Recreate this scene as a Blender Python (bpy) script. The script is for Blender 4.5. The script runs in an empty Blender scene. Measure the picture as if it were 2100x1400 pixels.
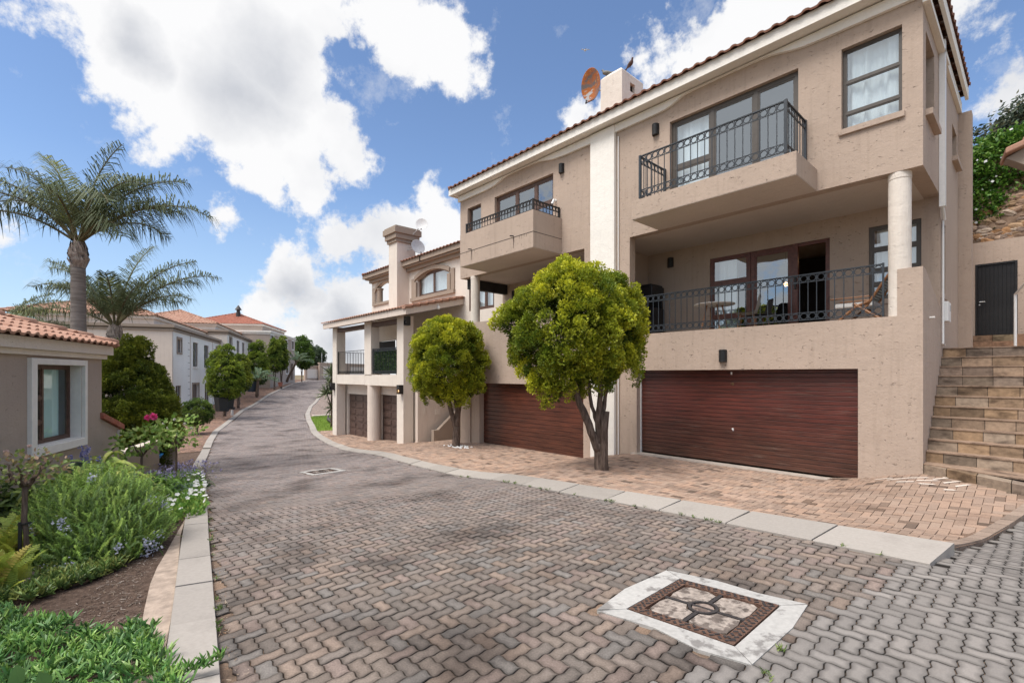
import bpy, math, random
import numpy as np
from mathutils import Matrix, Vector
R = math.radians
rng = np.random.default_rng(7)
random.seed(7)
SC = bpy.context.scene
COL = SC.collection

# ------------------------------------------------------------------ mesh builder
class MB:
    """collects geometry (world coordinates) and links it as ONE mesh object"""
    def __init__(s, T=None):
        s.v = []; s.c = []; s.loops = []; s.tot = []; s.mi = []; s.n = 0
        s.T = T or Matrix.Identity(4); s.hascol = False
    def add(s, verts, faces, mi=0, col=None, T=None):
        v = np.asarray(verts, dtype=float).reshape(-1, 3)
        M = np.array(s.T if T is None else T)
        v = v @ M[:3, :3].T + M[:3, 3]
        s.v.append(v)
        if col is not None: s.hascol = True
        c = np.ones((len(v), 4))
        if col is not None: c[:] = np.asarray(col) if np.ndim(col) == 2 else np.array(list(col)[:4] + [1]*(4-len(col)))
        s.c.append(c)
        if isinstance(faces, np.ndarray):
            s.loops.append((faces + s.n).ravel()); s.tot.append(np.full(len(faces), faces.shape[1]))
            s.mi.append(np.full(len(faces), mi))
        else:
            for f in faces:
                s.loops.append(np.array(f) + s.n); s.tot.append(np.array([len(f)])); s.mi.append(np.array([mi]))
        s.n += len(v)
        return s
    def box(s, x0, x1, y0, y1, z0, z1, mi=0, col=None, T=None):
        v = [(x0,y0,z0),(x1,y0,z0),(x1,y1,z0),(x0,y1,z0),(x0,y0,z1),(x1,y0,z1),(x1,y1,z1),(x0,y1,z1)]
        f = np.array([(0,3,2,1),(4,5,6,7),(0,1,5,4),(1,2,6,5),(2,3,7,6),(3,0,4,7)])
        return s.add(v, f, mi, col, T)
    def prism(s, poly, axis, a0, a1, mi=0, col=None, T=None):
        """extrude a 2-D polygon along an axis: 'y' -> poly in (x,z); 'x' -> (y,z); 'z' -> (x,y)"""
        n = len(poly)
        def P(p, a): return {'y': (p[0], a, p[1]), 'x': (a, p[0], p[1]), 'z': (p[0], p[1], a)}[axis]
        v = [P(p, a0) for p in poly] + [P(p, a1) for p in poly]
        f = [list(range(n))[::-1], list(range(n, 2*n))] + [[i, (i+1) % n, n+(i+1) % n, n+i] for i in range(n)]
        return s.add(v, f, mi, col, T)
    def tube(s, pts, rad, n=8, mi=0, col=None, T=None, cap=True):
        pts = [Vector(p) for p in pts]
        if not hasattr(rad, '__len__'): rad = [rad]*len(pts)
        v = []; up = None
        for i, p in enumerate(pts):
            d = (pts[min(i+1, len(pts)-1)] - pts[max(i-1, 0)]).normalized()
            if up is None: up = Vector((0,0,1)) if abs(d.z) < .9 else Vector((1,0,0))
            a = d.cross(up).normalized(); b = a.cross(d).normalized(); up = b
            for k in range(n):
                t = 2*math.pi*k/n; v.append(p + (a*math.cos(t) + b*math.sin(t))*rad[i])
        f = [[i*n+k, i*n+(k+1) % n, (i+1)*n+(k+1) % n, (i+1)*n+k] for i in range(len(pts)-1) for k in range(n)]
        if cap: f += [list(range(n))[::-1], [(len(pts)-1)*n+k for k in range(n)]]
        return s.add([tuple(q) for q in v], f, mi, col, T)
    def lathe(s, prof, n=20, c=(0,0,0), mi=0, col=None, T=None):
        v = [(c[0]+r*math.cos(2*math.pi*k/n), c[1]+r*math.sin(2*math.pi*k/n), c[2]+z) for r, z in prof for k in range(n)]
        f = [[i*n+k, i*n+(k+1) % n, (i+1)*n+(k+1) % n, (i+1)*n+k] for i in range(len(prof)-1) for k in range(n)]
        f += [list(range(n))[::-1], [(len(prof)-1)*n+k for k in range(n)]]
        return s.add(v, f, mi, col, T)
    def ball(s, c, r, nu=12, nv=8, mi=0, col=None, T=None, M=None):
        v = []
        for i in range(nv+1):
            a = math.pi*i/nv
            for k in range(nu):
                b = 2*math.pi*k/nu
                p = Vector((r[0]*math.sin(a)*math.cos(b), r[1]*math.sin(a)*math.sin(b), r[2]*math.cos(a)))
                if M: p = M @ p
                v.append((p.x+c[0], p.y+c[1], p.z+c[2]))
        f = [[i*nu+k, (i+1)*nu+k, (i+1)*nu+(k+1) % nu, i*nu+(k+1) % nu] for i in range(nv) for k in range(nu)]
        return s.add(v, f, mi, col, T)
    def ring(s, c, r, t, axis='y', n=14, mi=0, T=None):
        v = []; 
        for i in range(n):
            a = 2*math.pi*i/n
            for k in range(4):
                b = math.pi/4 + math.pi*k/2; rr = r + t*math.cos(b); h = t*math.sin(b)
                u, w = rr*math.cos(a), rr*math.sin(a)
                v.append({'y': (c[0]+u, c[1]+h, c[2]+w), 'x': (c[0]+h, c[1]+u, c[2]+w), 'z': (c[0]+u, c[1]+w, c[2]+h)}[axis])
        f = np.array([(i*4+k, i*4+(k+1) % 4, ((i+1) % n)*4+(k+1) % 4, ((i+1) % n)*4+k) for i in range(n) for k in range(4)])
        return s.add(v, f, mi, None, T)
    def build(s, name, mats, parent=None, smooth=False, bevel=0, **tags):
        V = np.concatenate(s.v); 
        if parent is not None:
            Mi = np.array(INV[parent.name]); V = V @ Mi[:3, :3].T + Mi[:3, 3]
            loc = None
        else:
            loc = tags.pop('origin', None)
            if loc is None:
                loc = (float(V[:,0].mean()), float(V[:,1].mean()), float(V[:,2].min()))
            V = V - np.array(loc)
        tags.pop('origin', None)
        me = bpy.data.meshes.new(name)
        L = np.concatenate(s.loops); Tt = np.concatenate(s.tot)
        me.vertices.add(len(V)); me.vertices.foreach_set('co', V.ravel())
        me.loops.add(len(L)); me.loops.foreach_set('vertex_index', L.astype(np.int32))
        me.polygons.add(len(Tt)); st = np.concatenate(([0], np.cumsum(Tt)[:-1])).astype(np.int32)
        me.polygons.foreach_set('loop_start', st)
        me.polygons.foreach_set('material_index', np.concatenate(s.mi).astype(np.int32))
        me.polygons.foreach_set('use_smooth', np.full(len(Tt), bool(smooth)))
        me.update(calc_edges=True)
        if s.hascol:
            a = me.color_attributes.new('Col', 'FLOAT_COLOR', 'POINT'); a.data.foreach_set('color', np.concatenate(s.c).ravel())
        me.validate(clean_customdata=False)
        for m in (mats if isinstance(mats, (list, tuple)) else [mats]): me.materials.append(m)
        o = bpy.data.objects.new(name, me); COL.objects.link(o)
        if loc is not None: o.location = loc
        INV[o.name] = Matrix.Translation(-Vector(loc)) if loc is not None else INV[parent.name]
        if parent is not None: o.parent = parent
        if bevel:
            b = o.modifiers.new('bevel', 'BEVEL'); b.width = bevel; b.segments = 2; b.limit_method = 'ANGLE'
        if smooth == 'auto': pass
        for k, q in tags.items(): o[{'cat': 'category'}.get(k, k)] = q
        return o
INV = {}
def thing(name, label, cat, loc=(0,0,0), rz=0., group=None):
    o = bpy.data.objects.new(name, None); COL.objects.link(o)
    o.location = loc; o.rotation_euler = (0, 0, rz); o.empty_display_size = .2
    o['label'] = label; o['category'] = cat
    if group: o['group'] = group
    INV[o.name] = (Matrix.Translation(loc) @ Matrix.Rotation(rz, 4, 'Z')).inverted()
    return o
def dup(root, loc, rz, label, group=None):
    def cp(o, parent):
        c = o.copy(); COL.objects.link(c); c.parent = parent
        for ch in list(o.children): cp(ch, c)
        return c
    r = cp(root, None); r.location = loc; r.rotation_euler = (0, 0, rz); r['label'] = label
    if group: r['group'] = group
    return r

# ------------------------------------------------------------------ materials
def N(nt, t, **kw):
    n = nt.nodes.new(t)
    for k, v in kw.items():
        if k == 'inp':
            for a, b in v.items():
                if isinstance(b, bpy.types.NodeSocket): nt.links.new(b, n.inputs[a])
                else: n.inputs[a].default_value = b
        else: setattr(n, k, v)
    return n
def mixc(nt, f, a, b, mode='MIX'):
    n = N(nt, 'ShaderNodeMix', data_type='RGBA', blend_type=mode)
    for i, q in ((0, f), (6, a), (7, b)):
        if isinstance(q, bpy.types.NodeSocket): nt.links.new(q, n.inputs[i])
        else: n.inputs[i].default_value = q if i == 0 else (list(q) + [1])[:4]
    return n.outputs[2]
def math_(nt, op, a, b=0., c=0., clamp=False):
    n = N(nt, 'ShaderNodeMath', operation=op, use_clamp=clamp)
    for i, q in enumerate((a, b, c)):
        if isinstance(q, bpy.types.NodeSocket): nt.links.new(q, n.inputs[i])
        else: n.inputs[i].default_value = q
    return n.outputs[0]
def ramp(nt, f, lo, hi):
    return N(nt, 'ShaderNodeMapRange', inp={0: f, 1: lo, 2: hi, 3: 0., 4: 1.}).outputs[0]
def noise(nt, scale, detail=4, vec=None, sc3=None, rough=.55, dist=0.):
    if vec is None: vec = N(nt, 'ShaderNodeTexCoord').outputs['Object']
    if sc3: vec = N(nt, 'ShaderNodeMapping', inp={0: vec, 3: sc3}).outputs[0]
    return N(nt, 'ShaderNodeTexNoise', inp={'Vector': vec, 'Scale': scale, 'Detail': detail, 'Roughness': rough, 'Distortion': dist}).outputs[0]
def newmat(name):
    m = bpy.data.materials.new(name); m.use_nodes = True; nt = m.node_tree
    b = nt.nodes['Principled BSDF']; return m, nt, b
def setc(nt, b, c, rough=.8, spec=None, metal=0.):
    if isinstance(c, bpy.types.NodeSocket): nt.links.new(c, b.inputs['Base Color'])
    else: b.inputs['Base Color'].default_value = (*c[:3], 1)
    b.inputs['Roughness'].default_value = rough; b.inputs['Metallic'].default_value = metal
    if spec is not None: b.inputs['Specular IOR Level'].default_value = spec
def bump(nt, b, h, strength=.5, dist=.01):
    n = N(nt, 'ShaderNodeBump', inp={'Height': h, 'Strength': strength, 'Distance': dist}); nt.links.new(n.outputs[0], b.inputs['Normal'])
def simple(name, c, rough=.6, var=.12, scale=8, metal=0., spec=None, bumpd=0.):
    m, nt, b = newmat(name)
    n = noise(nt, scale, 5)
    f = ramp(nt, n, .3, .7)
    col = mixc(nt, f, [q*(1-var) for q in c], [min(1, q*(1+var)) for q in c])
    setc(nt, b, col, rough, spec, metal)
    if bumpd: bump(nt, b, noise(nt, scale*6, 4), .6, bumpd)
    return m
def plaster(name, c, pits=1., streak=.12, dirt=(.30,.23,.18)):
    m, nt, b = newmat(name)
    co = N(nt, 'ShaderNodeTexCoord').outputs['Object']
    big = ramp(nt, noise(nt, .7, 5, co), .3, .7)
    col = mixc(nt, big, [q*.93 for q in c], [min(1,q*1.05) for q in c])
    st = ramp(nt, noise(nt, 3., 5, co, (3.2, 3.2, .22), .6), .52, .78)
    col = mixc(nt, math_(nt, 'MULTIPLY', st, streak*1.6), col, dirt)
    fine = ramp(nt, noise(nt, 26, 4, co), .42, .62)
    col = mixc(nt, math_(nt, 'MULTIPLY', fine, .10), col, [q*.72 for q in c])
    # scratch marks left by the float: short, slightly slanting pits
    p = ramp(nt, noise(nt, 10.5, 3, co, (1.2, 1.2, 2.4), .5, .6), .66, .74)
    col = mixc(nt, math_(nt, 'MULTIPLY', p, .22*pits), col, [q*.55 for q in c])
    setc(nt, b, col, .92, .2)
    h = math_(nt, 'ADD', math_(nt, 'MULTIPLY', noise(nt, 34, 4, co), .35), math_(nt, 'MULTIPLY', p, -1.2*pits))
    h = math_(nt, 'ADD', h, math_(nt, 'MULTIPLY', noise(nt, 5, 3, co), .8))
    bump(nt, b, h, .8, .020)
    return m
def colmat(name, rough=.8, nscale=60, namt=.25, spec=.3, trans=0., bumpd=.0, stain=None):
    """colour from the mesh's own colour attribute, with fine noise"""
    m, nt, b = newmat(name)
    at = N(nt, 'ShaderNodeAttribute', attribute_name='Col').outputs['Color']
    n = ramp(nt, noise(nt, nscale, 5), .3, .7)
    dark = mixc(nt, 1., at, (1-namt,)*3, 'MULTIPLY'); col = mixc(nt, n, dark, at)
    if stain:
        sc, lo, hi, amt, sc3 = stain
        s_ = math_(nt, 'MULTIPLY', ramp(nt, noise(nt, sc, 6, None, sc3, .62), lo, hi), amt)
        col = mixc(nt, s_, col, mixc(nt, 1., col, (.33,.31,.31), 'MULTIPLY'))
    setc(nt, b, col, rough, spec)
    if bumpd: bump(nt, b, noise(nt, nscale*1.5, 4), .8, bumpd)
    if trans:
        out = nt.nodes['Material Output']
        tr = N(nt, 'ShaderNodeBsdfTranslucent', inp={0: col})
        mx = N(nt, 'ShaderNodeMixShader', inp={0: trans, 1: b.outputs[0], 2: tr.outputs[0]})
        nt.links.new(mx.outputs[0], out.inputs[0])
    return m
M = {}
M['beige'] = plaster('beige_plaster', (.455,.355,.288), 1., .26)
M['beige2'] = plaster('taupe_plaster', (.41,.335,.285), .5)
M['soffit'] = plaster('soffit_plaster', (.60,.52,.46), .15, .06)
M['cream'] = plaster('cream_plaster', (.70,.63,.56), .35, .10)
M['white'] = plaster('white_plaster', (.84,.80,.74), .2, .07, (.45,.40,.35))
M['pinkish'] = plaster('pale_plaster', (.66,.57,.50), .25, .16, (.33,.24,.20))
M['trim'] = plaster('taupe_trim', (.33,.265,.215), .1, .1)
M['whitetrim'] = simple('white_window_surround', (.74,.71,.67), .7, .05, 9)
M['iron'] = simple('painted_iron', (.026,.033,.042), .45, .25, 20)
M['blackiron'] = simple('black_iron', (.012,.012,.013), .5, .2, 20)
M['alu'] = simple('bronze_window_frame', (.085,.072,.062), .4, .12, 12)
M['redwood'] = simple('mahogany_frame', (.12,.036,.025), .4, .35, 14)
M['brownwood'] = simple('brown_window_frame', (.10,.055,.04), .5, .3, 14)
M['black'] = simple('black_metal', (.018,.017,.018), .5, .2, 30)
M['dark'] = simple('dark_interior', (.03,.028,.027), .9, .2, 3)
M['whitepl'] = simple('white_plastic', (.78,.78,.77), .35, .04, 20)
M['greymetal'] = simple('grey_dish_paint', (.42,.43,.44), .5, .15, 12)
M['curtain'] = None
def wood(name, a, bcol, worn=None, board=.0):
    m, nt, b = newmat(name)
    co = N(nt, 'ShaderNodeTexCoord').outputs['Object']
    g = noise(nt, 6, 6, co, (.45, 6, 6), .6)
    col = mixc(nt, ramp(nt, g, .35, .68), a, bcol)
    big = ramp(nt, noise(nt, 1.1, 4, co, (.6, 1, 1.6)), .35, .65)
    col = mixc(nt, big, mixc(nt, 1., col, (.62,.62,.62), 'MULTIPLY'), col)
    if worn or name.startswith('oiled'):
        zc = N(nt, 'ShaderNodeSeparateXYZ', inp={0: co}).outputs[2]; low = ramp(nt, math_(nt, 'ADD', zc, math_(nt, 'MULTIPLY', noise(nt, 2.2, 4, co, (.5,1,2)), .9)), 1.9, .5)
        col = mixc(nt, math_(nt, 'MULTIPLY', low, .75 if worn else .25), col, mixc(nt, ramp(nt, g, .4, .6), (.095,.05,.032), (.05,.028,.02)))
    if worn:
        w = ramp(nt, noise(nt, 5, 7, co, (.5, 3, 5.5), .72), .55, .66)
        w = math_(nt, 'MULTIPLY', w, ramp(nt, noise(nt, .8, 3, co), .38, .62))
        col = mixc(nt, math_(nt, 'MULTIPLY', w, .75), col, worn)
        w2 = ramp(nt, noise(nt, 9, 8, co, (.35, 3, 9), .7), .72, .76)
        col = mixc(nt, math_(nt, 'MULTIPLY', w2, .5), col, (.42,.33,.28))
    setc(nt, b, col, .33, .5); bump(nt, b, g, .4, .004)
    return m
M['garage'] = wood('weathered_garage_wood', (.14,.036,.027), (.070,.024,.020), (.15,.10,.08))
M['garage2'] = wood('oiled_garage_wood', (.155,.046,.026), (.06,.019,.014))
M['garage3'] = wood('brown_garage_wood', (.13,.085,.07), (.085,.05,.042))
M['teak'] = wood('teak', (.42,.20,.09), (.30,.13,.06))
M['darkdoor'] = wood('black_stained_wood', (.022,.019,.018), (.012,.011,.012))

def curtain_mat():
    m, nt, b = newmat('net_curtain')
    co = N(nt, 'ShaderNodeTexCoord').outputs['Object']
    setc(nt, b, mixc(nt, ramp(nt, noise(nt, 4, 3, co, (5,5,.3)), .3, .7), (.88,.90,.91), (.96,.965,.97)), .9, .1)
    return m
M['curtain'] = curtain_mat()
def glass(name, tint, refl):
    m, nt, b = newmat(name)
    nt.nodes.remove(b); out = nt.nodes['Material Output']
    tr = N(nt, 'ShaderNodeBsdfTransparent', inp={0: (*tint, 1)})
    gl = N(nt, 'ShaderNodeBsdfGlossy', inp={0: (.85,.93,1.,1), 'Roughness': .015})
    wob = N(nt, 'ShaderNodeBump', inp={'Height': noise(nt, 1.6, 2), 'Strength': .12, 'Distance': .02}); nt.links.new(wob.outputs[0], gl.inputs['Normal'])
    fr = N(nt, 'ShaderNodeFresnel', inp={'IOR': 1.5}).outputs[0]
    bk = math_(nt, 'SUBTRACT', 1., N(nt, 'ShaderNodeNewGeometry').outputs['Backfacing'])
    f = math_(nt, 'MULTIPLY', math_(nt, 'ADD', fr, refl, clamp=True), bk)
    mx = N(nt, 'ShaderNodeMixShader', inp={0: f, 1: tr.outputs[0], 2: gl.outputs[0]}); nt.links.new(mx.outputs[0], out.inputs[0])
    return m
M['glass'] = glass('window_glass', (.93,.97,.985), .26)
M['glassclear'] = glass('clear_window_glass', (.88,.97,.95), .08)

def tile_mat(name, a, b2, lich=.25):
    m, nt, b = newmat(name)
    at = N(nt, 'ShaderNodeAttribute', attribute_name='Col').outputs['Fac']
    n = ramp(nt, noise(nt, 9, 6), .35, .65)
    col = mixc(nt, at, a, b2); col = mixc(nt, math_(nt, 'MULTIPLY', n, .4), col, (.42,.26,.19))
    l = ramp(nt, noise(nt, 3, 7, None, None, .7), .58, .72)
    col = mixc(nt, math_(nt, 'MULTIPLY', l, lich), col, (.16,.13,.11))
    setc(nt, b, col, .85, .25); bump(nt, b, noise(nt, 40, 3), .5, .004)
    return m
M['tile'] = tile_mat('terracotta_tile', (.34,.175,.12), (.45,.27,.20))
M['tilered'] = tile_mat('red_roof_tile', (.28,.085,.055), (.36,.12,.08), .3)
M['tiledark'] = tile_mat('weathered_brown_roof_tile', (.19,.078,.052), (.27,.115,.075), .35)
M['paver'] = colmat('road_paver', .9, 90, .38, .22, 0, .0045, (.9, .48, .68, .8, None))
M['greypaver'] = colmat('grey_paver', .88, 120, .2, .22, 0, .003, (2.0, .5, .75, .35, None))
M['brick'] = colmat('peach_brick_paving', .9, 70, .22, .2, 0, .003, (.9, .53, .70, .62, (.8,1.6,1)))
M['stone'] = colmat('sandstone', .85, 14, .35, .25, 0, .006, (3.2, .50, .66, .8, (.8,.8,2)))
M['rubble'] = colmat('rubble_stone', .95, 18, .35, .2, 0, .012)
M['concrete'] = colmat('kerb_concrete', .9, 30, .12, .2, 0, .002, (1.6, .55, .8, .3, None))
M['leaf'] = colmat('leaf', .55, 12, .12, .35, .28)
M['leafdull'] = colmat('dull_leaf', .6, 12, .12, .25, .2)
M['succulent'] = colmat('succulent_leaf', .42, 12, .1, .45, .12)
M['petal'] = colmat('petal', .6, 20, .08, .3, .35)
M['bark'] = None
def bark(name, a, b2, s3=(5,5,.6), sc=6):
    m, nt, b = newmat(name); n = noise(nt, sc, 7, None, s3, .65)
    setc(nt, b, mixc(nt, ramp(nt, n, .35, .65), a, b2), .9, .15); bump(nt, b, n, 1., .03); return m
M['bark'] = bark('cypress_bark', (.055,.038,.03), (.21,.155,.125))
M['palmbark'] = bark('palm_trunk_bark', (.16,.135,.12), (.30,.265,.24), (.8,.8,9), 3)
M['boot'] = bark('palm_leaf_base', (.22,.17,.15), (.42,.37,.33))
M['twig'] = simple('twig', (.10,.065,.045), .8, .3, 20)
M['soil'] = None
def soilmat():
    m, nt, b = newmat('dark_soil'); n = noise(nt, 14, 8, None, None, .75)
    c = mixc(nt, ramp(nt, n, .35, .65), (.07,.048,.038), (.17,.12,.095))
    f = ramp(nt, noise(nt, 60, 2), .68, .72); c = mixc(nt, f, c, (.30,.26,.23))
    setc(nt, b, c, 1., .05); bump(nt, b, n, 1., .04); return m
M['soil'] = soilmat()
def jointmat(name, a, b2):
    m, nt, b = newmat(name); c = mixc(nt, ramp(nt, noise(nt, 1.3, 5), .4, .6), a, b2)
    f = ramp(nt, noise(nt, 90, 3), .45, .6); c = mixc(nt, math_(nt, 'MULTIPLY', f, .4), c, (.05,.04,.035)); setc(nt, b, c, 1., .05); return m
M['joint'] = jointmat('road_joint_sand', (.075,.058,.047), (.26,.18,.13))
M['joint2'] = jointmat('paving_joint_sand', (.12,.085,.065), (.30,.20,.145))
def grassmat(name, a, b2, sc=3):
    m, nt, b = newmat(name); n = noise(nt, sc, 8, None, None, .7)
    setc(nt, b, mixc(nt, ramp(nt, n, .35, .65), a, b2), 1., .05); bump(nt, b, noise(nt, 50, 4), 1., .03); return m
M['lawn'] = grassmat('lawn_base', (.17,.26,.04), (.25,.33,.07), 8)
M['terrain'] = grassmat('dry_ground', (.16,.13,.08), (.24,.19,.13), .3)

# ------------------------------------------------------------------ camera frame helpers
TH = math.atan(900/987); S_, C_ = math.sin(TH), math.cos(TH)
EYE = 2.0
PS = [(-400,1.2),(-100,.95),(-87,.9),(-73,.69),(-61,.05),(-57,-.15),(-50,-.85),(-43,-1.05),(-38,-1.15),(-31,-1.3),(-26,-1.25),(-22,-1.15),(-18.3,-.95),(-12.3,-.5),(-5,0.0),(0,.33),(4,.5),(10,.6),(400,.6)]
QS = [(-400,1.2),(-100,.95),(-87,.9),(-73,.69),(-61,.05),(-57,-.15),(-50,-.85),(-43,-1.05),(-35,-1.25),(-27,-1.38),(-23,-1.31),(-19.3,-1.10),(-16.8,-.84),(-14.5,-.57),(-13.5,-.47),(-8.9,-.44),(-8,-.22),(-7,-.06),(-2.3,-.04),(0,.1),(400,.1)]
def sst(a, b, x):
    t = np.clip((x-a)/(b-a), 0, 1); return t*t*(3-2*t)
def G(x, y):
    x = np.asarray(x, float); y = np.asarray(y, float)
    w = sst(5.5, 8., y)
    z = np.interp(x, [p[0] for p in PS], [p[1] for p in PS])*(1-w) + np.interp(x, [p[0] for p in QS], [p[1] for p in QS])*w
    return z + .26*sst(-2.9, -1.2, x)*sst(7.6, 10.6, y)
VLT = [(-110,41),(-100,36.3),(-86.6,29.9),(-73.1,23.75),(-60.8,17.9),(-49.4,12.5),(-44.6,10.5),(-38.3,8.37),(-31.9,6.2),(-27.2,5.05),(-18.5,3.17),(-12.2,2.14),(-7.13,1.28),(-5.15,.96),(-3.4,.67),(0,.12),(8,-1.)]
VRT = [(-110,46.),(-100,41.5),(-87,35.3),(-67,26.3),(-57.8,21.85),(-45.6,16.1),(-39,13.5),(-35,12.2),(-31,11.0),(-28.5,10.2),(-25.7,9.55),(-21.9,8.75),(-16.4,7.56),(-13.3,6.98),(-10.7,6.72),(-8.3,6.45),(-7.2,6.33),(-6.3,6.27),(-4.55,6.2),(-3.56,6.12),(-2.5,6.0),(-1.43,5.83),(-.71,5.72),(8,4.2)]
def VL(x): return np.interp(x, [p[0] for p in VLT], [p[1] for p in VLT])
def VR(x): return np.interp(x, [p[0] for p in VRT], [p[1] for p in VRT])
def rot2(a): c, s = math.cos(a), math.sin(a); return np.array([[c,-s],[s,c]])

# ------------------------------------------------------------------ walls, windows, railings
def wall(mb, a0, a1, z0, z1, holes=(), th=.25, T=None, mi=0):
    """wall in local coords: a along x, thickness towards +y, with real rectangular openings"""
    A = sorted({a0, a1, *[h[0] for h in holes], *[h[1] for h in holes]}); Z = sorted({z0, z1, *[h[2] for h in holes], *[h[3] for h in holes]})
    A = [a for a in A if a0-1e-6 <= a <= a1+1e-6]; Z = [z for z in Z if z0-1e-6 <= z <= z1+1e-6]
    na, nz = len(A)-1, len(Z)-1
    def solid(i, j):
        if i < 0 or j < 0 or i >= na or j >= nz: return False
        ca, cz = (A[i]+A[i+1])/2, (Z[j]+Z[j+1])/2
        return not any(h[0] < ca < h[1] and h[2] < cz < h[3] for h in holes)
    v = [(A[i], y, Z[j]) for y in (0, th) for j in range(nz+1) for i in range(na+1)]
    def id_(i, j, k): return k*(na+1)*(nz+1) + j*(na+1) + i
    f = []
    for i in range(na):
        for j in range(nz):
            if not solid(i, j): continue
            f.append([id_(i,j,0), id_(i+1,j,0), id_(i+1,j+1,0), id_(i,j+1,0)])
            f.append([id_(i,j,1), id_(i,j+1,1), id_(i+1,j+1,1), id_(i+1,j,1)])
            if not solid(i-1, j): f.append([id_(i,j,0), id_(i,j+1,0), id_(i,j+1,1), id_(i,j,1)])
            if not solid(i+1, j): f.append([id_(i+1,j,0), id_(i+1,j,1), id_(i+1,j+1,1), id_(i+1,j+1,0)])
            if not solid(i, j-1): f.append([id_(i,j,0), id_(i,j,1), id_(i+1,j,1), id_(i+1,j,0)])
            if not solid(i, j+1): f.append([id_(i,j+1,0), id_(i+1,j+1,0), id_(i+1,j+1,1), id_(i,j+1,1)])
    mb.add(v, f, mi, None, T)
def curtain(parent, T, a0, a1, z0, z1, y, name='curtain', seed=0):
    r = np.random.default_rng(seed); n = max(8, int((a1-a0)/.025)); xs = np.linspace(a0, a1, n)
    ph = r.uniform(0, 6, 3); d = .03*np.sin(xs*34+ph[0]) + .02*np.sin(xs*57+ph[1]) + .03*np.sin(xs*11+ph[2])
    v = np.concatenate([np.stack([xs, y+d*1.2, np.full(n, z0)], 1), np.stack([xs, y+d*.7, np.full(n, z1)], 1)])
    f = np.array([(i, i+1, n+i+1, n+i) for i in range(n-1)])
    MB(T).add(v, f).build(name, M['curtain'], parent, smooth=True)
def window(parent, T, a0, a1, z0, z1, rec=.12, fm='alu', vs=(), hs=(), fw=.06, sill=None, sillm='beige', gm='glass', curt=None, name='window', label=None, sash=True, ty=.06):
    """frame (part) > pane, curtain, sill. vs = mullion positions; hs = list of (column index, z)"""
    mb = MB(T); y0, y1 = rec, rec+ty
    mb.box(a0, a0+fw, y0, y1, z0, z1); mb.box(a1-fw, a1, y0, y1, z0, z1)
    mb.box(a0+fw, a1-fw, y0, y1, z0, z0+fw); mb.box(a0+fw, a1-fw, y0, y1, z1-fw, z1)
    cols = [a0+fw/2, *vs, a1-fw/2]
    for q in vs: mb.box(q-fw/2, q+fw/2, y0+.002, y1-.002, z0+fw, z1-fw)
    for ci, z in hs:
        mb.box(cols[ci]+fw/2, cols[ci+1]-fw/2, y0+.003, y1-.003, z-fw/2, z+fw/2)
    if sash:
        for ci in range(len(cols)-1):
            zz = [z0+fw/2] + sorted(z for c, z in hs if c == ci) + [z1-fw/2]
            for k in range(len(zz)-1):
                A, B, P, Q = cols[ci]+fw/2, cols[ci+1]-fw/2, zz[k]+fw/2, zz[k+1]-fw/2; t = fw*.45
                mb.box(A, A+t, y0+.012, y1-.012, P, Q); mb.box(B-t, B, y0+.012, y1-.012, P, Q)
                mb.box(A+t, B-t, y0+.012, y1-.012, P, P+t); mb.box(A+t, B-t, y0+.012, y1-.012, Q-t, Q)
    o = mb.build(name, M[fm], parent)
    if label: o['label'] = label
    MB(T).box(a0+fw*.5, a1-fw*.5, y0+ty*.45, y0+ty*.45+.006, z0+fw*.5, z1-fw*.5).build('pane', M[gm], o)
    if curt:
        for k, (ca, cb) in enumerate(curt): curtain(o, T, ca, cb, z0+.03, z1+.02, y1+.10, seed=int(abs(a0*100))+k)
    if sill: MB(T).box(a0-.04, a1+.04, -sill, rec, z0-.11, z0-.004).build('sill', M[sillm], o, bevel=.006)
    return o
def railing(parent, P, Q, z0, z1, sp=.15, top2=True, bot2=True, mat='iron', name='railing', posts=(True, True), th=.014, ps=.05, r=None):
    P = Vector(P); Q = Vector(Q); L = (Q-P).length; d = (Q-P).normalized(); ang = math.atan2(d.y, d.x)
    T = Matrix.Translation((P.x, P.y, 0)) @ Matrix.Rotation(ang, 4, 'Z')
    mb = MB(T); n = max(1, round(L/sp)); s = L/n; rr = (s/2-.008) if r is None else r
    mb.box(0, L, -.02, .02, z1-.022, z1)
    mb.box(0, L, -.012, .012, z0+.03, z0+.045)
    ztop = z1-.022; zb = z0+.045
    if top2: mb.box(0, L, -.008, .008, z1-.022-2*rr-.014, z1-.022-2*rr); ztop = z1-.022-2*rr-.014
    if bot2: mb.box(0, L, -.008, .008, z0+.045+2*rr, z0+.045+2*rr+.014); zb = z0+.045+2*rr+.014
    for i in range(n):
        c = (i+.5)*s
        if top2: mb.ring((c, 0, z1-.022-rr), rr-.006, .010)
        if bot2: mb.ring((c, 0, z0+.045+rr), rr-.006, .010)
        if i: mb.box(i*s-th/2, i*s+th/2, -th/2, th/2, z0+.045, z1-.022)
    o = mb.build(name, M[mat], parent)
    for k, a in enumerate((0, L)):
        if posts[k]: MB(T).box(a-ps/2, a+ps/2, -ps/2-.001, ps/2+.001, z0, z1+.012).build('post', M[mat], o)
    return o
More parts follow.
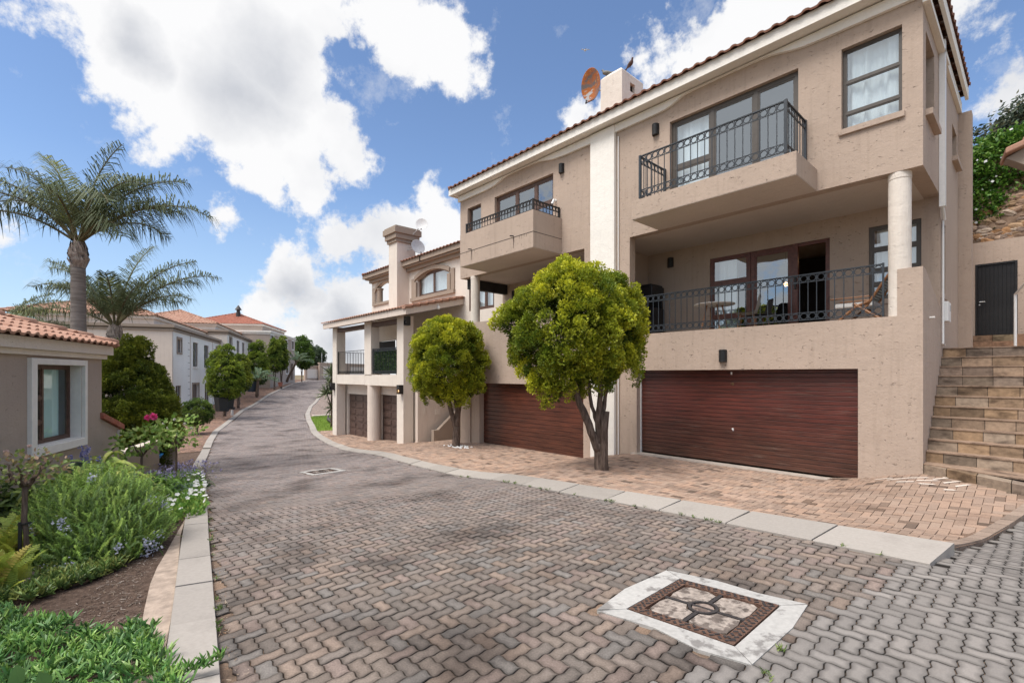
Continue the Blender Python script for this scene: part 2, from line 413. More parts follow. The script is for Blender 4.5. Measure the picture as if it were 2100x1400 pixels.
def tile_plane(mb, O, U, W, poly, per=.28, course=.36, amp=.035, drop=.028, seed=1, mi=0):
    """corrugated clay tiles on a sloping plane. O origin on eave, U unit along eave, W unit upslope; poly in (u,w)"""
    r = np.random.default_rng(seed); O, U, W = map(np.array, (O, U, W)); Nn = np.cross(U, W)
    if Nn[2] < 0: Nn = -Nn
    us = [p[0] for p in poly]; ws = [p[1] for p in poly]
    nu = max(2, int(round((max(us)-min(us))/per))); nc = max(1, int(math.ceil((max(ws)-min(ws))/course)))
    prof = [(0,0),(.14,.75),(.3,1.),(.46,.75),(.6,0.),(.8,-.12),(1.,0.)]
    pu = min(us); pw = min(ws)
    def inside(u, w):
        c = np.zeros(u.shape, bool); n = len(poly)
        for i in range(n):
            x0, y0 = poly[i]; x1, y1 = poly[(i+1) % n]
            m = ((y0 > w) != (y1 > w)) & (u < (x1-x0)*(w-y0)/((y1-y0) or 1e-9)+x0); c ^= m
        return c
    U0 = np.array([pu+(i+p[0])*per for i in range(nu) for p in prof[:-1]] + [pu+nu*per]); H = np.array([p[1]*amp for i in range(nu) for p in prof[:-1]] + [0.])
    m = len(U0)
    for k in range(nc):
        w0 = pw + k*course; w1 = min(w0+course+.04, max(ws)+.05)
        tint = np.repeat(r.uniform(0, 1, nu), 6); tint = np.append(tint, tint[-1])
        rows = []; cols = []
        for w, off in ((w0, -.012), (w0, drop), (w1, 0.)):
            rows.append(O + np.outer(U0, U) + np.outer(np.full(m, w), W) + np.outer(H+off, Nn)); cols.append(tint)
        v = np.concatenate(rows); c = np.concatenate(cols)
        idx = np.arange(m-1); f = np.concatenate([np.stack([idx+a*m, idx+1+a*m, idx+1+(a+1)*m, idx+(a+1)*m], 1) for a in (0, 1)])
        uc = (U0[:-1]+U0[1:])/2; ok = inside(uc, np.full(m-1, min((w0+w1)/2, max(ws)-.01))); f = f[np.concatenate([ok, ok])]
        if len(f): mb.add(v, f, mi, np.stack([c, c, c, np.ones(len(c))], 1), Matrix.Identity(4))
def ridge_caps(mb, P, Q, r=.085, L=.4, mi=0, seed=3):
    P = Vector(P); Q = Vector(Q); d = (Q-P); n = max(1, int(d.length/L)); rg = random.Random(seed); P = P + d.normalized()*.12
    for i in range(n):
        a = P + d*(i/n) + Vector((0,0,.02)); b = P + d*((i+1.12)/n); t = rg.random()
        mb.tube([a, b], [r*1.08, r*.9], 8, mi, (t, t, t, 1), Matrix.Identity(4))
def hip_roof(parent, T, x0, x1, y0, y1, z, pitch, mat='tile', name='roof', per=.28, course=.36, slopes='fblr'):
    """hip roof over a rectangle in T's frame; ridge along the longer side"""
    mb = MB(); w, d = x1-x0, y1-y0; tp = math.tan(pitch); h = min(w, d)/2; zr = z+h*tp
    if w >= d: ra, rb = (x0+h, (y0+y1)/2), (x1-h, (y0+y1)/2)
    else: ra, rb = ((x0+x1)/2, y0+h), ((x0+x1)/2, y1-h)
    Tn = np.array(T); 
    def P(x, y, q): return Tn[:3,:3] @ np.array((x, y, q)) + Tn[:3,3]
    def D(x, y, q): q_ = Tn[:3,:3] @ np.array((x, y, q), float); return q_/np.linalg.norm(q_)
    sl = h/math.cos(pitch)
    faces = {'f': (P(x0,y0,z), D(1,0,0), D(0,1,tp), w), 'b': (P(x1,y1,z), D(-1,0,0), D(0,-1,tp), w), 'r': (P(x1,y0,z), D(0,1,0), D(-1,0,tp), d), 'l': (P(x0,y1,z), D(0,-1,0), D(1,0,tp), d)}
    for k, (O, U, W, L) in faces.items():
        if k not in slopes: continue
        poly = [(0,0),(L,0),(L-h, sl),(h, sl)] if L > 2*h+.01 else [(0,0),(L,0),(L/2, sl)]
        tile_plane(mb, O, U, W, poly, per, course, seed=ord(k))
    o = mb.build(name, M[mat], parent)
    rm = MB(); A = P(*ra, zr); B = P(*rb, zr)
    for q, e in ((P(x0,y0,z), A), (P(x1,y1,z), B), (P(x1,y0,z), B if w >= d else A), (P(x0,y1,z), A if w >= d else B)): ridge_caps(rm, q, e)
    if (Vector(A)-Vector(B)).length > .3: ridge_caps(rm, A, B)
    rm.build('ridge_tiles', M[mat], o, smooth=True)
    return o
I4 = Matrix.Identity(4)
def planeT(y): return Matrix.Translation((0, y, 0))
def sideT(x): return Matrix.Translation((x, 0, 0)) @ Matrix.Rotation(math.pi/2, 4, 'Z')   # local x -> world y, local +y -> world -x (into the wall)

# ------------------------------------------------------------------ scatter helper
def basis(nrm, spin):
    n = nrm/np.linalg.norm(nrm, axis=1, keepdims=True)
    ref = np.where(np.abs(n[:, 2:3]) < .9, np.array([[0,0,1.]]), np.array([[1.,0,0]]))
    a = np.cross(ref, n); a /= np.linalg.norm(a, axis=1, keepdims=True); b = np.cross(n, a)
    c, s = np.cos(spin)[:, None], np.sin(spin)[:, None]
    return np.stack([a*c+b*s, -a*s+b*c, n], axis=2)
def scatter(mb, protos, pos, nrm, scale, tint, spin=None, mi=0):
    """protos: list of (verts, quads, cols(n,3))"""
    k = len(pos)
    if spin is None: spin = rng.uniform(0, 6.283, k)
    B = basis(nrm, spin); which = rng.integers(0, len(protos), k)
    for i, (pv, pf, pc) in enumerate(protos):
        s = np.nonzero(which == i)[0]
        if not len(s): continue
        sc = scale[s] if np.ndim(scale[0]) else np.repeat(scale[s][:, None], 3, 1)
        v = np.einsum('kij,knj->kni', B[s], pv[None]*sc[:, None, :]) + pos[s][:, None, :]
        n = len(pv); f = (pf[None] + (np.arange(len(s))*n)[:, None, None]).reshape(-1, pf.shape[1])
        c = np.clip(pc[None]*tint[s][:, None, :], 0, 1).reshape(-1, 3); c = np.concatenate([c, np.ones((len(c), 1))], 1)
        mb.add(v.reshape(-1, 3), f, mi, c, I4)
def puff(n=36, r=np.random.default_rng(1), w=.55, lf=.24, tip=(1.5,1.35,.8), base=(.5,.68,.8), flat=.85):
    """a rounded spray of small leaves, unit size, growing along +z"""
    V = []; F = []; Cc = []
    for i in range(n):
        u = r.uniform(0, 1)**.7; a = r.uniform(0, 6.283); rad = w*math.sqrt(max(0, 1-(u*1.02-.25)**2))*r.uniform(.55, 1)
        p = np.array([rad*math.cos(a), rad*math.sin(a), u*.95]); d = np.array([math.cos(a)*.8, math.sin(a)*.8, .35+u]) + r.normal(0, .35, 3); d /= np.linalg.norm(d)
        s = np.cross(d, r.normal(0, 1, 3)); s /= np.linalg.norm(s); L = lf*r.uniform(.7, 1.3); W = L*flat
        k = len(V); V += [p-s*W*.35, p+s*W*.35, p+d*L*.6+s*W*.5, p+d*L*1.0-s*W*.45]; F.append((k, k+1, k+2, k+3))
        t = min(1, max(0, u*.8+rad/w*.35-.2)); c0 = np.array(base)*(1-t)+np.array(tip)*t*.8+np.array(base)*t*.2
        Cc += [c0*.9, c0*.9, c0*1.08, c0*1.08]
    return np.array(V), np.array(F), np.array(Cc)
def crown_points(ells, dens, jit=.08, zmin=None, rg=rng):
    P = []; Nn = []
    for (cx, cy, cz, rx, ry, rz) in ells:
        area = 4*math.pi*((rx*ry)**1.6/3+(rx*rz)**1.6/3+(ry*rz)**1.6/3)**(1/1.6); k = int(area*dens)
        d = rg.normal(0, 1, (k, 3)); d /= np.linalg.norm(d, axis=1, keepdims=True)
        rad = 1+rg.normal(0, jit, (k, 1)); p = np.array([cx, cy, cz]) + d*rad*np.array([rx, ry, rz]); n = d/np.array([rx, ry, rz])
        ok = np.ones(k, bool)
        for e in ells:
            if e == (cx, cy, cz, rx, ry, rz): continue
            q = (p-np.array(e[:3]))/np.array(e[3:]); ok &= (q**2).sum(1) > .8
        P.append(p[ok]); Nn.append(n[ok]/np.linalg.norm(n[ok], axis=1, keepdims=True))
    return np.concatenate(P), np.concatenate(Nn)
PUFFS = [puff(36, np.random.default_rng(i)) for i in range(6)]
PUFFS_LO = [puff(12, np.random.default_rng(20+i), lf=.42) for i in range(4)]
def crown(parent, ells, size, dens, tint_a, tint_b, protos=PUFFS, up=.55, name='crown', jit=.10, inner=True, mat='leaf', rc=None, per=17):
    """foliage built of rounded clumps; every clump is a dome of small leaf sprays"""
    mb = MB(); rc = rc or size*.74; p, n = crown_points(ells, dens, jit); k = len(p)
    cr = rc*rng.uniform(.65, 1.35, (k, 1)); ax = n*(1-up)+np.array([[0,0,1.]])*up; ax /= np.linalg.norm(ax, axis=1, keepdims=True)
    p = p - n*cr*.30
    big = np.sin(p[:,0]*3.1+p[:,2]*2.3+1)+np.sin(p[:,1]*2.7-p[:,2]*3.1)
    t = np.clip(rng.uniform(0, 1, k)*.7+.16*big+.15, 0, 1)[:, None]
    P = np.repeat(p, per, 0); A = np.repeat(ax, per, 0); Rr = np.repeat(cr, per, 0); Tt = np.repeat(t, per, 0)
    d = rng.normal(0, 1, P.shape); d /= np.linalg.norm(d, axis=1, keepdims=True); dot = (d*A).sum(1, keepdims=True); d = d + A*(np.abs(dot)-dot)*1.0 + A*.25; d /= np.linalg.norm(d, axis=1, keepdims=True)
    tip = np.clip((d*A).sum(1, keepdims=True), 0, 1)
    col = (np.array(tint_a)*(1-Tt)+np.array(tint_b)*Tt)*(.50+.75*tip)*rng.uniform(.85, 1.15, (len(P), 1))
    scatter(mb, protos, P+d*Rr*rng.uniform(.8, 1.05, (len(P), 1))*np.array([[.88,.88,1.3]]), d+A*.5+rng.normal(0, .15, P.shape), Rr[:, 0]*rng.uniform(.5, .8, len(P)), col)
    if inner:
        e2 = [(a,b,c,d_*.84,e*.84,f*.85) for a,b,c,d_,e,f in ells]; p, n = crown_points(e2, dens*2.2, .05); k = len(p)
        scatter(mb, protos, p-n*size*.4, n+rng.normal(0,.3,(k,3)), size*rng.uniform(.6, 1.0, k), np.array(tint_a)*rng.uniform(.45, .75, (k, 1)))  # inner leaves tinted darker, painting the shade of gaps between clumps
    return mb.build(name, M[mat], parent)

# ================================================================== GROUND
def grid_sheet(name, xs, yfun, off, mat, ny, kind='structure'):
    V = []; 
    for x in xs:
        a, b = yfun(x); ys = np.linspace(a, b, ny+1); V.append(np.stack([np.full(ny+1, x), ys, G(np.full(ny+1, x), ys)+off], 1))
    V = np.concatenate(V); m = ny+1
    F = np.array([(i*m+j, (i+1)*m+j, (i+1)*m+j+1, i*m+j+1) for i in range(len(xs)-1) for j in range(ny)])
    return MB().add(V, F).build(name, mat, kind=kind, origin=(0,0,0))
gx = np.concatenate([np.linspace(-900,-130,12), np.linspace(-120,14,180), np.linspace(30,900,12)]); gy = np.concatenate([np.linspace(-900,-60,10), np.linspace(-50,60,120), np.linspace(70,900,10)])
XX, YY = np.meshgrid(gx, gy, indexing='ij'); ZZ = G(XX, YY) - .10
V = np.stack([XX.ravel(), YY.ravel(), ZZ.ravel()], 1); m = len(gy)
idx = (np.arange(len(gx)-1)[:, None]*m + np.arange(m-1)[None]).ravel(); F = np.stack([idx, idx+m, idx+m+1, idx+1], 1)
MB().add(V, F).build('ground', M['terrain'], kind='structure', origin=(0,0,0))
rx = np.concatenate([np.linspace(-108,-30,90), np.linspace(-29.5,6,110)])
grid_sheet('road_bed', rx, lambda x: (VL(x)-.05, VR(x)+.05), -.016, M['joint'], 26)

GB = [(-1.62,1.0),(-1.48,2.49),(-1.33,2.78),(-1.05,4.02),(-.9,4.89),(-.68,6.4),(-.36,8.),(.02,9.4),(.3,12.)]   # boundary of the grey pavers
def gb(y): return np.interp(y, [p[1] for p in GB], [p[0] for p in GB])
COLL = (-2.34, -1.19, 3.0, 4.09)    # concrete collar of the manhole
COLL2 = (-13.1, -12.1, 4.35, 5.25)
WAVE_U = [0,.14,.26,.50,.74,.86,1.0]; WAVE_D = [0,.9,1,0,-1,-.9,0]
def wave(u):
    fl_ = np.floor(u); f = u-fl_; return np.interp(f, WAVE_U, WAVE_D)
def pavers(name, w, x0, x1, y0, y1, inside, colfun, mat, zig=.062, near=9., joint=.027, zoff=0., relief=1., tilt=.004):
    """herringbone pavers, each one a real raised block: detailed near the camera, plain further off"""
    i0, i1, j0, j1 = int(x0/w)-1, int(x1/w)+1, int(y0/w)-1, int(y1/w)+1
    I, J = np.meshgrid(np.arange(i0, i1), np.arange(j0, j1), indexing='ij'); I = I.ravel(); J = J.ravel(); D = (I-J) % 4
    mb = MB()
    for kind in (0, 1):
        s = D == (0 if kind == 0 else 3); a, b = I[s].astype(float), J[s].astype(float)
        L, Wd = (2, 1) if kind == 0 else (1, 2)
        cx, cy = (a+L/2)*w, (b+Wd/2)*w; ok = inside(cx, cy); a, b, cx, cy = a[ok], b[ok], cx[ok], cy[ok]
        dist = np.hypot(cx, cy); col = colfun(cx, cy, len(cx))
        for det in (0, 1):
            q = dist < near if det == 0 else dist >= near
            if not q.any(): continue
            A, B_, c, dd = a[q], b[q], col[q], dist[q]; k = len(A)
            if det == 0:
                U = []
                for t in [0,.14,.26,.50,.74,.86]: U.append(t)
                def edge(n): return [i+t for i in range(n) for t in U]
                per = [(t, 0) for t in edge(L)] + [(L, t) for t in edge(Wd)] + [(L-t, Wd) for t in edge(L)] + [(0, Wd-t) for t in edge(Wd)]
            else: per = [(0,0),(L,0),(L,Wd),(0,Wd)]
            per = np.array(per, float); n = len(per)
            tz = rng.normal(0, .0018, k)*relief; tx = rng.normal(0, tilt, k); ty = rng.normal(0, tilt, k)
            def ringv(inset, zz):
                p = inset + per*np.array([(L-2*inset)/L, (Wd-2*inset)/Wd])
                X = A[:, None]+p[None, :, 0]; Y = B_[:, None]+p[None, :, 1]
                if det == 0: X, Y = X+zig*wave(Y), Y+zig*wave(X)
                X = X*w; Y = Y*w
                Z = G(X, Y) + zoff + zz + tz[:, None] + tx[:, None]*(X-cx[q][:, None]) + ty[:, None]*(Y-cy[q][:, None])
                return np.stack([X, Y, Z], 2)
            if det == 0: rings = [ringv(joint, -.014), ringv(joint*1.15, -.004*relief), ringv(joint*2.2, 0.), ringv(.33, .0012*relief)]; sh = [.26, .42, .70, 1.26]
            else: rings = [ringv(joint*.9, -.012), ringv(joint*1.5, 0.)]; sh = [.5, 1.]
            V = np.concatenate(rings, 1); nr = len(rings)
            e = np.arange(n); F1 = np.concatenate([np.stack([r*n+e, r*n+(e+1) % n, (r+1)*n+(e+1) % n, (r+1)*n+e], 1) for r in range(nr-1)])
            off = (np.arange(k)*n*nr)[:, None, None]
            F = (F1[None]+off).reshape(-1, 4); top = ((np.arange(n)+(nr-1)*n)[None, None]+off).reshape(-1, n)
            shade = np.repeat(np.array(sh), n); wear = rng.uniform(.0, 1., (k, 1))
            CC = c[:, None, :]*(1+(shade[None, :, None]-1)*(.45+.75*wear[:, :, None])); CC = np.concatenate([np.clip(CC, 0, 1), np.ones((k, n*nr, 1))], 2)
            mb.add(V.reshape(-1, 3), F, 0, CC.reshape(-1, 4), I4)
            nb = mb.n - len(V.reshape(-1, 3)); mb.loops.append((top+nb).ravel()); mb.tot.append(np.full(len(top), n)); mb.mi.append(np.zeros(len(top)))
    return mb.build(name, mat, kind='structure', origin=(0,0,0))
def inrect(x, y, r): return (x > r[0]) & (x < r[1]) & (y > r[2]) & (y < r[3])
def road_in(x, y): return (y > VL(x)+.03) & (y < VR(x)) & (x < gb(y)) & (x > -107) & ~inrect(x, y, COLL) & ~inrect(x, y, COLL2)
def pick(pal, k, var=.12):
    pal = np.array(pal); c = pal[rng.integers(0, len(pal), k)]; return c*rng.uniform(1-var, 1+var, (k, 1))
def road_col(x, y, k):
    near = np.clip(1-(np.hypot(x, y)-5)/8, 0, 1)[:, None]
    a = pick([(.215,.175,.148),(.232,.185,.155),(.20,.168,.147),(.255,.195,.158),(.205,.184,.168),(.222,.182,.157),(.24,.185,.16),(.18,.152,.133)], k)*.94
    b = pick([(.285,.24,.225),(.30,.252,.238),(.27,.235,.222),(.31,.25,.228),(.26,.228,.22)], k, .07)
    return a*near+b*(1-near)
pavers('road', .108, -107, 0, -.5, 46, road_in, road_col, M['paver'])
def grey_in(x, y): return (x >= gb(y)) & (x < 6) & (y > -1.5) & (y < np.interp(x, [-1,-.15,3,6],[10.5,9.6,7.5,6])) & ~inrect(x, y, COLL) & ~((y > VR(x)-.02) & (y < VR(x)+.8) & (x < -.62))
grid_sheet('grey_paving_bed', np.linspace(-1.75, 6.1, 60), lambda x: (-1.6, 10.6), -.019, jointmat('grey_joint_sand', (.05,.045,.043), (.10,.085,.075)), 80)
pavers('grey_paving', .108, -1.7, 6, -1.6, 10.6, grey_in, lambda x, y, k: pick([(.215,.196,.182),(.198,.180,.167),(.23,.208,.192),(.205,.187,.173)], k, .06)*np.where(y[:, None] > 6, .92, 1.), M['greypaver'], relief=.6)
# apron in front of the garages
def VA(x): return np.interp(x, [-62,-37.2,-37,-28.7,-28.5,-18.2,-18,-14.6,-14.5,-1.32,-1.3,-.15,.2], [40,20,VR(-37)+.35,VR(-28.7)+.35,11.4,11.4,14.2,14.2,10.95,10.95,10.75,9.7,9.5])
def kw(x): return np.interp(x, [-200,-11,-8,-2,0],[.32,.34,.46,.6,.72])
grid_sheet('paving_bed', np.concatenate([np.linspace(-61,-15,80), np.linspace(-14.55,-.02,72)]), lambda x: (max(VR(x)+.1, float(np.interp(x,[-.70,-.66,-.36,-.02],[0,6.5,8.0,9.3]))), max(VA(x), VR(x)+.2)), .018, M['joint2'], 22)
def apr_in(x, y): return (y > VR(x)+kw(x)-.02) & (y < VA(x)) & (x < gb(y)-.13) & (x > -61)
def apr_col(x, y, k):
    c = pick([(.41,.285,.215),(.44,.31,.24),(.37,.26,.20),(.46,.31,.23),(.33,.24,.19),(.41,.30,.235)], k, .10)
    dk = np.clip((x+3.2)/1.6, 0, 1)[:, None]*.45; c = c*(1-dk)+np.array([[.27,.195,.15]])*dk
    blk = rng.uniform(0, 1, k) < (.10+.05*np.sin(x*2.1)*np.cos(y*3)); c[blk] *= rng.uniform(.35, .7, (blk.sum(), 1))
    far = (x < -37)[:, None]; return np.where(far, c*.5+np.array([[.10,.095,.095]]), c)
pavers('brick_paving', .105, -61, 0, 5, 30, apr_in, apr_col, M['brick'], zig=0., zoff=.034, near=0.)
# left verge (far side), reddish brick
def LV0(x): return VL(x)-.3-np.interp(x, [-110,-90,-70,-40,-32,-24],[6,5.5,3.2,3.4,3.0,2.2])
grid_sheet('verge_bed', np.linspace(-108,-23.5,90), lambda x: (LV0(x), VL(x)-.2), -.01, M['joint2'], 8)
pavers('verge_paving', .11, -107, -23.6, -5, 40, lambda x, y: (y < VL(x)-.3) & (y > LV0(x)) & (x > -107) & (x < -23.6), lambda x, y, k: pick([(.27,.165,.12),(.31,.19,.135),(.22,.145,.115)], k, .15), M['brick'], zig=0, near=0.)
ex = [(-.66,6.55),(-.36,8.0),(.0,9.35)]
mb = MB()
for (a, b) in zip(ex, ex[1:]):
    n_ = 7
    for i in range(n_):
        t0, t1 = (i+.03)/n_, (i+.97)/n_; x0, y0, x1, y1 = a[0]+(b[0]-a[0])*t0, a[1]+(b[1]-a[1])*t0, a[0]+(b[0]-a[0])*t1, a[1]+(b[1]-a[1])*t1; w_ = .13; q = rng.uniform(.75,1.1)
        P_ = [(x0-w_,y0),(x0,y0),(x1,y1),(x1-w_,y1)]; v = [(x,y,float(G(x,y))+z) for z in (-.05,.05) for x, y in P_]
        mb.add(v, np.array([(0,3,2,1),(4,5,6,7),(0,1,5,4),(1,2,6,5),(2,3,7,6),(3,0,4,7)]), 0, (.33*q,.25*q,.20*q,1))
mb.build('edging', M['brick'], kind='structure', origin=(0,0,0), )
# kerbs
def kerb(name, xs, fn, w, z_in, z_out, side, L=1.0, seed=1):
    mb = MB(); rg = random.Random(seed)
    P = [Vector((x, float(fn(x)), 0)) for x in xs]
    # resample by length
    pts = [P[0]]; acc = 0
    for a, b in zip(P, P[1:]):
        seg = (b-a).length; 
        while acc+seg >= L:
            t = (L-acc)/seg; a = a+(b-a)*t; pts.append(a.copy()); seg = (b-a).length; acc = 0
        acc += seg
    for i in range(len(pts)-1):
        a, b = pts[i], pts[i+1]; d = (b-a).normalized(); nrm = Vector((-d.y, d.x, 0))*side
        wa, wb = w(a.x), w(b.x); g = .008; a2, b2 = a+d*g, b-d*g; tz = rg.uniform(-.004, .004); t = rg.uniform(.88, 1.06)
        col = (.355*t, .322*t, .292*t, 1)
        sec = [(0, -.12), (0, z_in-.008), (.012, z_in), (.985, z_out), (1., z_out-.01), (1., -.12)]
        v = []
        for p, ww in ((a2, wa), (b2, wb)):
            base = [p + nrm*ww*s for s, _ in sec]
            for (s, z), q in zip(sec, base):
                edge = fn(p.x); gz = float(G(p.x, p.y)); v.append((q.x, q.y, gz+z+tz))
        n = len(sec); f = [[k, (k+1) % n, n+(k+1) % n, n+k] for k in range(n)] + [list(range(n))[::-1], list(range(n, 2*n))]
        if side < 0: f = [q[::-1] for q in f]
        mb.add(v, f, 0, col)
    return mb.build(name, M['concrete'], kind='structure', origin=(0,0,0))
kerb('kerb', np.linspace(-.66,-108,900), VR, kw, .022, .075, -1, 1.0)
kerb('kerb', np.linspace(-1.5,-24.2,200), VL, lambda x: .30, .03, .045, 1, .99, 5)
kerb('kerb', np.linspace(-24.4,-108,600), VL, lambda x: .30, .03, .045, 1, 1.1, 6)
# sand line along the left kerb and soil/concrete strip of the bed
rgn = np.linspace(-24,-2,80)
grid_sheet('planting_bed', rgn, lambda x: (-14 if x < -9 else -9, VL(x)-.29), -.02, M['soil'], 40)
patch = [(-9.2,1.33),(-8.0,1.10),(-6.5,.87),(-5.0,.63),(-3.2,.31),(-2.6,.2),(-2.6,-.1),(-3.6,.17),(-4.5,.36),(-5.2,.455),(-5.9,.56),(-6.5,.68),(-7.1,.83),(-7.7,.97),(-8.2,1.09)]
MB().add([(x, y, float(G(x, y))+.004) for x, y in patch], [list(range(len(patch)))[::-1]]).build('concrete_strip', simple('sandy_concrete', (.35,.275,.222), .95, .3, 9, bumpd=.015), kind='structure', origin=(0,0,0))
# lawn patch
lx = np.linspace(-36.6,-28.6,24)
grid_sheet('lawn_bed', lx, lambda x: (VR(x)+.3, 15.2), .04, M['lawn'], 20)
mb = MB(); k = 16000; x = rng.uniform(-36.6,-28.6,k); y = rng.uniform(0,1,k)*(15.1-VR(x)-.35)+VR(x)+.35
bl = (np.array([(-.004,0,0),(.004,0,0),(.003,.01,.06),(-.001,.012,.062)]), np.array([(0,1,2,3)]), np.ones((4,3)))
scatter(mb, [bl], np.stack([x, y, G(x,y)+.04], 1), rng.normal(0,.3,(k,3))+np.array([[0,0,1.]]), rng.uniform(.7,1.4,k)*1.3, pick([(.26,.38,.07),(.32,.43,.09),(.21,.32,.06)], k))
mb.build('grass', M['leafdull'], kind='stuff', label='short green lawn beside the kerb by the neighbouring house', cat='grass', origin=(0,0,0))
MB().box(-37.0,-36.75,13.3,17.5,-1.35,-1.05).build('lawn_edging', M['pinkish'], label='low pink concrete edging behind the lawn patch', cat='edging', bevel=.02)

mb = MB(); wl = (np.array([(-.004,0,0),(.004,0,0),(.006,.01,.03),(0,.02,.045)]), np.array([(0,1,2,3)]), np.ones((4,3)))
cs = [(float(x), float(VR(x)+rng.uniform(-.03,.02))) for x in rng.uniform(-9,-1,26)] + [(float(x), float(VL(x)+rng.uniform(0,.04))) for x in rng.uniform(-10,-3,20)] + [(-1.05,2.95),(-1.1,3.3),(-.62,6.6),(-1.6,6.8),(-2.9,7.0)]
for (x, y) in cs:
    k = rng.integers(8, 26); P_ = np.stack([x+rng.normal(0,.015,k), y+rng.normal(0,.012,k), np.full(k, float(G(x,y))+.01)], 1); scatter(mb, [wl], P_, rng.normal(0,.6,(k,3))+np.array([[0,0,1.]]), rng.uniform(.4,1.1,k), pick([(.16,.24,.06),(.22,.28,.08),(.10,.16,.05)],k))
mb.build('joint_weeds', M['leafdull'], kind='stuff', label='tiny weeds growing in the paving joints beside the kerbs', cat='weeds', origin=(0,0,0))
# manhole
def manhole(c, w, label, name='manhole_cover', collar=None):
    t = thing(name, label, 'manhole cover', (c[0], c[1], float(G(c[0], c[1]))))
    z = float(G(c[0], c[1])); sx = float(G(c[0]+.5, c[1])-G(c[0]-.5, c[1])); sy = float(G(c[0], c[1]+.5)-G(c[0], c[1]-.5))
    T = Matrix(((1,0,0,c[0]),(0,1,0,c[1]),(sx,sy,1,z),(0,0,0,1)))
    h = w/2
    mb = MB(T); rg = random.Random(4)
    # cracked concrete collar: four irregular slabs
    o = collar
    segs = [[(-h-.01,-h-.01),(h+.01,-h-.01),(o[1],o[2]+.03),(.25,o[2]-.02),(-.1,o[2]+.05),(o[0]+.06,o[2])],
            [(h+.012,-h-.01),(h+.012,h+.01),(o[1]-.02,o[3]),(o[1]+.02,.1),(o[1],o[2]+.04)],
            [(h+.01,h+.012),(-h-.01,h+.012),(o[0]+.03,o[3]-.03),(-.15,o[3]+.02),(.2,o[3]-.02),(o[1]-.03,o[3]+.01)],
            [(-h-.012,h+.01),(-h-.012,-h-.01),(o[0]+.05,o[2]+.01),(o[0]-.02,-.1),(o[0]+.02,o[3]-.04)]]
    for sg in segs:
        # signed orientation
        ar = sum(sg[i][0]*sg[(i+1) % len(sg)][1]-sg[(i+1) % len(sg)][0]*sg[i][1] for i in range(len(sg)))
        if ar < 0: sg = sg[::-1]
        q = rg.uniform(.94, 1.05); mb.prism(sg, 'z', -.03, .010+rg.uniform(-.002,.002), 0, (.44*q,.425*q,.405*q,1))
    mb.build('collar', colmat('collar_concrete', .9, 25, .2, .2, 0, .004, (5, .55, .62, .7, None)), t)
    mb = MB(T); f = .085; rust = M['rust']
    mb.box(-h,h,-h,-h+f,-.03,.012); mb.box(-h,h,h-f,h,-.03,.012); mb.box(-h,-h+f,-h+f,h-f,-.03,.012); mb.box(h-f,h,-h+f,h-f,-.03,.012)
    n = int((w-.08)/.05)
    for i in range(n):     # raised lozenges on the frame
        a = -h+.05+i*(w-.1)/(n-1)
        for (px, py) in ((a,-h+f*.3),(a+.02,-h+f*.72),(a,h-f*.3),(a+.02,h-f*.72),(-h+f*.3,a),(-h+f*.72,a+.02),(h-f*.3,a),(h-f*.72,a+.02)):
            if abs(px) > h-.01 or abs(py) > h-.01: continue
            r = Matrix.Translation((px,py,.012)) @ Matrix.Rotation(R(45 if (i+int(py*50)) % 2 else -45),4,'Z')
            mb.box(-.016,.016,-.008,.008,0,.005,1,None,T@r)
    mb.build('frame', [rust, M['rustdark']], t)
    g = h-f
    mb = MB(T); mb.box(-g,g,-.014,.014,-.02,.006); mb.box(-.014,.014,-g,-.1,-.02,.006); mb.box(-.014,.014,.1,g,-.02,.006); mb.ring((0,0,0),.10,.016,'z',20)
    mb.build('rib', M['rustdark'], t)
    mb = MB(T); e = .02
    for sx_ in (-1,1):
        for sy_ in (-1,1):
            pts = [(sx_*e*1.2, sy_*.12),(sx_*.09, sy_*.09),(sx_*.12, sy_*e*1.2),(sx_*(g-e*1.5), sy_*e*1.2),(sx_*(g-.012), sy_*.1),(sx_*(g-.02), sy_*(g-.05)),(sx_*(g-.06), sy_*(g-.015)),(sx_*.1, sy_*(g-.012)),(sx_*e*1.2, sy_*(g-.05))]
            if sx_*sy_ < 0: pts = pts[::-1]
            mb.prism(pts, 'z', -.03, .004, 0, (.42,.355,.31,1))
    mb.lathe([(.08,-.03),(.08,.003),(.01,.006)], 16, (0,0,0), 0, (.36,.28,.24,1))
    mb.build('concrete_fill', colmat('chipped_fill', .95, 22, .55, .15, 0, .012, (9,.5,.56,.85,None)), t)
    return t
M['rust'] = bark('rusty_iron', (.10,.055,.04), (.19,.115,.085), (1,1,1), 30)
M['rustdark'] = simple('dark_cast_iron', (.035,.03,.03), .6, .3, 30)
manhole((-1.735,3.56), .80, 'square rusty manhole cover with four concrete panels in a cracked white collar, nearest the camera', collar=(-.62,.57,-.58,.55))
t2 = manhole((-12.6,4.8), .62, 'small manhole cover in a thin white collar further down the road, left of centre', collar=(-.5,.5,-.44,.44))
mb = MB()
for (x, y) in ((-26.5,6.0),(-28.0,8.2),(-45,14.2)):
    mb.add([(x-.6,y-.1,float(G(x-.6,y))+.004),(x+.6,y-.1,float(G(x+.6,y))+.004),(x+.6,y+.15,float(G(x+.6,y))+.004),(x-.6,y+.15,float(G(x-.6,y))+.004)],[[0,1,2,3]])

# ================================================================== MAIN HOUSE
H = thing('townhouse', 'large beige three-level townhouse with two wide wooden garage doors and iron balconies', 'house', (-8, 11, -.2))
V0 = 10.7; ZS = 5.57
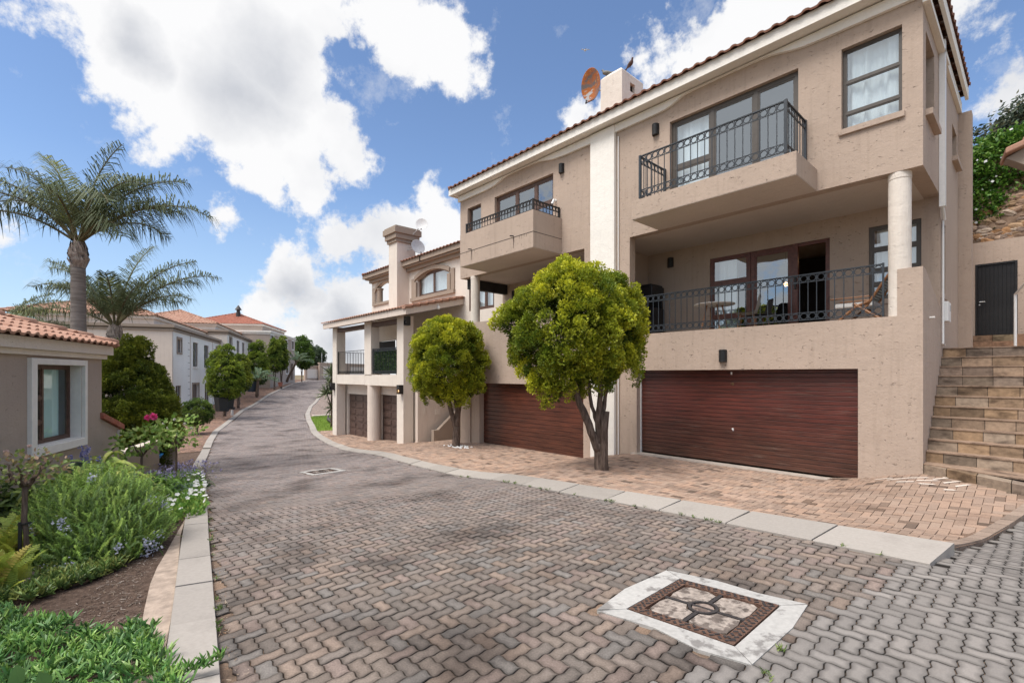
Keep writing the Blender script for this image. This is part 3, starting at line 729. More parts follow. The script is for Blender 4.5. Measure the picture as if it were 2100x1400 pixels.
# upper storey front
mb = MB(planeT(V0))
wall(mb, -14.6, -1.34, ZS, 8.9, [(-2.52,-1.62,6.6,8.12), (-6.05,-3.25,5.99,8.12), (-14.16,-13.37,7.0,8.08), (-12.62,-9.89,6.3,8.08)], .25)
# solid wall between the terraces + parapet/garage level
wall(mb, -8.69, -7.19, 3.0, ZS, [], .25)
wall(mb, -14.5, -1.34, -1.0, 3.03, [(-13.46,-8.73,-1.2,1.70), (-6.98,-2.26,-.6,2.11)], .25)
wall(mb, -14.5, -8.69, 3.03, 3.88, [], .25)
wall(mb, -1.69, -1.34, 3.03, 3.85, [], .25)
mb.box(-14.52,-13.95,V0-.05,V0-.001,-1.0,1.70,T=I4)
# right side wall (faces +x)
Ts = sideT(-1.34)
wall(mb, V0+.25, 12.8, ZS, 8.9, [(11.0,12.0,6.62,8.0)], .25, Ts)
wall(mb, V0+.25, 12.8, -.6, 3.03, [], .25, Ts)
mb.add([(V0+.25,0,3.03),(12.8,0,3.03),(12.8,0,3.33),(V0+.25,0,3.85),(V0+.25,.25,3.03),(12.8,.25,3.03),(12.8,.25,3.33),(V0+.25,.25,3.85)], [[0,1,2,3],[7,6,5,4],[3,2,6,7],[0,3,7,4],[1,5,6,2]], 0, None, Ts)
wall(mb, 12.8, 15.9, -.6, 8.9, [(12.93,13.6,3.66,5.13),(14.75,15.6,6.95,7.7)], .25, Ts)
wall(mb, 15.9, 19.4, -.6, 8.15, [], .25, Ts)
mb.box(-1.339,-1.10,15.9,16.2,-.4,8.33,T=I4)         # projecting fin

# left side wall and rear
Tl = Matrix.Translation((-14.6,0,0)) @ Matrix.Rotation(math.pi/2, 4, 'Z') 
wall(mb, V0+.25, 15.9, ZS, 8.9, [], -.25, Tl); wall(mb, 15.9, 19.4, ZS, 8.2, [], -.25, Tl)
wall(mb, 12.8, 19.4, -1.2, ZS, [], -.25, Tl)
wall(mb, V0+.25, 12.8, -1.2, 3.0, [], -.25, Tl)
mb.box(-14.6,-1.34,19.4,19.65,-1.2,8.2,T=I4); mb.box(-14.35,-1.59,15.7,15.9,7.5,8.86,T=I4)
# terrace back walls
wall(mb, -7.95, -1.59, 2.9, ZS, [(-6.05,-3.24,2.9,5.14),(-2.51,-1.63,3.62,5.2)], .2, planeT(12.8))
wall(mb, -14.35, -8.69, 2.9, ZS, [(-12.2,-9.6,3.0,5.1)], .2, planeT(12.8))
mb.box(-8.15,-7.95,V0+.25,12.8,2.9,ZS,T=I4); mb.box(-8.69,-8.49,V0+.25,12.8,2.9,ZS,T=I4)
mb.build('wall', M['beige'], H)
mb = MB()
mb.box(-14.35,-8.69,V0+.25,12.8,ZS-.004,ZS+.12); mb.box(-7.95,-1.59,V0+.25,12.8,ZS-.004,ZS+.12)
mb.box(-14.35,-1.59,12.8,19.4,ZS,ZS+.12)
mb.build('soffit', M['soffit'], H)
mb = MB(); mb.box(-14.2,-8.8,V0+.26,12.8,2.88,2.96); mb.box(-7.95,-1.6,V0+.26,12.8,2.88,2.96); mb.box(-14.3,-1.6,13.0,19.3,2.85,2.93); mb.box(-14.3,-1.6,V0+.3,19.3,5.85,5.95)
mb.build('floor_slab', simple('terrace_floor', (.30,.26,.23), .7, .1, 4), H)
# walls behind the openings, near-black: room shade put into the colour
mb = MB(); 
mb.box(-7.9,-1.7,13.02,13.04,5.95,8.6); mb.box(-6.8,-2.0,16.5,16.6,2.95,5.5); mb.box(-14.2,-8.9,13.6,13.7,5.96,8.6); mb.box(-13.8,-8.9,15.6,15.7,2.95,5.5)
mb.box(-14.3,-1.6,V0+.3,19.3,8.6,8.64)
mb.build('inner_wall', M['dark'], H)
# pilaster, mouldings, fascia
MB().box(-8.4,-7.6,V0-.11,V0-.001,-.7,8.62).build('pilaster', M['white'], H, bevel=.008)
mb = MB()
def wave_band(x0, x1, xs, z_lo, y0, y1):
    top = [(x1, 8.63), (x0, 8.63)]; mb.prism([(a, b) for a, b in z_lo] + top, 'y', y0, y1)
bR = [(-7.6,8.43),(-6.55,8.43),(-6.3,8.435),(-6.12,8.45),(-5.98,8.48),(-5.85,8.525),(-5.74,8.57),(-5.62,8.60),(-5.45,8.615),(-4.7,8.62),(-4.0,8.612),(-3.75,8.59),(-3.58,8.555),(-3.42,8.515),(-3.28,8.485),(-3.12,8.465),(-2.9,8.455),(-1.27,8.43)]
bL = [(-14.66,8.43),(-13.2,8.43),(-12.9,8.435),(-12.7,8.45),(-12.5,8.48),(-12.33,8.525),(-12.15,8.57),(-12.0,8.60),(-11.8,8.615),(-11.2,8.62),(-10.7,8.612),(-10.45,8.59),(-10.25,8.55),(-10.08,8.51),(-9.92,8.475),(-9.7,8.45),(-9.4,8.43),(-8.4,8.42)]
wave_band(-7.6,-1.27,None,bR,V0-.075,V0-.001); wave_band(-14.66,-8.4,None,bL,V0-.075,V0-.001)
mb.box(-1.339,-1.27,V0,15.9,8.33,8.56); mb.box(-1.339,-1.24,V0-.07,13.2,8.30,8.38)
mb.build('moulding', M['white'], H)
mb = MB()
mb.box(-14.85,-1.15,10.34,10.42,8.64,8.885); mb.box(-1.21,-1.15,10.42,15.9,8.60,8.84); mb.box(-14.85,-14.77,10.42,16.2,8.64,8.885)
mb.box(-14.80,-1.2,10.42,10.72,8.66,8.69)
mb.build('fascia', M['white'], H, bevel=.004)
for i in range(9): MB().box(-1.34,-1.215,10.9+i*.6,10.98+i*.6,8.66,8.78).build('rafter_end', M['brownwood'], H)
ro = hip_roof(H, I4, -14.95, -1.12, 10.26, 16.0, 8.87, R(18), 'tiledark', per=.27)
MB().box(-14.6,-1.4,16.0,19.6,8.2,8.26).build('flat_roof', M['trim'], H)
# balconies
def balc(x0, x1, y0, z0, z1, nm):
    b = MB().box(x0, x1, y0, V0-.002, z0, z1).build('balcony', M['beige'], H, bevel=.006)
    MB().box(x0+.004,x1-.004,y0+.004,V0-.006,z0-.006,z0-.001).build('soffit', M['soffit'], b)
    return b
b1 = balc(-6.35,-2.92,9.52,ZS,5.99,'r')
railing(b1, (-6.17,9.6,0), (-3.12,9.6,0), 6.03, 7.0)
railing(b1, (-6.17,9.6,0), (-6.17,V0-.03,0), 6.03, 7.0, posts=(False,True))
railing(b1, (-3.12,9.6,0), (-3.12,V0-.03,0), 6.03, 7.0, posts=(False,True))
b2 = balc(-12.98,-9.54,9.5,ZS,6.62,'l')
MB().box(-12.984,-9.536,9.494,V0-.004,6.0,6.012).build('joint_line', M['dark'], b2)
railing(b2, (-12.72,9.58,0), (-9.62,9.58,0), 6.625, 6.95, bot2=False, mat='blackiron', posts=(True,True), r=.058, sp=.135)
railing(b2, (-9.62,9.58,0), (-9.62,V0-.05,0), 6.625, 6.95, bot2=False, mat='blackiron', posts=(False,True), r=.058, sp=.135)
for x in (-12.35,-10.35): MB().tube([(x,9.49,6.04),(x,9.36,6.02)], .018, 8).build('spout', M['black'], b2)
rg = random.Random(2); stm = simple('rust_stain', (.13,.09,.07), .95, .3, 30)
for x in (-12.35,-12.2,-12.6,-10.35,-10.1,-10.0,-9.8,-9.9):
    h = rg.choice([.1,.12,.08]) if x not in (-12.35,-10.35) else .32
    w = .008+.012*(h > .2); MB().add([(x-w,9.4955,6.0),(x+w,9.4955,6.0),(x+w*.3,9.4955,6.0-h),(x-w*.3,9.4955,6.0-h)], [[0,3,2,1]]).build('stain', stm, b2)
# terrace railing
railing(H, (-7.15,V0+.08,0), (-1.9,V0+.08,0), 3.05, 4.0, sp=.148, posts=(True,True), ps=.03)
# columns
for x, y in ((-1.68,10.895), (-13.87,10.86)):
    zb = 3.03 if x > -5 else 3.88
    MB().lathe([(.165,zb),(.165,zb+.02),(.165,5.45),(.172,5.46),(.172,ZS)], 28, (x, y-.02, 0)).build('column', M['cream'], H, smooth=False)
# header over the open left side of the left terrace
MB().box(-14.5,-14.3,V0+.25,12.8,5.2,ZS).build('beam', M['dark'], H)
# pier stub and eaves return by the right terrace
# windows and doors
PT = planeT(V0)
window(H, PT, -2.52,-1.62,6.6,8.12, .10, 'alu', (), [(0,6.92),(0,7.50)], .045, sill=.05, curt=[(-2.48,-1.66)])
w = window(H, PT, -6.05,-3.25,5.99,8.12, .10, 'alu', (-5.05,-4.1), [(0,7.0),(0,6.3)], .085, curt=[(-6.0,-5.2)], name='balcony_door')
window(H, PT, -14.16,-13.37,7.0,8.08, .10, 'brownwood', (), [], .05)
window(H, PT, -12.62,-9.89,6.3,8.08, .10, 'brownwood', (-11.6,-10.72), [(2,7.28)], .09, name='balcony_door')
window(H, Ts, 11.0,12.0,6.62,8.0, .12, 'alu', (), [(0,7.2)], .05, sill=.10)
window(H, Ts, 14.75,15.6,6.95,7.7, .12, 'alu', (), [], .05, sill=.10)
window(H, Ts, 12.93,13.6,3.66,5.13, .12, 'brownwood', (), [(0,4.3)], .05, sill=.04)
TT = planeT(12.8)
o = window(H, TT, -6.05,-5.0,3.0,5.14, .03, 'redwood', (), [(0,4.45),(0,3.55)], .075, curt=[(-5.9,-5.4)], gm='glass', name='terrace_door')
o = window(H, TT, -5.0,-3.99,2.96,5.14, .05, 'redwood', (), [], .10, gm='glass', name='sliding_door')
MB(TT).box(-3.99,-3.90,.0,.09,2.96,5.14).box(-3.33,-3.24,.03,.09,2.96,5.14).box(-3.90,-3.33,.03,.09,5.06,5.14).build('door_frame', M['redwood'], H)
MB(TT).box(-3.965,-3.925,-.05,-.002,4.05,4.35).build('handle', M['black'], o, bevel=.008)
window(H, TT, -2.51,-1.63,3.62,5.2, .04, 'alu', (), [(0,4.7),(0,4.25),(0,3.95)], .06, sill=.03, curt=[(-2.4,-1.7)])
window(H, TT, -12.2,-9.6,3.0,5.1, .04, 'brownwood', (-11.4,-10.5), [], .08, name='terrace_door')
# recess wall of the left terrace where the neighbour's window shows
# garage doors
def garage(x0, x1, z0, z1, y, m, n, sill_h, groove, name='garage_door', T=I4, H_=None, plinth=True):
    mb = MB(T); h = (z1-z0)/n
    for i in range(n): mb.box(x0, x1, y, y+.04, z0+i*h+groove/2, z0+(i+1)*h-groove/2)
    o = mb.build(name, M[m], H_ or H, bevel=.004)
    MB(T).box(x0,x1,y+.03,y+.05,z0,z1).build('backing', M['dark'], o)
    return o
g1 = garage(-6.98,-2.26,0.03,2.13,10.9,'garage',23,0,.008)
g2 = garage(-13.46,-8.73,-.42,1.72,10.9,'garage2',15,0,.008)
MB().box(-4.63,-4.60,10.885,10.9,.75,.80).lathe([(.018,0),(.018,.03)],10,(0,0,0),T=Matrix.Translation((-4.62,10.9,.79))@Matrix.Rotation(R(90),4,'X')).build('handle', M['whitepl'], g1)
def text(s, loc, size, mat, parent, rot=(R(90),0,0), name='house_number', ext=.003):
    cu = bpy.data.curves.new(name, 'FONT'); cu.body = s; cu.size = size; cu.extrude = ext; cu.align_x = 'CENTER'
    tmp = bpy.data.objects.new('t', cu); COL.objects.link(tmp); bpy.context.view_layer.update()
    me = bpy.data.meshes.new_from_object(tmp.evaluated_get(bpy.context.evaluated_depsgraph_get())); bpy.data.objects.remove(tmp)
    me.transform(INV[parent.name] @ Matrix.Translation(loc) @ Matrix.Rotation(rot[2],4,'Z') @ Matrix.Rotation(rot[0],4,'X')); me.materials.clear(); me.materials.append(mat)
    o = bpy.data.objects.new(name, me); COL.objects.link(o); o.parent = parent; INV[o.name] = INV[parent.name]; return o
brass = simple('brass', (.40,.30,.16), .35, .2, 30, .8)
text('10', (-4.64,10.895,1.765), .085, brass, g1)
MB().box(-4.665,-4.635,10.885,10.899,2.0,2.06).build('keyhole_plate', M['whitetrim'], g1)
mb = MB(); mb.box(-7.1,-2.22,V0-.10,10.88,-.10,.0); mb.box(-13.5,-8.68,V0-.12,10.88,-.56,-.44); mb.build('door_sill', simple('sill_concrete', (.42,.36,.31), .9, .2, 8), H)
mb = MB(); mb.box(-7.08,-2.2,V0-.125,V0-.101,-.12,-.05); mb.build('sill_gap', M['dark'], H)  # dark strip along the foot of the right garage sill
MB().box(-6.99,-6.955,10.86,10.90,.0,2.10).build('edge_strip', M['whitepl'], H)
mb = MB(); mb.tube([(-7.52,V0-.035,8.3),(-7.52,V0-.035,-.12)], .014, 8); mb.build('conduit', M['whitepl'], H)
mb = MB(); mb.box(-1.335,-1.24,12.58,12.7,5.3,8.55); mb.tube([(-1.29,12.64,5.32),(-1.29,12.9,5.1)], .03, 8); mb.build('downpipe', M['whitepl'], H)
mb = MB(); mb.tube([(-1.31,12.9,5.1),(-1.31,12.9,2.62),(-1.31,13.1,2.6)], .02, 8); mb.build('drain_pipe', M['whitepl'], H)
# chimney of the main house
mb = MB(); cx0, cx1, cy0, cy1 = -9.11, -8.33, 12.0, 13.12
wall(mb, cx0, cx1, 8.9, 11.05, [], .1, planeT(cy0))
wall(mb, cy0+.1, cy1, 8.9, 11.05, [(12.42,12.68,10.55,10.82)], .1, sideT(cx1))
mb.box(cx0,cx0+.1,cy0+.1,cy1,8.9,11.05); mb.box(cx0+.1,cx1-.1,cy1-.1,cy1,8.9,11.05)
mb.add([(cx0,cy0,11.05),(cx1,cy0,11.05),(cx1,cy1,11.05),(cx0,cy1,11.05),(cx0+.1,cy0+.1,11.17),(cx1-.1,cy0+.1,11.17),(cx1-.1,cy1-.1,11.17),(cx0+.1,cy1-.1,11.17)],[[0,1,5,4],[1,2,6,5],[2,3,7,6],[3,0,4,7],[4,5,6,7]])
mb.build('chimney', M['cream'], H)

# ---- lamps, camera, dishes on the house
def wall_lamp(loc, label, group, facing=0., h=.27, r=.085, name='wall_lamp'):
    t = thing(name, label, 'lamp', loc, facing, group)
    T = INV[t.name].inverted(); mb = MB(T); n = 9
    mb.box(-r,r,-.02,0,0,h)
    mb.build('back_plate', M['black'], t)
    mb = MB(T)
    for i in range(n):
        z = h*(i+.15)/n; 
        a = [(r*math.cos(math.pi*k/10+math.pi), -.02+r*1.15*math.sin(math.pi*k/10+math.pi)) for k in range(11)]
        mb.prism([(p[0], p[1]) for p in a], 'z', z, z+h/n*.72)
        mb.prism([(p[0]*.85, (p[1]+.02)*.85-.02) for p in a], 'z', z+h/n*.72, z+h/n*1.0+.001)
    mb.build('louvre', M['black'], t)
    return t
LG = 'black louvred wall lamps'
wall_lamp((-4.75,V0-.002,2.28), 'black ribbed wall lamp centred above the right-hand garage door', LG)
wall_lamp((-6.42,V0-.002,7.93), 'black ribbed wall lamp on the upper wall left of the large balcony door', LG)
wall_lamp((-9.53,V0-.002,7.95), 'black ribbed wall lamp on the upper wall above the small low-railed balcony', LG)
wall_lamp((-7.2,12.798,5.1), 'black wall lamp at the left end of the furnished terrace', LG)
wall_lamp((-1.93,12.76,5.24), 'black ribbed wall lamp half hidden behind the right white column', LG, h=.22)
wall_lamp((-13.9,12.798,5.0), 'black wall lamp under the left terrace ceiling above the big round tree', LG)
def cctv(loc, rz, label):
    t = thing('security_camera', label, 'camera', loc, rz); T = INV[t.name].inverted()
    MB(T).lathe([(.035,0),(.035,.02)],12,T=T@Matrix.Rotation(R(90),4,'X')).tube([(0,-.02,0),(0,-.10,.02)],.012,8).build('bracket', M['whitepl'], t)
    mb = MB(T); mb.tube([(0,-.08,-.0),(-.03,-.13,-.13)], .04, 12); mb.build('body', M['whitepl'], t)
    MB(T).tube([(-.03,-.13,-.13),(-.031,-.132,-.137)], .03, 12).build('lens', M['black'], t)
cctv((-9.78,V0-.002,7.22), 0, 'white security camera on the wall beside the low-railed balcony')
t = thing('meter_box', 'small white electricity box on the side wall above the stairs', 'meter box', (-1.34,13.1,3.05)); 
mb = MB(); mb.box(-1.336,-1.24,13.0,13.45,3.08,3.48); mb.build('box', M['whitepl'], t, bevel=.01); mb = MB(); mb.box(-1.24,-1.237,13.25,13.4,3.3,3.42); mb.build('door_panel', M['greymetal'], t)
MB().tube([(-1.334,11.35,3.02),(-1.26,11.35,3.02)], .022, 10).build('pipe_stub', M['whitetrim'], H)
def rustdish():
    m, nt, b = newmat('rusted_dish'); n = noise(nt, 2.4, 4, None, (1,1,2.4), .6); n2 = noise(nt, 9, 5)
    c = mixc(nt, ramp(nt, n, .42, .56), (.16,.135,.13), (.42,.13,.03)); c = mixc(nt, ramp(nt, n2, .60, .68), c, (.62,.36,.12)); c = mixc(nt, ramp(nt, n, .62, .66), c, (.45,.46,.47))
    setc(nt, b, c, .6, .3); return m
def dish(name, label, c, r, az, el, mat, pole, arm=True, group=None, squash=1.):
    """c = centre; az/el = where it looks"""
    t = thing(name, label, 'satellite dish', c, 0, group)
    d = Vector((math.cos(el)*math.cos(az), math.cos(el)*math.sin(az), math.sin(el))); q = d.to_track_quat('Z', 'Y').to_matrix().to_4x4()
    T = Matrix.Translation(c) @ q; mb = MB(T); n = 28; prof = [(.001,-.16*r),(.3*r,-.145*r),(.6*r,-.10*r),(.85*r,-.035*r),(r,0.),(r*1.02,.0),(r*1.0,-.02*r),(.85*r,-.06*r),(.6*r,-.125*r),(.3*r,-.17*r),(.001,-.19*r)]
    mb.lathe(prof, n); mb.build('reflector', mat, t, smooth=True)
    mb = MB(T); a = Vector((0,-r*.98,-.02)); mb.tube([a, (0,-r*1.25,r*.75)], .014, 6); mb.build('feed_arm', M['rust'] if mat.name.startswith('rust') else M['greymetal'], t)
    MB(T).tube([(0,-r*1.25,r*.72),(0,-r*1.05,r*.62)], .028, 10).build('feed_horn', M['black'], t)
    MB().tube([tuple(T @ Vector((0,0,-.17*r))), tuple(T @ Vector((0,0,-.3*r))), *pole], .022, 8).build('mount', M['greymetal'], t)
    return t
dish('satellite_dish', 'large rusty satellite dish fixed left of the white chimney on the main roof', (-9.62,12.15,11.2), .46, R(-104), R(-14), rustdish(), [(-9.3,12.4,10.9),(-9.11,12.5,10.9)])

# ---- terrace furniture
fab = simple('grey_seat_shell', (.42,.38,.33), .8, .08, 20); dfab = simple('dark_seat_shell', (.05,.045,.045), .8, .1, 20)
def table(c):
    t = thing('round_table', 'round white cafe table with splayed wooden legs on the terrace', 'table', c); T = INV[t.name].inverted()
    MB(T).lathe([(.44,.70),(.46,.712),(.46,.722),(.44,.73)], 32).build('tabletop', M['whitetrim'], t)
    for k in range(4):
        a = math.pi/4+k*math.pi/2; MB(T).tube([(.18*math.cos(a),.18*math.sin(a),.70),(.33*math.cos(a),.33*math.sin(a),0)], [.022,.014], 8).build('leg', M['teak'], t)
def chair(c, rz, label, fm):
    t = thing('dining_chair', label, 'chair', c, rz, 'moulded terrace chairs'); T = INV[t.name].inverted()
    prof = [(-.23,.47),(-.21,.445),(-.05,.43),(.12,.44),(.19,.47),(.23,.55),(.26,.68),(.285,.82),(.29,.86)]
    v = []; n = len(prof)
    for th in (0, .018):
        for i, (y, z) in enumerate(prof):
            w = [.19,.225,.24,.235,.23,.225,.215,.19,.12][i]
            for s in (-1,-.6,0,.6,1): v.append((s*w, y-th*.3-(.03 if i > 4 else 0)*abs(s)**2, z-th+.03*abs(s)**2*(1 if i < 5 else 0)))
    f = []; m = n*5
    for i in range(n-1):
        for j in range(4): q = [i*5+j, i*5+j+1, (i+1)*5+j+1, (i+1)*5+j]; f += [q, [p+m for p in q[::-1]]]
    MB(T).add(v, f).build('seat_shell', fm, t, smooth=True)
    for sx in (-1,1):
        for sy in (-1,1): MB(T).tube([(sx*.12,sy*.12,.425),(sx*.21,sy*.21,0)], [.017,.010], 8).build('leg', M['teak'], t)
FZ = 2.96
table((-5.25,11.35,FZ)); chair((-4.55,11.5,FZ), R(-75), 'pale moulded chair with wooden legs right of the round terrace table', fab); chair((-4.55,12.2,FZ), R(-50), 'dark moulded chair behind the pale one beside the terrace doors', dfab)
t = thing('lounge_chair', 'low teak lounge chair with woven back and white cushion beside the white column', 'lounge chair', (-2.3,11.35,FZ), R(-92)); T = INV[t.name].inverted()
for s in (-1,1):
    MB(T).tube([(s*.30,-.42,.02),(s*.30,-.05,.34),(s*.30,.15,.42)], [.024,.028,.024], 8).build('front_leg', M['teak'], t)
    MB(T).tube([(s*.30,-.10,.40),(s*.30,.42,.0)], [.026,.024], 8).build('rear_leg', M['teak'], t)
    MB(T).box(s*.30-.035,s*.30+.035,-.48,.16,.50,.53).build('armrest', M['teak'], t, bevel=.01)
    MB(T).tube([(s*.27,.08,.30),(s*.27,.50,.98)], .024, 8).build('back_rail', M['teak'], t)
MB(T).box(-.27,.27,-.42,.20,.33,.43).build('cushion', M['whitetrim'], t, bevel=.03)
mb = MB(T)
for k in range(16):
    q = k/15; mb.box(-.25,.25,.09+q*.40,.105+q*.40,.34+q*.62,.365+q*.62)
for k in range(12):
    x = -.24+k*.0436; mb.tube([(x,.085,.33),(x,.49,.97)], .007, 5)
mb.build('woven_back', simple('woven_cord', (.16,.16,.15), .9, .2, 40), t)
t = thing('barbecue', 'black built-in barbecue hood at the left end of the terrace', 'barbecue', (-7.55,12.2,FZ))
MB().box(-7.93,-7.3,11.95,12.6,4.2,4.5).box(-7.9,-7.35,12.0,12.6,4.5,4.56).build('hood', M['black'], t, bevel=.02)
MB().box(-7.93,-7.35,12.1,12.7,2.97,3.9).box(-7.9,-7.4,12.65,12.7,3.9,4.2).build('firebox', M['black'], t, bevel=.01)
def lampglow(name, st):
    m, nt, b = newmat(name); b.inputs['Emission Color'].default_value = (1,.55,.25,1); b.inputs['Emission Strength'].default_value = st; b.inputs['Base Color'].default_value = (.8,.6,.4,1); return m
GLOW = lampglow('lamp_bulb', 5.)
for c, l in (((-3.42,14.2,5.0), 'small glowing pendant bulb at the top corner of the open terrace doorway'), ((-4.55,14.0,4.4),'glowing pendant bulb seen through the sliding glass door'), ((-5.35,14.0,4.3),'glowing pendant bulb seen through the left glass door panel')):
    t = thing('pendant_lamp', l, 'lamp', c); MB().ball(c,(.05,.05,.055)).build('bulb', GLOW, t, smooth=True); MB().tube([(c[0],c[1],c[2]+.05),(c[0],c[1],ZS)], .006, 5).build('cord', M['black'], t)

# ---- birds
def bird(loc, rz, label, L=.26, col=(.10,.07,.06), flying=False, name='pigeon', k=1.):
    mb = MB(Matrix.Translation(loc) @ Matrix.Rotation(rz,4,'Z') @ Matrix.Scale(k,4))
    if not flying:
        prof = [(-.17,.075,.012),(-.12,.085,.03),(-.05,.10,.055),(.03,.115,.065),(.08,.14,.055),(.10,.18,.032),(.112,.21,.03),(.13,.225,.026),(.155,.222,.006),(.175,.216,.002)]
        mb.tube([(a,0,b) for a,b,_ in prof], [c for *_,c in prof], 12); mb.tube([(0,.02,.06),(.005,.02,0)], .006, 5); mb.tube([(0,-.02,.06),(.005,-.02,0)], .006, 5)
        mb.tube([(-.26,0,.05),(-.14,0,.085)], [.03,.02], 6)
    else:
        prof = [(-.2,0,.01),(-.1,0,.045),(.05,0,.06),(.14,.01,.04),(.19,.015,.035),(.25,.01,.004)]
        mb.tube([(a,0,b) for a,b,_ in prof], [c for *_,c in prof], 10)
        for s in (-1,1):
            mb.add([(.08,s*.04,.02),(.10,s*.28,.14),(.02,s*.52,.10),(-.06,s*.30,.11),(-.08,s*.04,.01),(.08,s*.04,.0),(.10,s*.28,.13),(.02,s*.52,.095),(-.06,s*.30,.10),(-.08,s*.04,-.01)], [[0,1,3,4],[1,2,3],[9,8,6,5],[8,7,6],[0,5,6,1],[1,6,7,2],[3,8,9,4],[2,7,8,3]])
        mb.add([(-.18,-.03,0),(-.3,-.07,0),(-.3,.07,0),(-.18,.03,0),(-.18,0,.01)],[[0,1,2,3],[4,2,1]])
    return mb.build(name, simple('feathers_'+name, col, .7, .2, 30), smooth=True, label=label, cat='bird')
bird((-8.95,12.08,11.13), R(200), 'grey pigeon perched on the left edge of the white chimney', col=(.16,.15,.13))
bird((-8.22,12.25,11.12), R(-20), 'dark brown pigeon perched on the front corner of the white chimney', col=(.10,.055,.045))
bird((-19.1,23.6,22.2), R(140), 'white bird flying in the blue sky above the rusty satellite dish', col=(.8,.8,.8), flying=True, name='flying_bird', k=.6)
bird((-32.3,12.75,-1.27), R(170), 'dark long-billed bird pecking on the lawn patch', col=(.05,.045,.04), name='ibis', k=2.1)

# ================================================================== NEIGHBOUR HOUSE (same row, further down)
H3 = thing('neighbour_house', 'pale house next door with open pillared balcony, two single garage doors and a tall chimney', 'house', (-22, 11, -1.2))
VW = 13.2; P3 = planeT(VW)
mb = MB()
# upper wall with arched window and arched opening
wall(mb, -23.2, -14.62, 2.0, 7.75, [(-21.75,-18.95,6.0,7.2), (-17.35,-15.6,4.85,5.95)], .25, P3)
wall(mb, -26.9, -23.2, 5.4, 7.75, [(-26.4,-23.9,6.2,7.3)], .25, P3)
wall(mb, -26.9, -21.0, 2.0, 5.5, [(-26.2,-24.0,2.0,3.95)], .25, planeT(VW+.02))
mb.box(-26.9,-26.65,VW+.25,17,5.2,5.9); mb.box(-14.87,-14.62,VW+.25,18,-1.2,7.75); mb.box(-26.9,-14.62,18,18.2,-1.2,6.0)
mb.box(-23.4,-23.2,VW+.25,18,2.0,7.75)
# arch spandrels of the open arch
n = 12; cx, rx_, rz_ = -25.15, 1.25, .5
for i in range(n):
    a0, a1 = math.pi*i/n, math.pi*(i+1)/n
    x0, x1 = cx-rx_*math.cos(a0), cx-rx_*math.cos(a1); za, zb = 6.8+rz_*math.sin(a0), 6.8+rz_*math.sin(a1)
    mb.prism([(x0,za),(x1,zb),(x1,7.301),(x0,7.301)], 'y', VW+.03, VW+.22)
mb.build('upper_wall', M['cream'], H3)
mb = MB()
cx, hw = -20.35, 1.40
for i in range(n):       # segmental arch head of the window
    u0, u1 = -hw+2*hw*i/n, -hw+2*hw*(i+1)/n; z0 = 7.2-.34*(u0/hw)**2; z1 = 7.2-.34*(u1/hw)**2
    mb.prism([(cx+u0,z0),(cx+u1,z1),(cx+u1,7.203),(cx+u0,7.203)], 'y', VW+.002, VW+.20)
    mb.prism([(cx+u0*1.12,z0+.02),(cx+u1*1.12,z1+.02),(cx+u1*1.12,z1+.22),(cx+u0*1.12,z0+.22)], 'y', VW-.10, VW-.001)
for s in (-1,1):
    a = cx+s*hw; mb.box(min(a,a+s*.24),max(a,a+s*.24),VW-.10,VW-.001,6.0,6.78); mb.box(min(a+s*.2,a+s*.52),max(a+s*.2,a+s*.52),VW-.06,VW-.001,5.9,7.0)
mb.box(cx-hw-.55,cx+hw+.55,VW-.12,VW-.001,5.82,5.99)
mb.box(-26.7,-23.6,VW-.08,VW-.001,6.05,6.19); mb.box(-26.75,-26.42,VW-.06,VW-.001,6.2,7.1)
for i in range(n):
    a0, a1 = math.pi*i/n, math.pi*(i+1)/n; c2 = -25.15
    mb.prism([(c2-1.25*math.cos(a0),6.8+.5*math.sin(a0)),(c2-1.25*math.cos(a1),6.8+.5*math.sin(a1)),(c2-1.42*math.cos(a1),6.8+.68*math.sin(a1)),(c2-1.42*math.cos(a0),6.8+.68*math.sin(a0))], 'y', VW-.07, VW-.001)
mb.build('window_surround', M['trim'], H3)
MB().lathe([(.16,6.2),(.16,6.95),(.2,6.98),(.2,7.05)],16,(-26.1,VW+.12,0)).build('arch_column', M['trim'], H3)
window(H3, P3, -21.72,-18.98,6.0,7.2, .10, 'brownwood', (-20.35,), [], .09, curt=[(-21.6,-20.4),(-20.3,-19.1)])
window(H3, P3, -17.35,-15.6,4.85,5.95, .04, 'brownwood', (-16.8,-16.2), [], .09, curt=[(-17.3,-15.7)])
mb = MB(); mb.box(-27.3,-22.9,VW-.42,VW-.34,7.68,7.93); mb.box(-20.9,-14.62,VW-.42,VW-.34,7.68,7.93); mb.box(-23.1,-20.8,VW-.42,VW-.34,7.68,7.93); mb.box(-27.1,-14.62,VW-.34,VW-.05,7.60,7.66); mb.box(-26.95,-14.62,VW-.16,VW-.001,7.42,7.60)
mb.box(-27.3,-27.22,VW-.34,17.9,7.68,7.93)
mb.build('fascia', M['trim'], H3)
hip_roof(H3, I4, -27.4,-14.6,VW-.5,18.4,7.92,R(16),'tiledark')
# chimney
mb = MB(); mb.box(-23.5,-22.62,12.5,13.6,4.9,8.95); mb.build('chimney', M['cream'], H3)
ch = H3.children[-1]
mb = MB(); mb.box(-23.58,-22.54,12.42,13.68,8.95,9.12); mb.box(-23.66,-22.46,12.34,13.76,9.12,9.38); mb.box(-23.74,-22.38,12.26,13.84,9.38,9.68); mb.box(-23.68,-22.44,12.32,13.78,9.68,9.76); mb.build('chimney_cap', M['trim'], ch, bevel=.01)
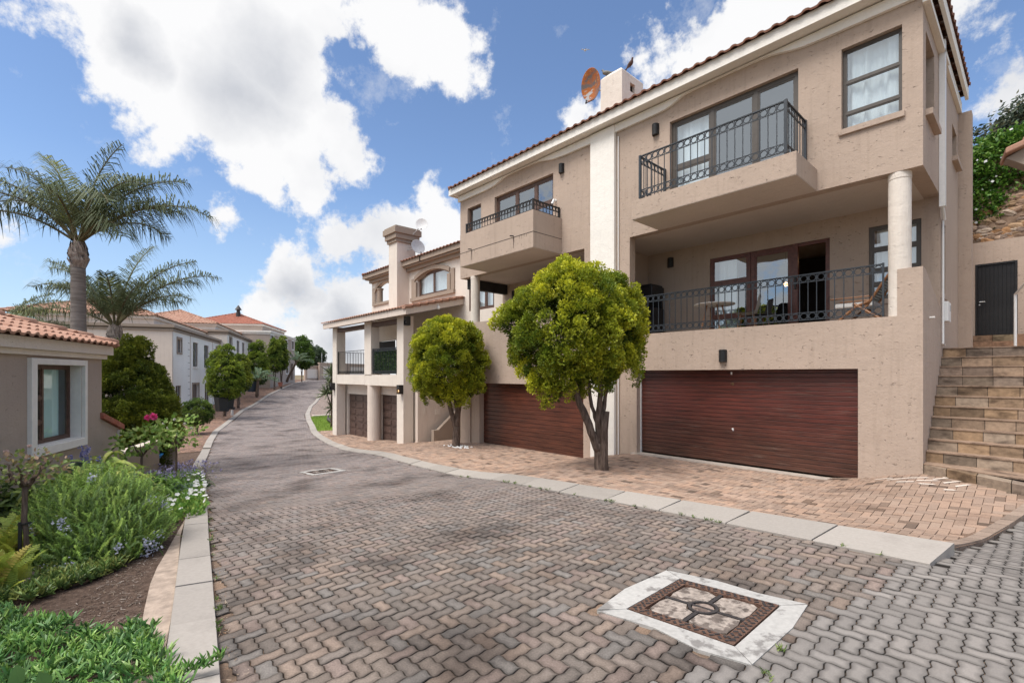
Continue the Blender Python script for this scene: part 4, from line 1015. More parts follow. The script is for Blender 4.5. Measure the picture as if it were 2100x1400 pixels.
# pillars, slab, lower level
for x0, x1 in ((-26.6,-26.05),(-19.38,-18.8)): MB().box(x0,x1,V0,V0+.5,-1.6,4.6).build('pillar', M['cream'], H3, bevel=.006)
MB().box(-22.64,-21.92,V0,V0+.45,2.0,4.6).build('pillar', M['cream'], H3, bevel=.006)
MB().lathe([(.33,-1.5),(.33,1.52)], 24, (-22.25,V0+.34,0)).build('round_pillar', M['pinkish'], H3, smooth=False)
MB().box(-26.05,-22.64,V0+.02,13.3,1.5,2.0).box(-22.64,-19.38,V0+.03,13.3,1.48,1.995).box(-19.38,-18.5,V0+.5,13.3,1.5,2.0).build('balcony_slab', M['cream'], H3)
mb = MB(); wall(mb, -26.6, -18.5, -1.6, 1.5, [(-26.0,-23.0,-1.6,.95),(-22.1,-19.3,-1.6,1.02)], .25, planeT(11.3))
mb.box(-26.6,-26.35,11.55,14,-1.6,1.5); mb.build('lower_wall', M['cream'], H3)
mb = MB(); wall(mb, 11.2, 18, -1.8, 2.0, [], .2, sideT(-18.44)); mb.build('side_wall', M['pinkish'], H3)
mb = MB(); wall(mb, -18.7, -14.6, 1.9, 2.02, [], 1.0, planeT(VW-1.0)); wall(mb,-18.4,-14.6,-1.6,2.0,[],.2,planeT(14.2)); mb.build('rear_wall', M['pinkish'], H3)
d1 = garage(-26.0,-23.0,-1.32,.93,11.42,'garage3',6,0,.012,'garage_door',H_=H3); d2 = garage(-22.1,-19.3,-1.28,1.0,11.42,'garage3',6,0,.012,'garage_door',H_=H3)
mb = MB()
for x0 in (-22.0,-21.1,-20.2):
    for k in range(6): mb.box(x0+.08,x0+.78,11.395,11.415,-1.2+k*.375,-1.2+k*.375+.24)
mb.build('door_panel', M['garage3'], d2, bevel=.01)
mb = MB()
for x0 in (-25.9,-25.0,-24.1):
    for k in range(6): mb.box(x0+.08,x0+.72,11.395,11.415,-1.24+k*.37,-1.24+k*.37+.24)
mb.build('door_panel', M['garage3'], d1, bevel=.01)
MB().box(-26.0,-23.0,11.0,11.40,-1.42,-1.33).box(-22.1,-19.3,11.0,11.40,-1.38,-1.29).build('door_sill', M['whitetrim'], H3)
railing(H3, (-26.05,V0+.1,0), (-22.64,V0+.1,0), 2.03, 3.25, sp=.16, top2=False, mat='blackiron', r=.05)
r2 = railing(H3, (-21.92,V0+.1,0), (-19.38,V0+.1,0), 2.03, 3.25, sp=.16, mat='iron', r=.05)
railing(H3, (-18.6,V0+.5,0), (-18.6,13.2,0), 2.03, 3.25, sp=.16, mat='blackiron', r=.05)
railing(H3, (-26.5,V0+.5,0), (-26.5,13.3,0), 2.03, 3.25, sp=.16, top2=False, mat='blackiron', r=.05)
# lean-to canopy
mb = MB(); mb.box(-26.75,-17.75,10.22,10.32,4.52,4.80); 
mb.prism([(10.32,4.52),(10.32,4.80),(13.2,5.50),(13.2,5.22)],'x',-17.85,-17.75); mb.build('canopy_fascia', M['pinkish'], H3)
mb = MB(); mb.box(-26.3,-18.9,V0+.05,V0+.35,4.32,4.519)
for x in np.linspace(-26.2,-18.2,9): mb.prism([(10.35,4.5),(10.35,4.62),(13.2,5.36),(13.2,5.2)],'x',x,x+.08)
mb.build('canopy_beam', M['brownwood'], H3)
MB().add([(-26.7,10.3,4.66),(-17.8,10.3,4.66),(-17.8,13.19,5.40),(-26.7,13.19,5.40),(-26.7,10.3,4.70),(-17.8,10.3,4.70),(-17.8,13.19,5.44),(-26.7,13.19,5.44)],[[0,3,2,1],[4,5,6,7],[0,1,5,4],[1,2,6,5],[2,3,7,6],[3,0,4,7]]).build('canopy_ceiling', M['soffit'], H3)
mb = MB(); cp_ = math.atan2(.70,2.88); tile_plane(mb, (-26.85,10.15,4.81), (1,0,0), (0,math.cos(cp_),math.sin(cp_)), [(0,0),(9.2,0),(9.2,3.1),(0,3.1)], .25, .36, seed=8)
ca = mb.build('canopy_roof', M['tile'], H3)
mb = MB()
for k in range(8):
    a, b = k*.38, k*.38+.42; y0, y1 = 10.15+a*math.cos(cp_), 10.15+b*math.cos(cp_); z0, z1 = 4.81+a*math.sin(cp_), 4.81+b*math.sin(cp_)
    mb.add([(-17.72,y0,z0-.06),(-17.72,y1,z1-.10),(-17.72,y1,z1+.05),(-17.72,y0,z0+.09),(-17.98,y0,z0-.06),(-17.98,y1,z1-.10),(-17.98,y1,z1+.05),(-17.98,y0,z0+.09)],[[0,1,2,3],[7,6,5,4],[3,2,6,7],[0,3,7,4],[1,5,6,2],[4,5,1,0]],0,(.7,.7,.7,1))
mb.build('verge_tiles', M['tile'], ca)
MB().box(-26.05,-24.1,VW-.003,VW+.015,2.05,3.9).build('balcony_door', M['dark'], H3)
MB().box(-21.7,-19.8,VW-.02,VW-.002,2.5,3.9).build('wall_screen', M['black'], H3)
mb = MB(); mb.box(-18.2,-18.0,11.75,12.0,-1.4,-.45)
mb.add([(-18.2,12.0,-1.4),(-18.2,14.1,-1.4),(-18.2,14.1,1.25),(-18.2,12.0,-.45),(-18.0,12.0,-1.4),(-18.0,14.1,-1.4),(-18.0,14.1,1.25),(-18.0,12.0,-.45)],[[3,2,1,0],[4,5,6,7],[3,7,6,2],[0,1,5,4],[1,2,6,5],[0,4,7,3]])
mb.build('stair_parapet', M['trim'], H3)
MB().box(-18.435,-18.42,12.1,12.35,.2,.45).box(-18.435,-18.425,11.5,11.6,.25,.55).build('cover_plate', M['cream'], H3)
dish('satellite_dish', 'small white round satellite dish standing highest beside the neighbour chimney cap', (-22.0,13.6,9.95), .31, R(-38), R(5), M['whitepl'], [(-22.2,13.4,9.6),(-22.4,13.3,9.4)], group=None)
dish('satellite_dish', 'larger grey satellite dish low on the side of the neighbour chimney', (-22.1,13.45,8.75), .38, R(-5), R(12), M['greymetal'], [(-22.45,13.2,8.6),(-22.6,13.1,8.6)])
def box_lamp(loc, label, rz=0., lit=True):
    t = thing('box_wall_lamp', label, 'lamp', loc, rz, 'square lamps on the neighbour pillars'); T = INV[t.name].inverted()
    MB(T).box(-.10,.10,-.02,0,-.2,.2).box(-.11,.11,-.22,-.02,.16,.2).box(-.11,.11,-.22,-.02,-.2,-.17).box(-.11,-.095,-.22,-.02,-.17,.16).box(.095,.11,-.22,-.02,-.17,.16).box(-.095,.095,-.22,-.2,-.0,.16).build('housing', M['black'], t)
    MB(T).ball((0,-.11,-.06),(.06,.06,.09)).build('bulb', GLOW if lit else M['greymetal'], t)
box_lamp((-18.9,V0-.002,1.35), 'glowing square lamp on the pillar nearest the round tree'); box_lamp((-26.35,V0-.002,1.35), 'square dark lamp on the far corner pillar of the pillared house', lit=False)
box_lamp((-18.62,V0-.01+.2,4.35), 'dark lantern under the canopy corner of the neighbour house', lit=False)
t = thing('flood_light','small white flood light under the canopy edge of the neighbour house','lamp',(-17.8,11.8,4.95)); MB().ball((-17.72,11.8,4.93),(.08,.08,.08)).build('head', M['whitepl'], t); MB().tube([(-17.72,11.8,4.97),(-17.76,11.8,5.15)],.02,6).build('bracket', M['whitepl'], t)
# leafy screen behind the railing
mb = MB(); k = 3200; lq = (np.array([(-.05,0,0),(0,-.01,.05),(.05,0,0),(0,.015,-.06)]), np.array([(0,1,2,3)]), np.ones((4,3)))
scatter(mb, [lq], np.stack([rng.uniform(-21.9,-19.4,k), V0+.17+rng.uniform(0,.07,k), rng.uniform(2.08,3.15,k)],1), np.array([[0,-1,.3]])+rng.normal(0,.4,(k,3)), rng.uniform(.7,1.3,k), pick([(.05,.11,.03),(.09,.17,.05),(.03,.07,.03),(.12,.16,.07)], k))
mb.build('leaf_screen', M['leafdull'], label='artificial green leaf screen tied behind the middle balcony railing', cat='leaf screen')
# bare shrub on the left terrace wall
mb = MB(); rg = random.Random(5)
for i in range(26):
    x = rg.uniform(-13.3,-12.1); p = [Vector((x,11.15,3.85))]; d = Vector((rg.uniform(-.6,.6),rg.uniform(-.2,.2),1)).normalized()
    for k in range(5): d = (d+Vector((rg.uniform(-.5,.5),rg.uniform(-.3,.3),rg.uniform(-.3,.3)))).normalized(); p.append(p[-1]+d*.09)
    mb.tube([tuple(q) for q in p], [.008,.007,.006,.005,.004,.003], 5)
mb.build('bare_shrub', M['twig'], label='bare twiggy shrub behind the left terrace wall', cat='shrub')

# ================================================================== HOUSES ON THE LEFT
def house_frame(name, label, corner, ang, z):
    t = thing(name, label, 'house', (corner[0], corner[1], z), R(ang)); return t, Matrix.Translation((corner[0], corner[1], 0)) @ Matrix.Rotation(R(ang), 4, 'Z')
def fascia_box(mb, x0, x1, y0, y1, z0, z1, t=.08):
    mb.box(x0,x1,y0,y0+t,z0,z1); mb.box(x0,x0+t,y0+t,y1,z0,z1); mb.box(x1-t,x1,y0+t,y1,z0,z1)
def tall_house(name, label, corner, ang, zb, zt, L, D, side_m, front_m, trim_m, wins, roofm, zr, inset=(.8,1.0,1.0,1.0), sill='white', fm='brownwood', surr=None):
    """two-storey townhouse: front (local y=0) faces the road, side (local x=0) faces the camera"""
    t, T = house_frame(name, label, corner, ang, zb)
    holes = [(a,b,c,d) for a,b,c,d,*_ in wins]
    mb = MB(T); wall(mb, .22, L, zb-1, zt-.42, holes, .22); mb.build('front_wall', M[front_m], t)
    mb = MB(T); mb.box(0,.219,.0,D,zb-1,zt-.42); mb.box(.22,L,D-.2,D,zb-1,zt-.42); mb.box(L-.2,L,.22,D-.2,zb-1,zt-.42); mb.build('side_wall', M[side_m], t)
    mb = MB(T); mb.box(-.16,L+.16,-.16,D,zt-.2,zt); mb.box(-.08,L+.08,-.08,D,zt-.42,zt-.3); mb.box(.02,L,.02,D-.02,zt-.3,zt-.2); mb.build('cornice', M[trim_m], t, bevel=.01)
    i0, i1, i2, i3 = inset
    mb = MB(T); mb.box(i0,L-i1,i2,D-.3,zt-.01,zr-.16); mb.build('attic_wall', M[side_m], t)
    mb = MB(T); mb.box(i0-.14,L-i1+.14,i2-.14,D-.2,zr-.24,zr-.03); mb.build('fascia', M['cream'] if side_m != 'beige2' else M['white'], t)
    hip_roof(t, T, i0-.3, L-i1+.3, i2-.3, D+1.5, zr-.03, R(21), roofm, per=.3, course=.4)
    for k, w in enumerate(wins):
        a,b,c,d = w[:4]; kind = w[4] if len(w) > 4 else 'w'
        if kind == 'door':
            MB(T).box(a+.01,b-.01,.14,.18,c,d-.01).box(a+(b-a)*.45,a+(b-a)*.48,.125,.14,c,d-.05).build('door', M['brownwood'], t)
            mb = MB(T); mb.box(a-.14,a,-.05,-.001,c,d+.12); mb.box(b,b+.14,-.05,-.001,c,d+.12); mb.box(a,b,-.05,-.001,d,d+.12); mb.build('door_surround', M['trim'], t)
        else:
            hs = [(0,c+(d-c)*.36)] if d-c > 1.5 else [(0,c+(d-c)*.5)]
            if d-c > 1.5: hs.append((0,c+(d-c)*.7))
            o = window(t, T, a, b, c, d, .09, fm, ((a+b)/2,) if b-a > .9 else (), hs, .055, sill=.08 if kind == 'w' else None, sillm=sill, sash=False, gm='glass', curt=[(a+.05,a+(b-a)*.45)] if k % 2 else None)
            if kind == 's' or surr:
                mb = MB(T); q = .14; mb.box(a-q,a,-.05,-.001,c-q,d+q); mb.box(b,b+q,-.05,-.001,c-q,d+q); mb.box(a,b,-.05,-.001,d,d+q); mb.box(a,b,-.05,-.001,c-q,c); mb.build('surround', M[surr or 'trim'], o)
    return t, T
A_w = [(1.15,2.15,3.6,4.55,'s'),(5.4,6.9,2.62,4.58),(9.0,10.6,2.6,4.55),(13.6,14.9,3.7,4.6,'s'),(.8,2.1,.2,1.22),(5.2,7.1,-.95,1.25,'door'),(9.2,10.8,-.7,1.25),(13.4,14.8,.2,1.2)]
hA, TA = tall_house('white_townhouse', 'nearest white two-storey townhouse across the road with brown window surrounds and terracotta roof', (-40.09,5.02), 158.4, -1.0, 5.42, 16.4, 8.0, 'pinkish', 'white', 'trim', A_w, 'tile', 6.1, (.9,1.2,1.3,1.))
mb = MB(TA)
for x in (3.9,12.3):
    for k in range(11): mb.box(x,x+.55,-.006,-.002,-.6+k*.5,-.57+k*.5)
mb.build('quoin_groove', M['brownwood'], hA)
mb = MB(TA); mb.box(4.5,4.62,-.03,-.001,-1.0,5.0); mb.box(12.0,12.12,-.03,-.001,-1.0,5.0); mb.build('wall_strip', M['pinkish'], hA)
B_w = [(1.0,2.2,4.7,5.75,'s'),(4.9,6.4,3.6,5.7),(8.1,9.6,3.6,5.7),(12.3,13.5,4.6,5.7,'s'),(5.0,6.6,.0,2.1,'door'),(1.0,2.2,1.0,2.2)]
hB, TB = tall_house('white_townhouse', 'second white two-storey townhouse, set behind the nearest white one', (-54.04,11.24), 157.8, -.4, 6.4, 14.9, 8.0, 'cream', 'white', 'trim', B_w, 'tile', 7.1, (.9,1.2,1.2,1.))
C_w = [(.3,1.5,5.8,7.0,'s'),(3.7,5.3,4.9,6.9),(6.9,8.4,4.9,6.9),(11.0,12.1,5.8,7.0,'s'),(7.6,8.8,2.2,4.0,'s'),(10.2,11.6,1.2,3.6,'door')]
hC, TC = tall_house('taupe_townhouse', 'furthest two-storey townhouse with taupe walls, white cornice and red roof', (-65.73,18.45), 149.1, .2, 7.55, 12.9, 9.0, 'beige2', 'beige2', 'white', C_w, 'tilered', 8.5, (1.0,1.2,1.2,1.), fm='brownwood', surr='whitetrim')
mb = MB(TC); mb.lathe([(.30,7.5),(.28,10.2),(.22,10.25),(.22,10.6)], 12, (4.0,5.0,0)); mb.lathe([(.42,10.6),(.30,10.8),(.05,11.2)], 12, (4.0,5.0,0)); mb.build('flue', M['rustdark'], hC, smooth=False)
# near cottage
hL, TL = house_frame('cottage', 'single-storey taupe cottage with white-framed window and terracotta roof at the left edge', (-10.44,-.465), 156.0, -.3)
mb = MB(TL); wall(mb, -6.5, 2.16, -1.2, 2.34, [(.02,1.42,.86,2.16)], .25)
mb.box(2.161-.25,2.16,.25,7,-1.5,2.34); mb.box(-6.5,1.9,6.8,7,-1.2,2.34); mb.box(-6.5,-6.25,.25,6.8,-1.2,2.34)
mb.prism([(2.161,-1.5),(2.90,-1.5),(2.90,.86),(2.161,1.12)],'y',.0,.25); mb.build('wall', M['beige2'], hL)
mb = MB(TL); mb.box(-6.7,2.30,-.14,-.05,2.385,2.56); mb.box(-6.6,2.22,-.07,-.001,2.30,2.384); mb.box(2.21,2.30,-.05,7.1,2.385,2.56); mb.build('fascia', M['cream'], hL, bevel=.004)
mb = MB(TL); q = .14
mb.box(.02-q,.02,-.06,.10,.86-q,2.16+q*.7); mb.box(1.42,1.42+q*.6,-.06,-.001,.86-q,2.16+q*.7); mb.box(.02,1.42,-.06,-.001,2.16,2.16+q*.7); mb.box(.02,1.42,-.06,-.001,.86-q,.86)
sr = mb.build('window_surround', M['whitetrim'], hL, bevel=.008)
mb = MB(TL); mb.box(1.405,1.42,.0,.19,.86,2.16); mb.box(.02,1.405,.0,.19,.86,.872); mb.box(.02,.035,.0,.19,.872,2.16); mb.build('reveal', M['whitetrim'], sr)
o = window(hL, TL, .036,1.404,.873,2.159, .16, 'brownwood', (.60,), [(0,1.62),(0,1.22)], .05, gm='glassclear', curt=[(.06,1.38)])
MB(TL).box(-1.2,2.0,2.0,2.05,.0,2.3).build('inner_wall', M['soffit'], hL)
mb = MB(); Tn = np.array(TL)
hip_roof(hL, TL, -7.2, 2.42, -.26, 7.3, 2.57, R(18), 'tile', per=.21, course=.33)
mb = MB(TL)
for k in range(3):
    a, b = 2.10+k*.29, 2.10+k*.29+.33; za, zb = 1.17-k*.10, 1.17-(k+1)*.10
    mb.add([(a,-.06,za-.03),(b,-.06,zb-.03),(b,-.06,zb+.07),(a,-.06,za+.09),(a,.35,za-.03),(b,.35,zb-.03),(b,.35,zb+.07),(a,.35,za+.09)],[[0,1,2,3],[7,6,5,4],[3,2,6,7],[0,4,5,1],[1,5,6,2],[0,3,7,4]],0,(.2+.3*k,)*3)
mb.build('coping_tiles', M['tilered'], hL, bevel=.008)
MB(TL).box(2.82,2.90,-.05,-.001,.72,.84).build('corbel', M['cream'], hL)
# low walls behind the bed
mb = MB(TL); mb.box(2.90,5.2,.02,.2,-1.6,.30); mb.build('garden_wall', M['trim'], label='low taupe garden wall with pale top running from the cottage corner', cat='wall')
MB(TL).box(2.90,5.25,-.0,.22,.301,.33).build('wall_coping', M['pinkish'], COL.objects['garden_wall'])
def at(px, Y, z): 
    X = (px-1050)/987*Y; return (S_*X-C_*Y, C_*X+S_*Y, z)
p = at(340,13.5,0); mb = MB(); mb.box(p[0]-.25,p[0]+.25,p[1]-.2,p[1]+.2,-1.4,.22); o = mb.build('garden_pillar', M['trim'], label='short taupe gate pillar with pale cap behind the pink rose', cat='pillar'); MB().box(p[0]-.3,p[0]+.3,p[1]-.25,p[1]+.25,.22,.30).build('pillar_cap', M['cream'], o, bevel=.01)
p = at(300,12.6,0); mb = MB(); mb.lathe([(.30,-.2),(.36,-.12),(.37,-.10),(.35,-.09),(.28,-.19)],20,(p[0],p[1],.0)); mb.build('basin', simple('blue_plastic', (.03,.22,.55), .4, .1), label='bright blue plastic basin behind the low garden wall', cat='basin')
# far boundary walls
mb = MB(); q = [at(637,93,0), at(655,96,0), at(700,104,0), at(800,122,0)]
def fence_run(A, B, z0, z1, name, label, panels):
    A = Vector(A); B = Vector(B); L = (B-A).length; T = Matrix.Translation((A.x,A.y,0)) @ Matrix.Rotation(math.atan2(B.y-A.y,B.x-A.x),4,'Z')
    o = MB(T).box(0,L,0,.3,z0,z1).box(-.1,L+.1,-.08,.38,z1,z1+.25).build(name, M['beige'], label=label, cat='wall')
    for k in range(panels):
        a = L*(k+.12)/panels; b = L*(k+.88)/panels; MB(T).box(a,b,-.06,-.002,z0+.7,z1-.5).build('panel', M['cream'], o)
fence_run(at(626,92,0), at(656,96,0), .6, 3.55, 'boundary_wall', 'beige boundary wall with cream panel at the far end of the road', 1)
fence_run(at(655.5,95,0), at(800,120,0), .6, 4.15, 'boundary_wall', 'taller beige wall with wide cream panel at the far road end beside the pillared house', 3)
for px, hh, l in ((660,2.6,'left of the two thin masts above the far wall'),(690,1.8,'thin mast above the far wall, behind the pillared house')):
    p = at(px,99,0); MB().tube([(p[0],p[1],3),(p[0],p[1],3.9+hh)],.05,6).tube([(p[0]-.3,p[1],4.2+hh*.7),(p[0]+.3,p[1],4.2+hh*.7)],.03,5).build('mast', M['greymetal'], label=l, cat='mast')

# ================================================================== STAIRS AND RIGHT EDGE
st = thing('staircase', 'sandstone-faced garden staircase climbing beside the big townhouse', 'stairs', (-.2,11,.2))
rg = random.Random(11); SX0, SX1 = -1.335, 1.6
TOP = [.49+.1865*k for k in range(12)]
for k in range(12):
    zt = TOP[k]; zb = zt-.1865 if k else .05; y0 = 10.78+.215*k
    mb = MB(); 
    T = I4
    if k == 0: ysh = lambda x: 10.72-(x+1.335)*.86 if x < .2 else 9.4
    else: ysh = lambda x, y0=y0: y0 - max(0, .26-.08*k)*(x+1.335)
    x = SX0 - rg.uniform(0,.2)
    while x < SX1:
        w = rg.uniform(.36,.44); a, b = max(x+.004,SX0), min(x+w-.006,SX1)
        if b-a > .03:
            c = rg.choice([(.36,.25,.165),(.40,.285,.20),(.33,.245,.19),(.39,.30,.225),(.43,.29,.18),(.30,.23,.18)]); q = rg.uniform(.8,1.1)*(.72 if a < -.9 and rg.random() < .7 else 1); c = (c[0]*q,c[1]*q,c[2]*q,1)
            ya, yb = ysh(a), ysh(b); v = [(a,ya,zb),(b,yb,zb),(b,yb+.3,zb),(a,ya+.3,zb),(a,ya,zt-.022),(b,yb,zt-.022),(b,yb+.3,zt-.022),(a,ya+.3,zt-.022)]
            mb.add(v, np.array([(0,3,2,1),(4,5,6,7),(0,1,5,4),(1,2,6,5),(2,3,7,6),(3,0,4,7)]), 0, c)
        x += w
    ya, yb = ysh(SX0)-.015, ysh(SX1)-.015; d = .55 if k < 2 else .30
    v = [(SX0,ya,zt-.021),(SX1,yb,zt-.021),(SX1,max(yb+d,y0+.26),zt-.021),(SX0,y0+.26,zt-.021),(SX0,ya,zt),(SX1,yb,zt),(SX1,max(yb+d,y0+.26),zt),(SX0,y0+.26,zt)]
    mb.add(v, np.array([(0,3,2,1),(4,5,6,7),(0,1,5,4),(1,2,6,5),(2,3,7,6),(3,0,4,7)]), 0, (.36,.25,.18,1))
    mb.add([(SX0,ya+.02,zb-.02),(SX1,yb+.02,zb-.02),(SX1,yb+.02,zt-.022),(SX0,ya+.02,zt-.022)],[[0,1,2,3]],0,(.10,.075,.06,1))
    mb.build('step', M['stone'], st)
mb = MB(); mb.box(SX0,SX1,13.2,19.0,2.2,2.53,0,(.36,.25,.18,1)); mb.build('landing', M['stone'], st)
for k in range(3):
    mb = MB(); x = -1.3
    while x < .1: mb.box(x,min(x+.42,.1)-.008,18.3+k*.3,18.6+k*.3+.02,2.5,2.72+k*.19,0,(.34*rg.uniform(.7,1.1),.22,.14,1)); x += .42
    mb.build('upper_step', M['stone'], st)
# rendered retaining wall with the black door
W = thing('retaining_wall', 'beige rendered wall with black plank door at the top of the stairs', 'wall', (0,19.6,2.5))
mb = MB(); wall(mb, -1.34, 4.5, 1.2, 5.86, [(-1.28,-.42,3.12,5.22)], .2, planeT(19.6)); mb.build('render', M['beige'], W)
mb = MB(planeT(19.6)); d = (-1.28,-.42,3.12,5.22); n = 9; w = (d[1]-d[0]-.10)/n
for i in range(n): mb.box(d[0]+.05+i*w+.003,d[0]+.05+(i+1)*w-.003,.05,.08,d[2]+.04,d[3]-.05)
mb.box(d[0]+.05,d[1]-.05,.065,.09,d[2]+.02,d[3]-.04)
o = mb.build('door', M['darkdoor'], W, bevel=.003)
MB(planeT(19.6)).box(d[0],d[0]+.05,-.01,.10,d[2],d[3]).box(d[1]-.05,d[1],-.01,.10,d[2],d[3]).box(d[0]+.05,d[1]-.05,-.01,.10,d[3]-.05,d[3]).build('frame', M['darkdoor'], o)
MB(planeT(19.6)).tube([(-1.19,.02,4.12),(-1.19,-.03,4.12),(-1.07,-.03,4.12)],.011,8).lathe([(.018,0),(.018,.01)],12,T=Matrix.Translation((-1.19,19.64,4.04))@Matrix.Rotation(R(90),4,'X')).build('handle', M['whitepl'], o)
MB(planeT(19.6)).box(-1.32,-.38,-.05,.0,3.04,3.118).build('threshold', M['pinkish'], W)
# rubble wall above
rw = thing('stone_wall', 'rough rubble stone wall above the black door', 'wall', (0.5,20.2,5.8))
mb = MB(); mb.add([(-2,19.95,5.8),(5,19.95,5.8),(5,20.9,8.6),(-2,20.9,8.6),(-2,21.4,5.8),(5,21.4,5.8),(5,21.4,8.6),(-2,21.4,8.6)],[[0,1,2,3],[3,2,6,7],[1,5,6,2],[4,0,3,7],[5,4,7,6]]); mb.build('mortar', bark('earthy_mortar', (.10,.065,.045), (.22,.15,.105), (1,1,1), 6), rw)
mb = MB(); rg = random.Random(9)
for i in range(620):
    z = rg.uniform(5.82,8.6); x = rg.uniform(-1.6,3.2); y = 19.95+(z-5.8)*.34; s = rg.uniform(.07,.17)
    c = rg.choice([(.36,.24,.15),(.42,.30,.22),(.30,.20,.14),(.46,.36,.28),(.40,.22,.11),(.26,.19,.15)]); q = rg.uniform(.7,1.15)
    Mr = Matrix.Rotation(rg.uniform(-.5,.5),3,'Y'); r0 = len(mb.v)
    mb.ball((x,y,z),(s*1.25,s*.55,s*.72),7,5,0,(c[0]*q,c[1]*q,c[2]*q,1),M=Mr); mb.v[r0] += np.random.default_rng(i).normal(0,s*.07,mb.v[r0].shape)
mb.build('stones', M['rubble'], rw)
# neighbour's eave at the right edge
e = thing('porch_roof', 'corner of a small terracotta-tiled porch roof at the right edge above the stone wall', 'roof', (-.1,11.5,5.7))
TE = Matrix.Translation((-.38,11.45,5.62)) @ Matrix.Rotation(R(8),4,'Z')
mb = MB(TE)
for k in range(5): mb.add([(k*.20-.02,-.15,.10+k*.115),(k*.20+.22,-.15,.10+(k+1)*.115-.03),(k*.20+.22,.5,.10+(k+1)*.115-.03),(k*.20-.02,.5,.10+k*.115),(k*.20-.02,-.15,.0+k*.115),(k*.20+.22,-.15,.0+(k+1)*.115-.03),(k*.20+.22,.5,.0+(k+1)*.115-.03),(k*.20-.02,.5,.0+k*.115)],[[0,1,2,3],[7,6,5,4],[0,4,5,1],[1,5,6,2],[3,7,4,0],[2,6,7,3]],0,(.3+.15*k,)*3)
mb.build('verge_tile', M['tile'], e, bevel=.02)
mb = MB(TE); mb.prism([(.0,-.03),(1.1,.55),(1.1,.35),(.45,-.3),(.38,-.32)],'y',.0,.3); mb.build('rafter', M['trim'], e)
MB(TE).box(.30,1.4,.05,.3,-1.05,.1).build('wall', M['pinkish'], e)
# handrail at the right edge
t = thing('handrail', 'white metal handrail at the right edge by the upper stairs', 'handrail', (.0,14,2.53))
mb = MB(); mb.tube([(-.36,15.2,2.55),(-.36,15.2,3.75),(-.1,14.6,4.05)],.025,8); mb.build('rail', M['whitepl'], t); MB().tube([(-.05,14.6,2.55),(-.05,14.6,4.05)],.022,8).build('post', M['whitepl'], t)
# white terrazzo chips in the paving by the stairs
mb = MB()
for (x, y, a, L) in ((-1.95,10.3,.1,.28),(-1.75,10.15,.3,.3),(-1.5,10.25,.2,.3),(-1.35,10.05,.3,.3),(-1.15,10.2,.9,.3),(-1.6,9.95,.1,.26),(-1.3,9.85,.1,.22),(-1.0,10.0,.9,.3),(-.85,9.85,.9,.26),(-.98,9.62,.2,.16),(-1.05,10.4,.8,.28)):
    T = Matrix.Translation((x,y,0)) @ Matrix.Rotation(a,4,'Z'); v = [(0,0,0),(L,0,0),(L-.04,.05,0),(.03,.055,0)]
    vv = [T @ Vector(q) for q in v]; mb.add([(q.x,q.y,float(G(q.x,q.y))+.042) for q in vv],[[0,1,2,3]])
mb.build('white_paving_chips', M['pinkish'], label='scattered white stone inlays in the paving at the foot of the stairs', cat='stone inlay')

# ================================================================== TREES AND PLANTS
def trunk(parent, paths, name='trunk', mat='bark', n=9):
    mb = MB()
    for pts, rad in paths:
        P = []; Rr = []
        for i in range(len(pts)-1):
            for k in range(4):
                t = k/4; a, b = Vector(pts[i]), Vector(pts[i+1]); q = a.lerp(b, t) + Vector(rng.normal(0,.012,3)); P.append(tuple(q)); Rr.append((rad[i]*(1-t)+rad[i+1]*t)*rng.uniform(.92,1.08))
        P.append(pts[-1]); Rr.append(rad[-1]); mb.tube(P, Rr, n)
    return mb.build(name, M[mat], parent, smooth=True)
YG = ((.085,.125,.018),(.30,.33,.035))
def v3(b, *o): return tuple(b[i]+o[i] for i in range(3))
# offsets along the picture's right (r) and towards the camera (c)
def off(b, r, c, z): return (b[0]+S_*r+C_*c, b[1]+C_*r-S_*c, b[2]+z)
# big round tree
tb = (-6.35,8.32,-.08)
T2 = thing('cypress_tree', 'large round-headed golden cypress with a forked trunk, standing between the two garage doors', 'tree', tb, 0, 'clipped golden cypresses on the right pavement')
trunk(T2, [([off(tb,0,0,-.15),off(tb,0,0,.08),off(tb,-.02,0,.62)],[.155,.112,.092]),
           ([off(tb,-.03,0,.45),off(tb,-.16,.03,.85),off(tb,-.42,.05,1.45),off(tb,-.62,.05,2.1)],[.09,.085,.075,.05]),
           ([off(tb,-.0,-.03,.5),off(tb,-.02,0,1.2),off(tb,.02,.02,1.9),off(tb,-.06,0,2.9)],[.085,.07,.055,.03]),
           ([off(tb,-.02,-.05,.9),off(tb,-.16,-.06,1.4),off(tb,-.25,-.1,2.2)],[.045,.04,.03]),
           ([off(tb,.03,-.05,.8),off(tb,.10,-.05,1.4),off(tb,.20,-.02,2.1),off(tb,.3,0,2.8)],[.055,.045,.04,.025])])
mb = MB(); mb.tube([off(tb,.085,.05,-.1),off(tb,.085,.05,.2),off(tb,.09,.05,.9),off(tb,.115,.05,1.30)],[.13,.09,.085,.09],14); mb.build('cut_stub', M['bark'], T2, smooth=True)
def E_(b, r, c, z, a, bb, h): o = off(b, r, c, z); return (o[0], o[1], o[2], a, bb, h)
YG = ((.13,.19,.02),(.54,.53,.045))
e = [E_(tb,-.72,0,3.02,1.12,1.0,1.12), E_(tb,-.42,.05,3.33,.92,.92,.93), E_(tb,-.02,0,2.85,.78,.75,.85), E_(tb,-1.18,.05,2.42,.48,.5,.60), E_(tb,-.72,.1,2.10,.46,.5,.40), E_(tb,-.12,.1,2.25,.44,.45,.34), E_(tb,.42,0,2.72,.36,.4,.34), E_(tb,-1.72,0,3.10,.30,.3,.26), E_(tb,-1.05,.1,1.84,.27,.28,.27),E_(tb,.50,0,3.15,.32,.35,.45)]
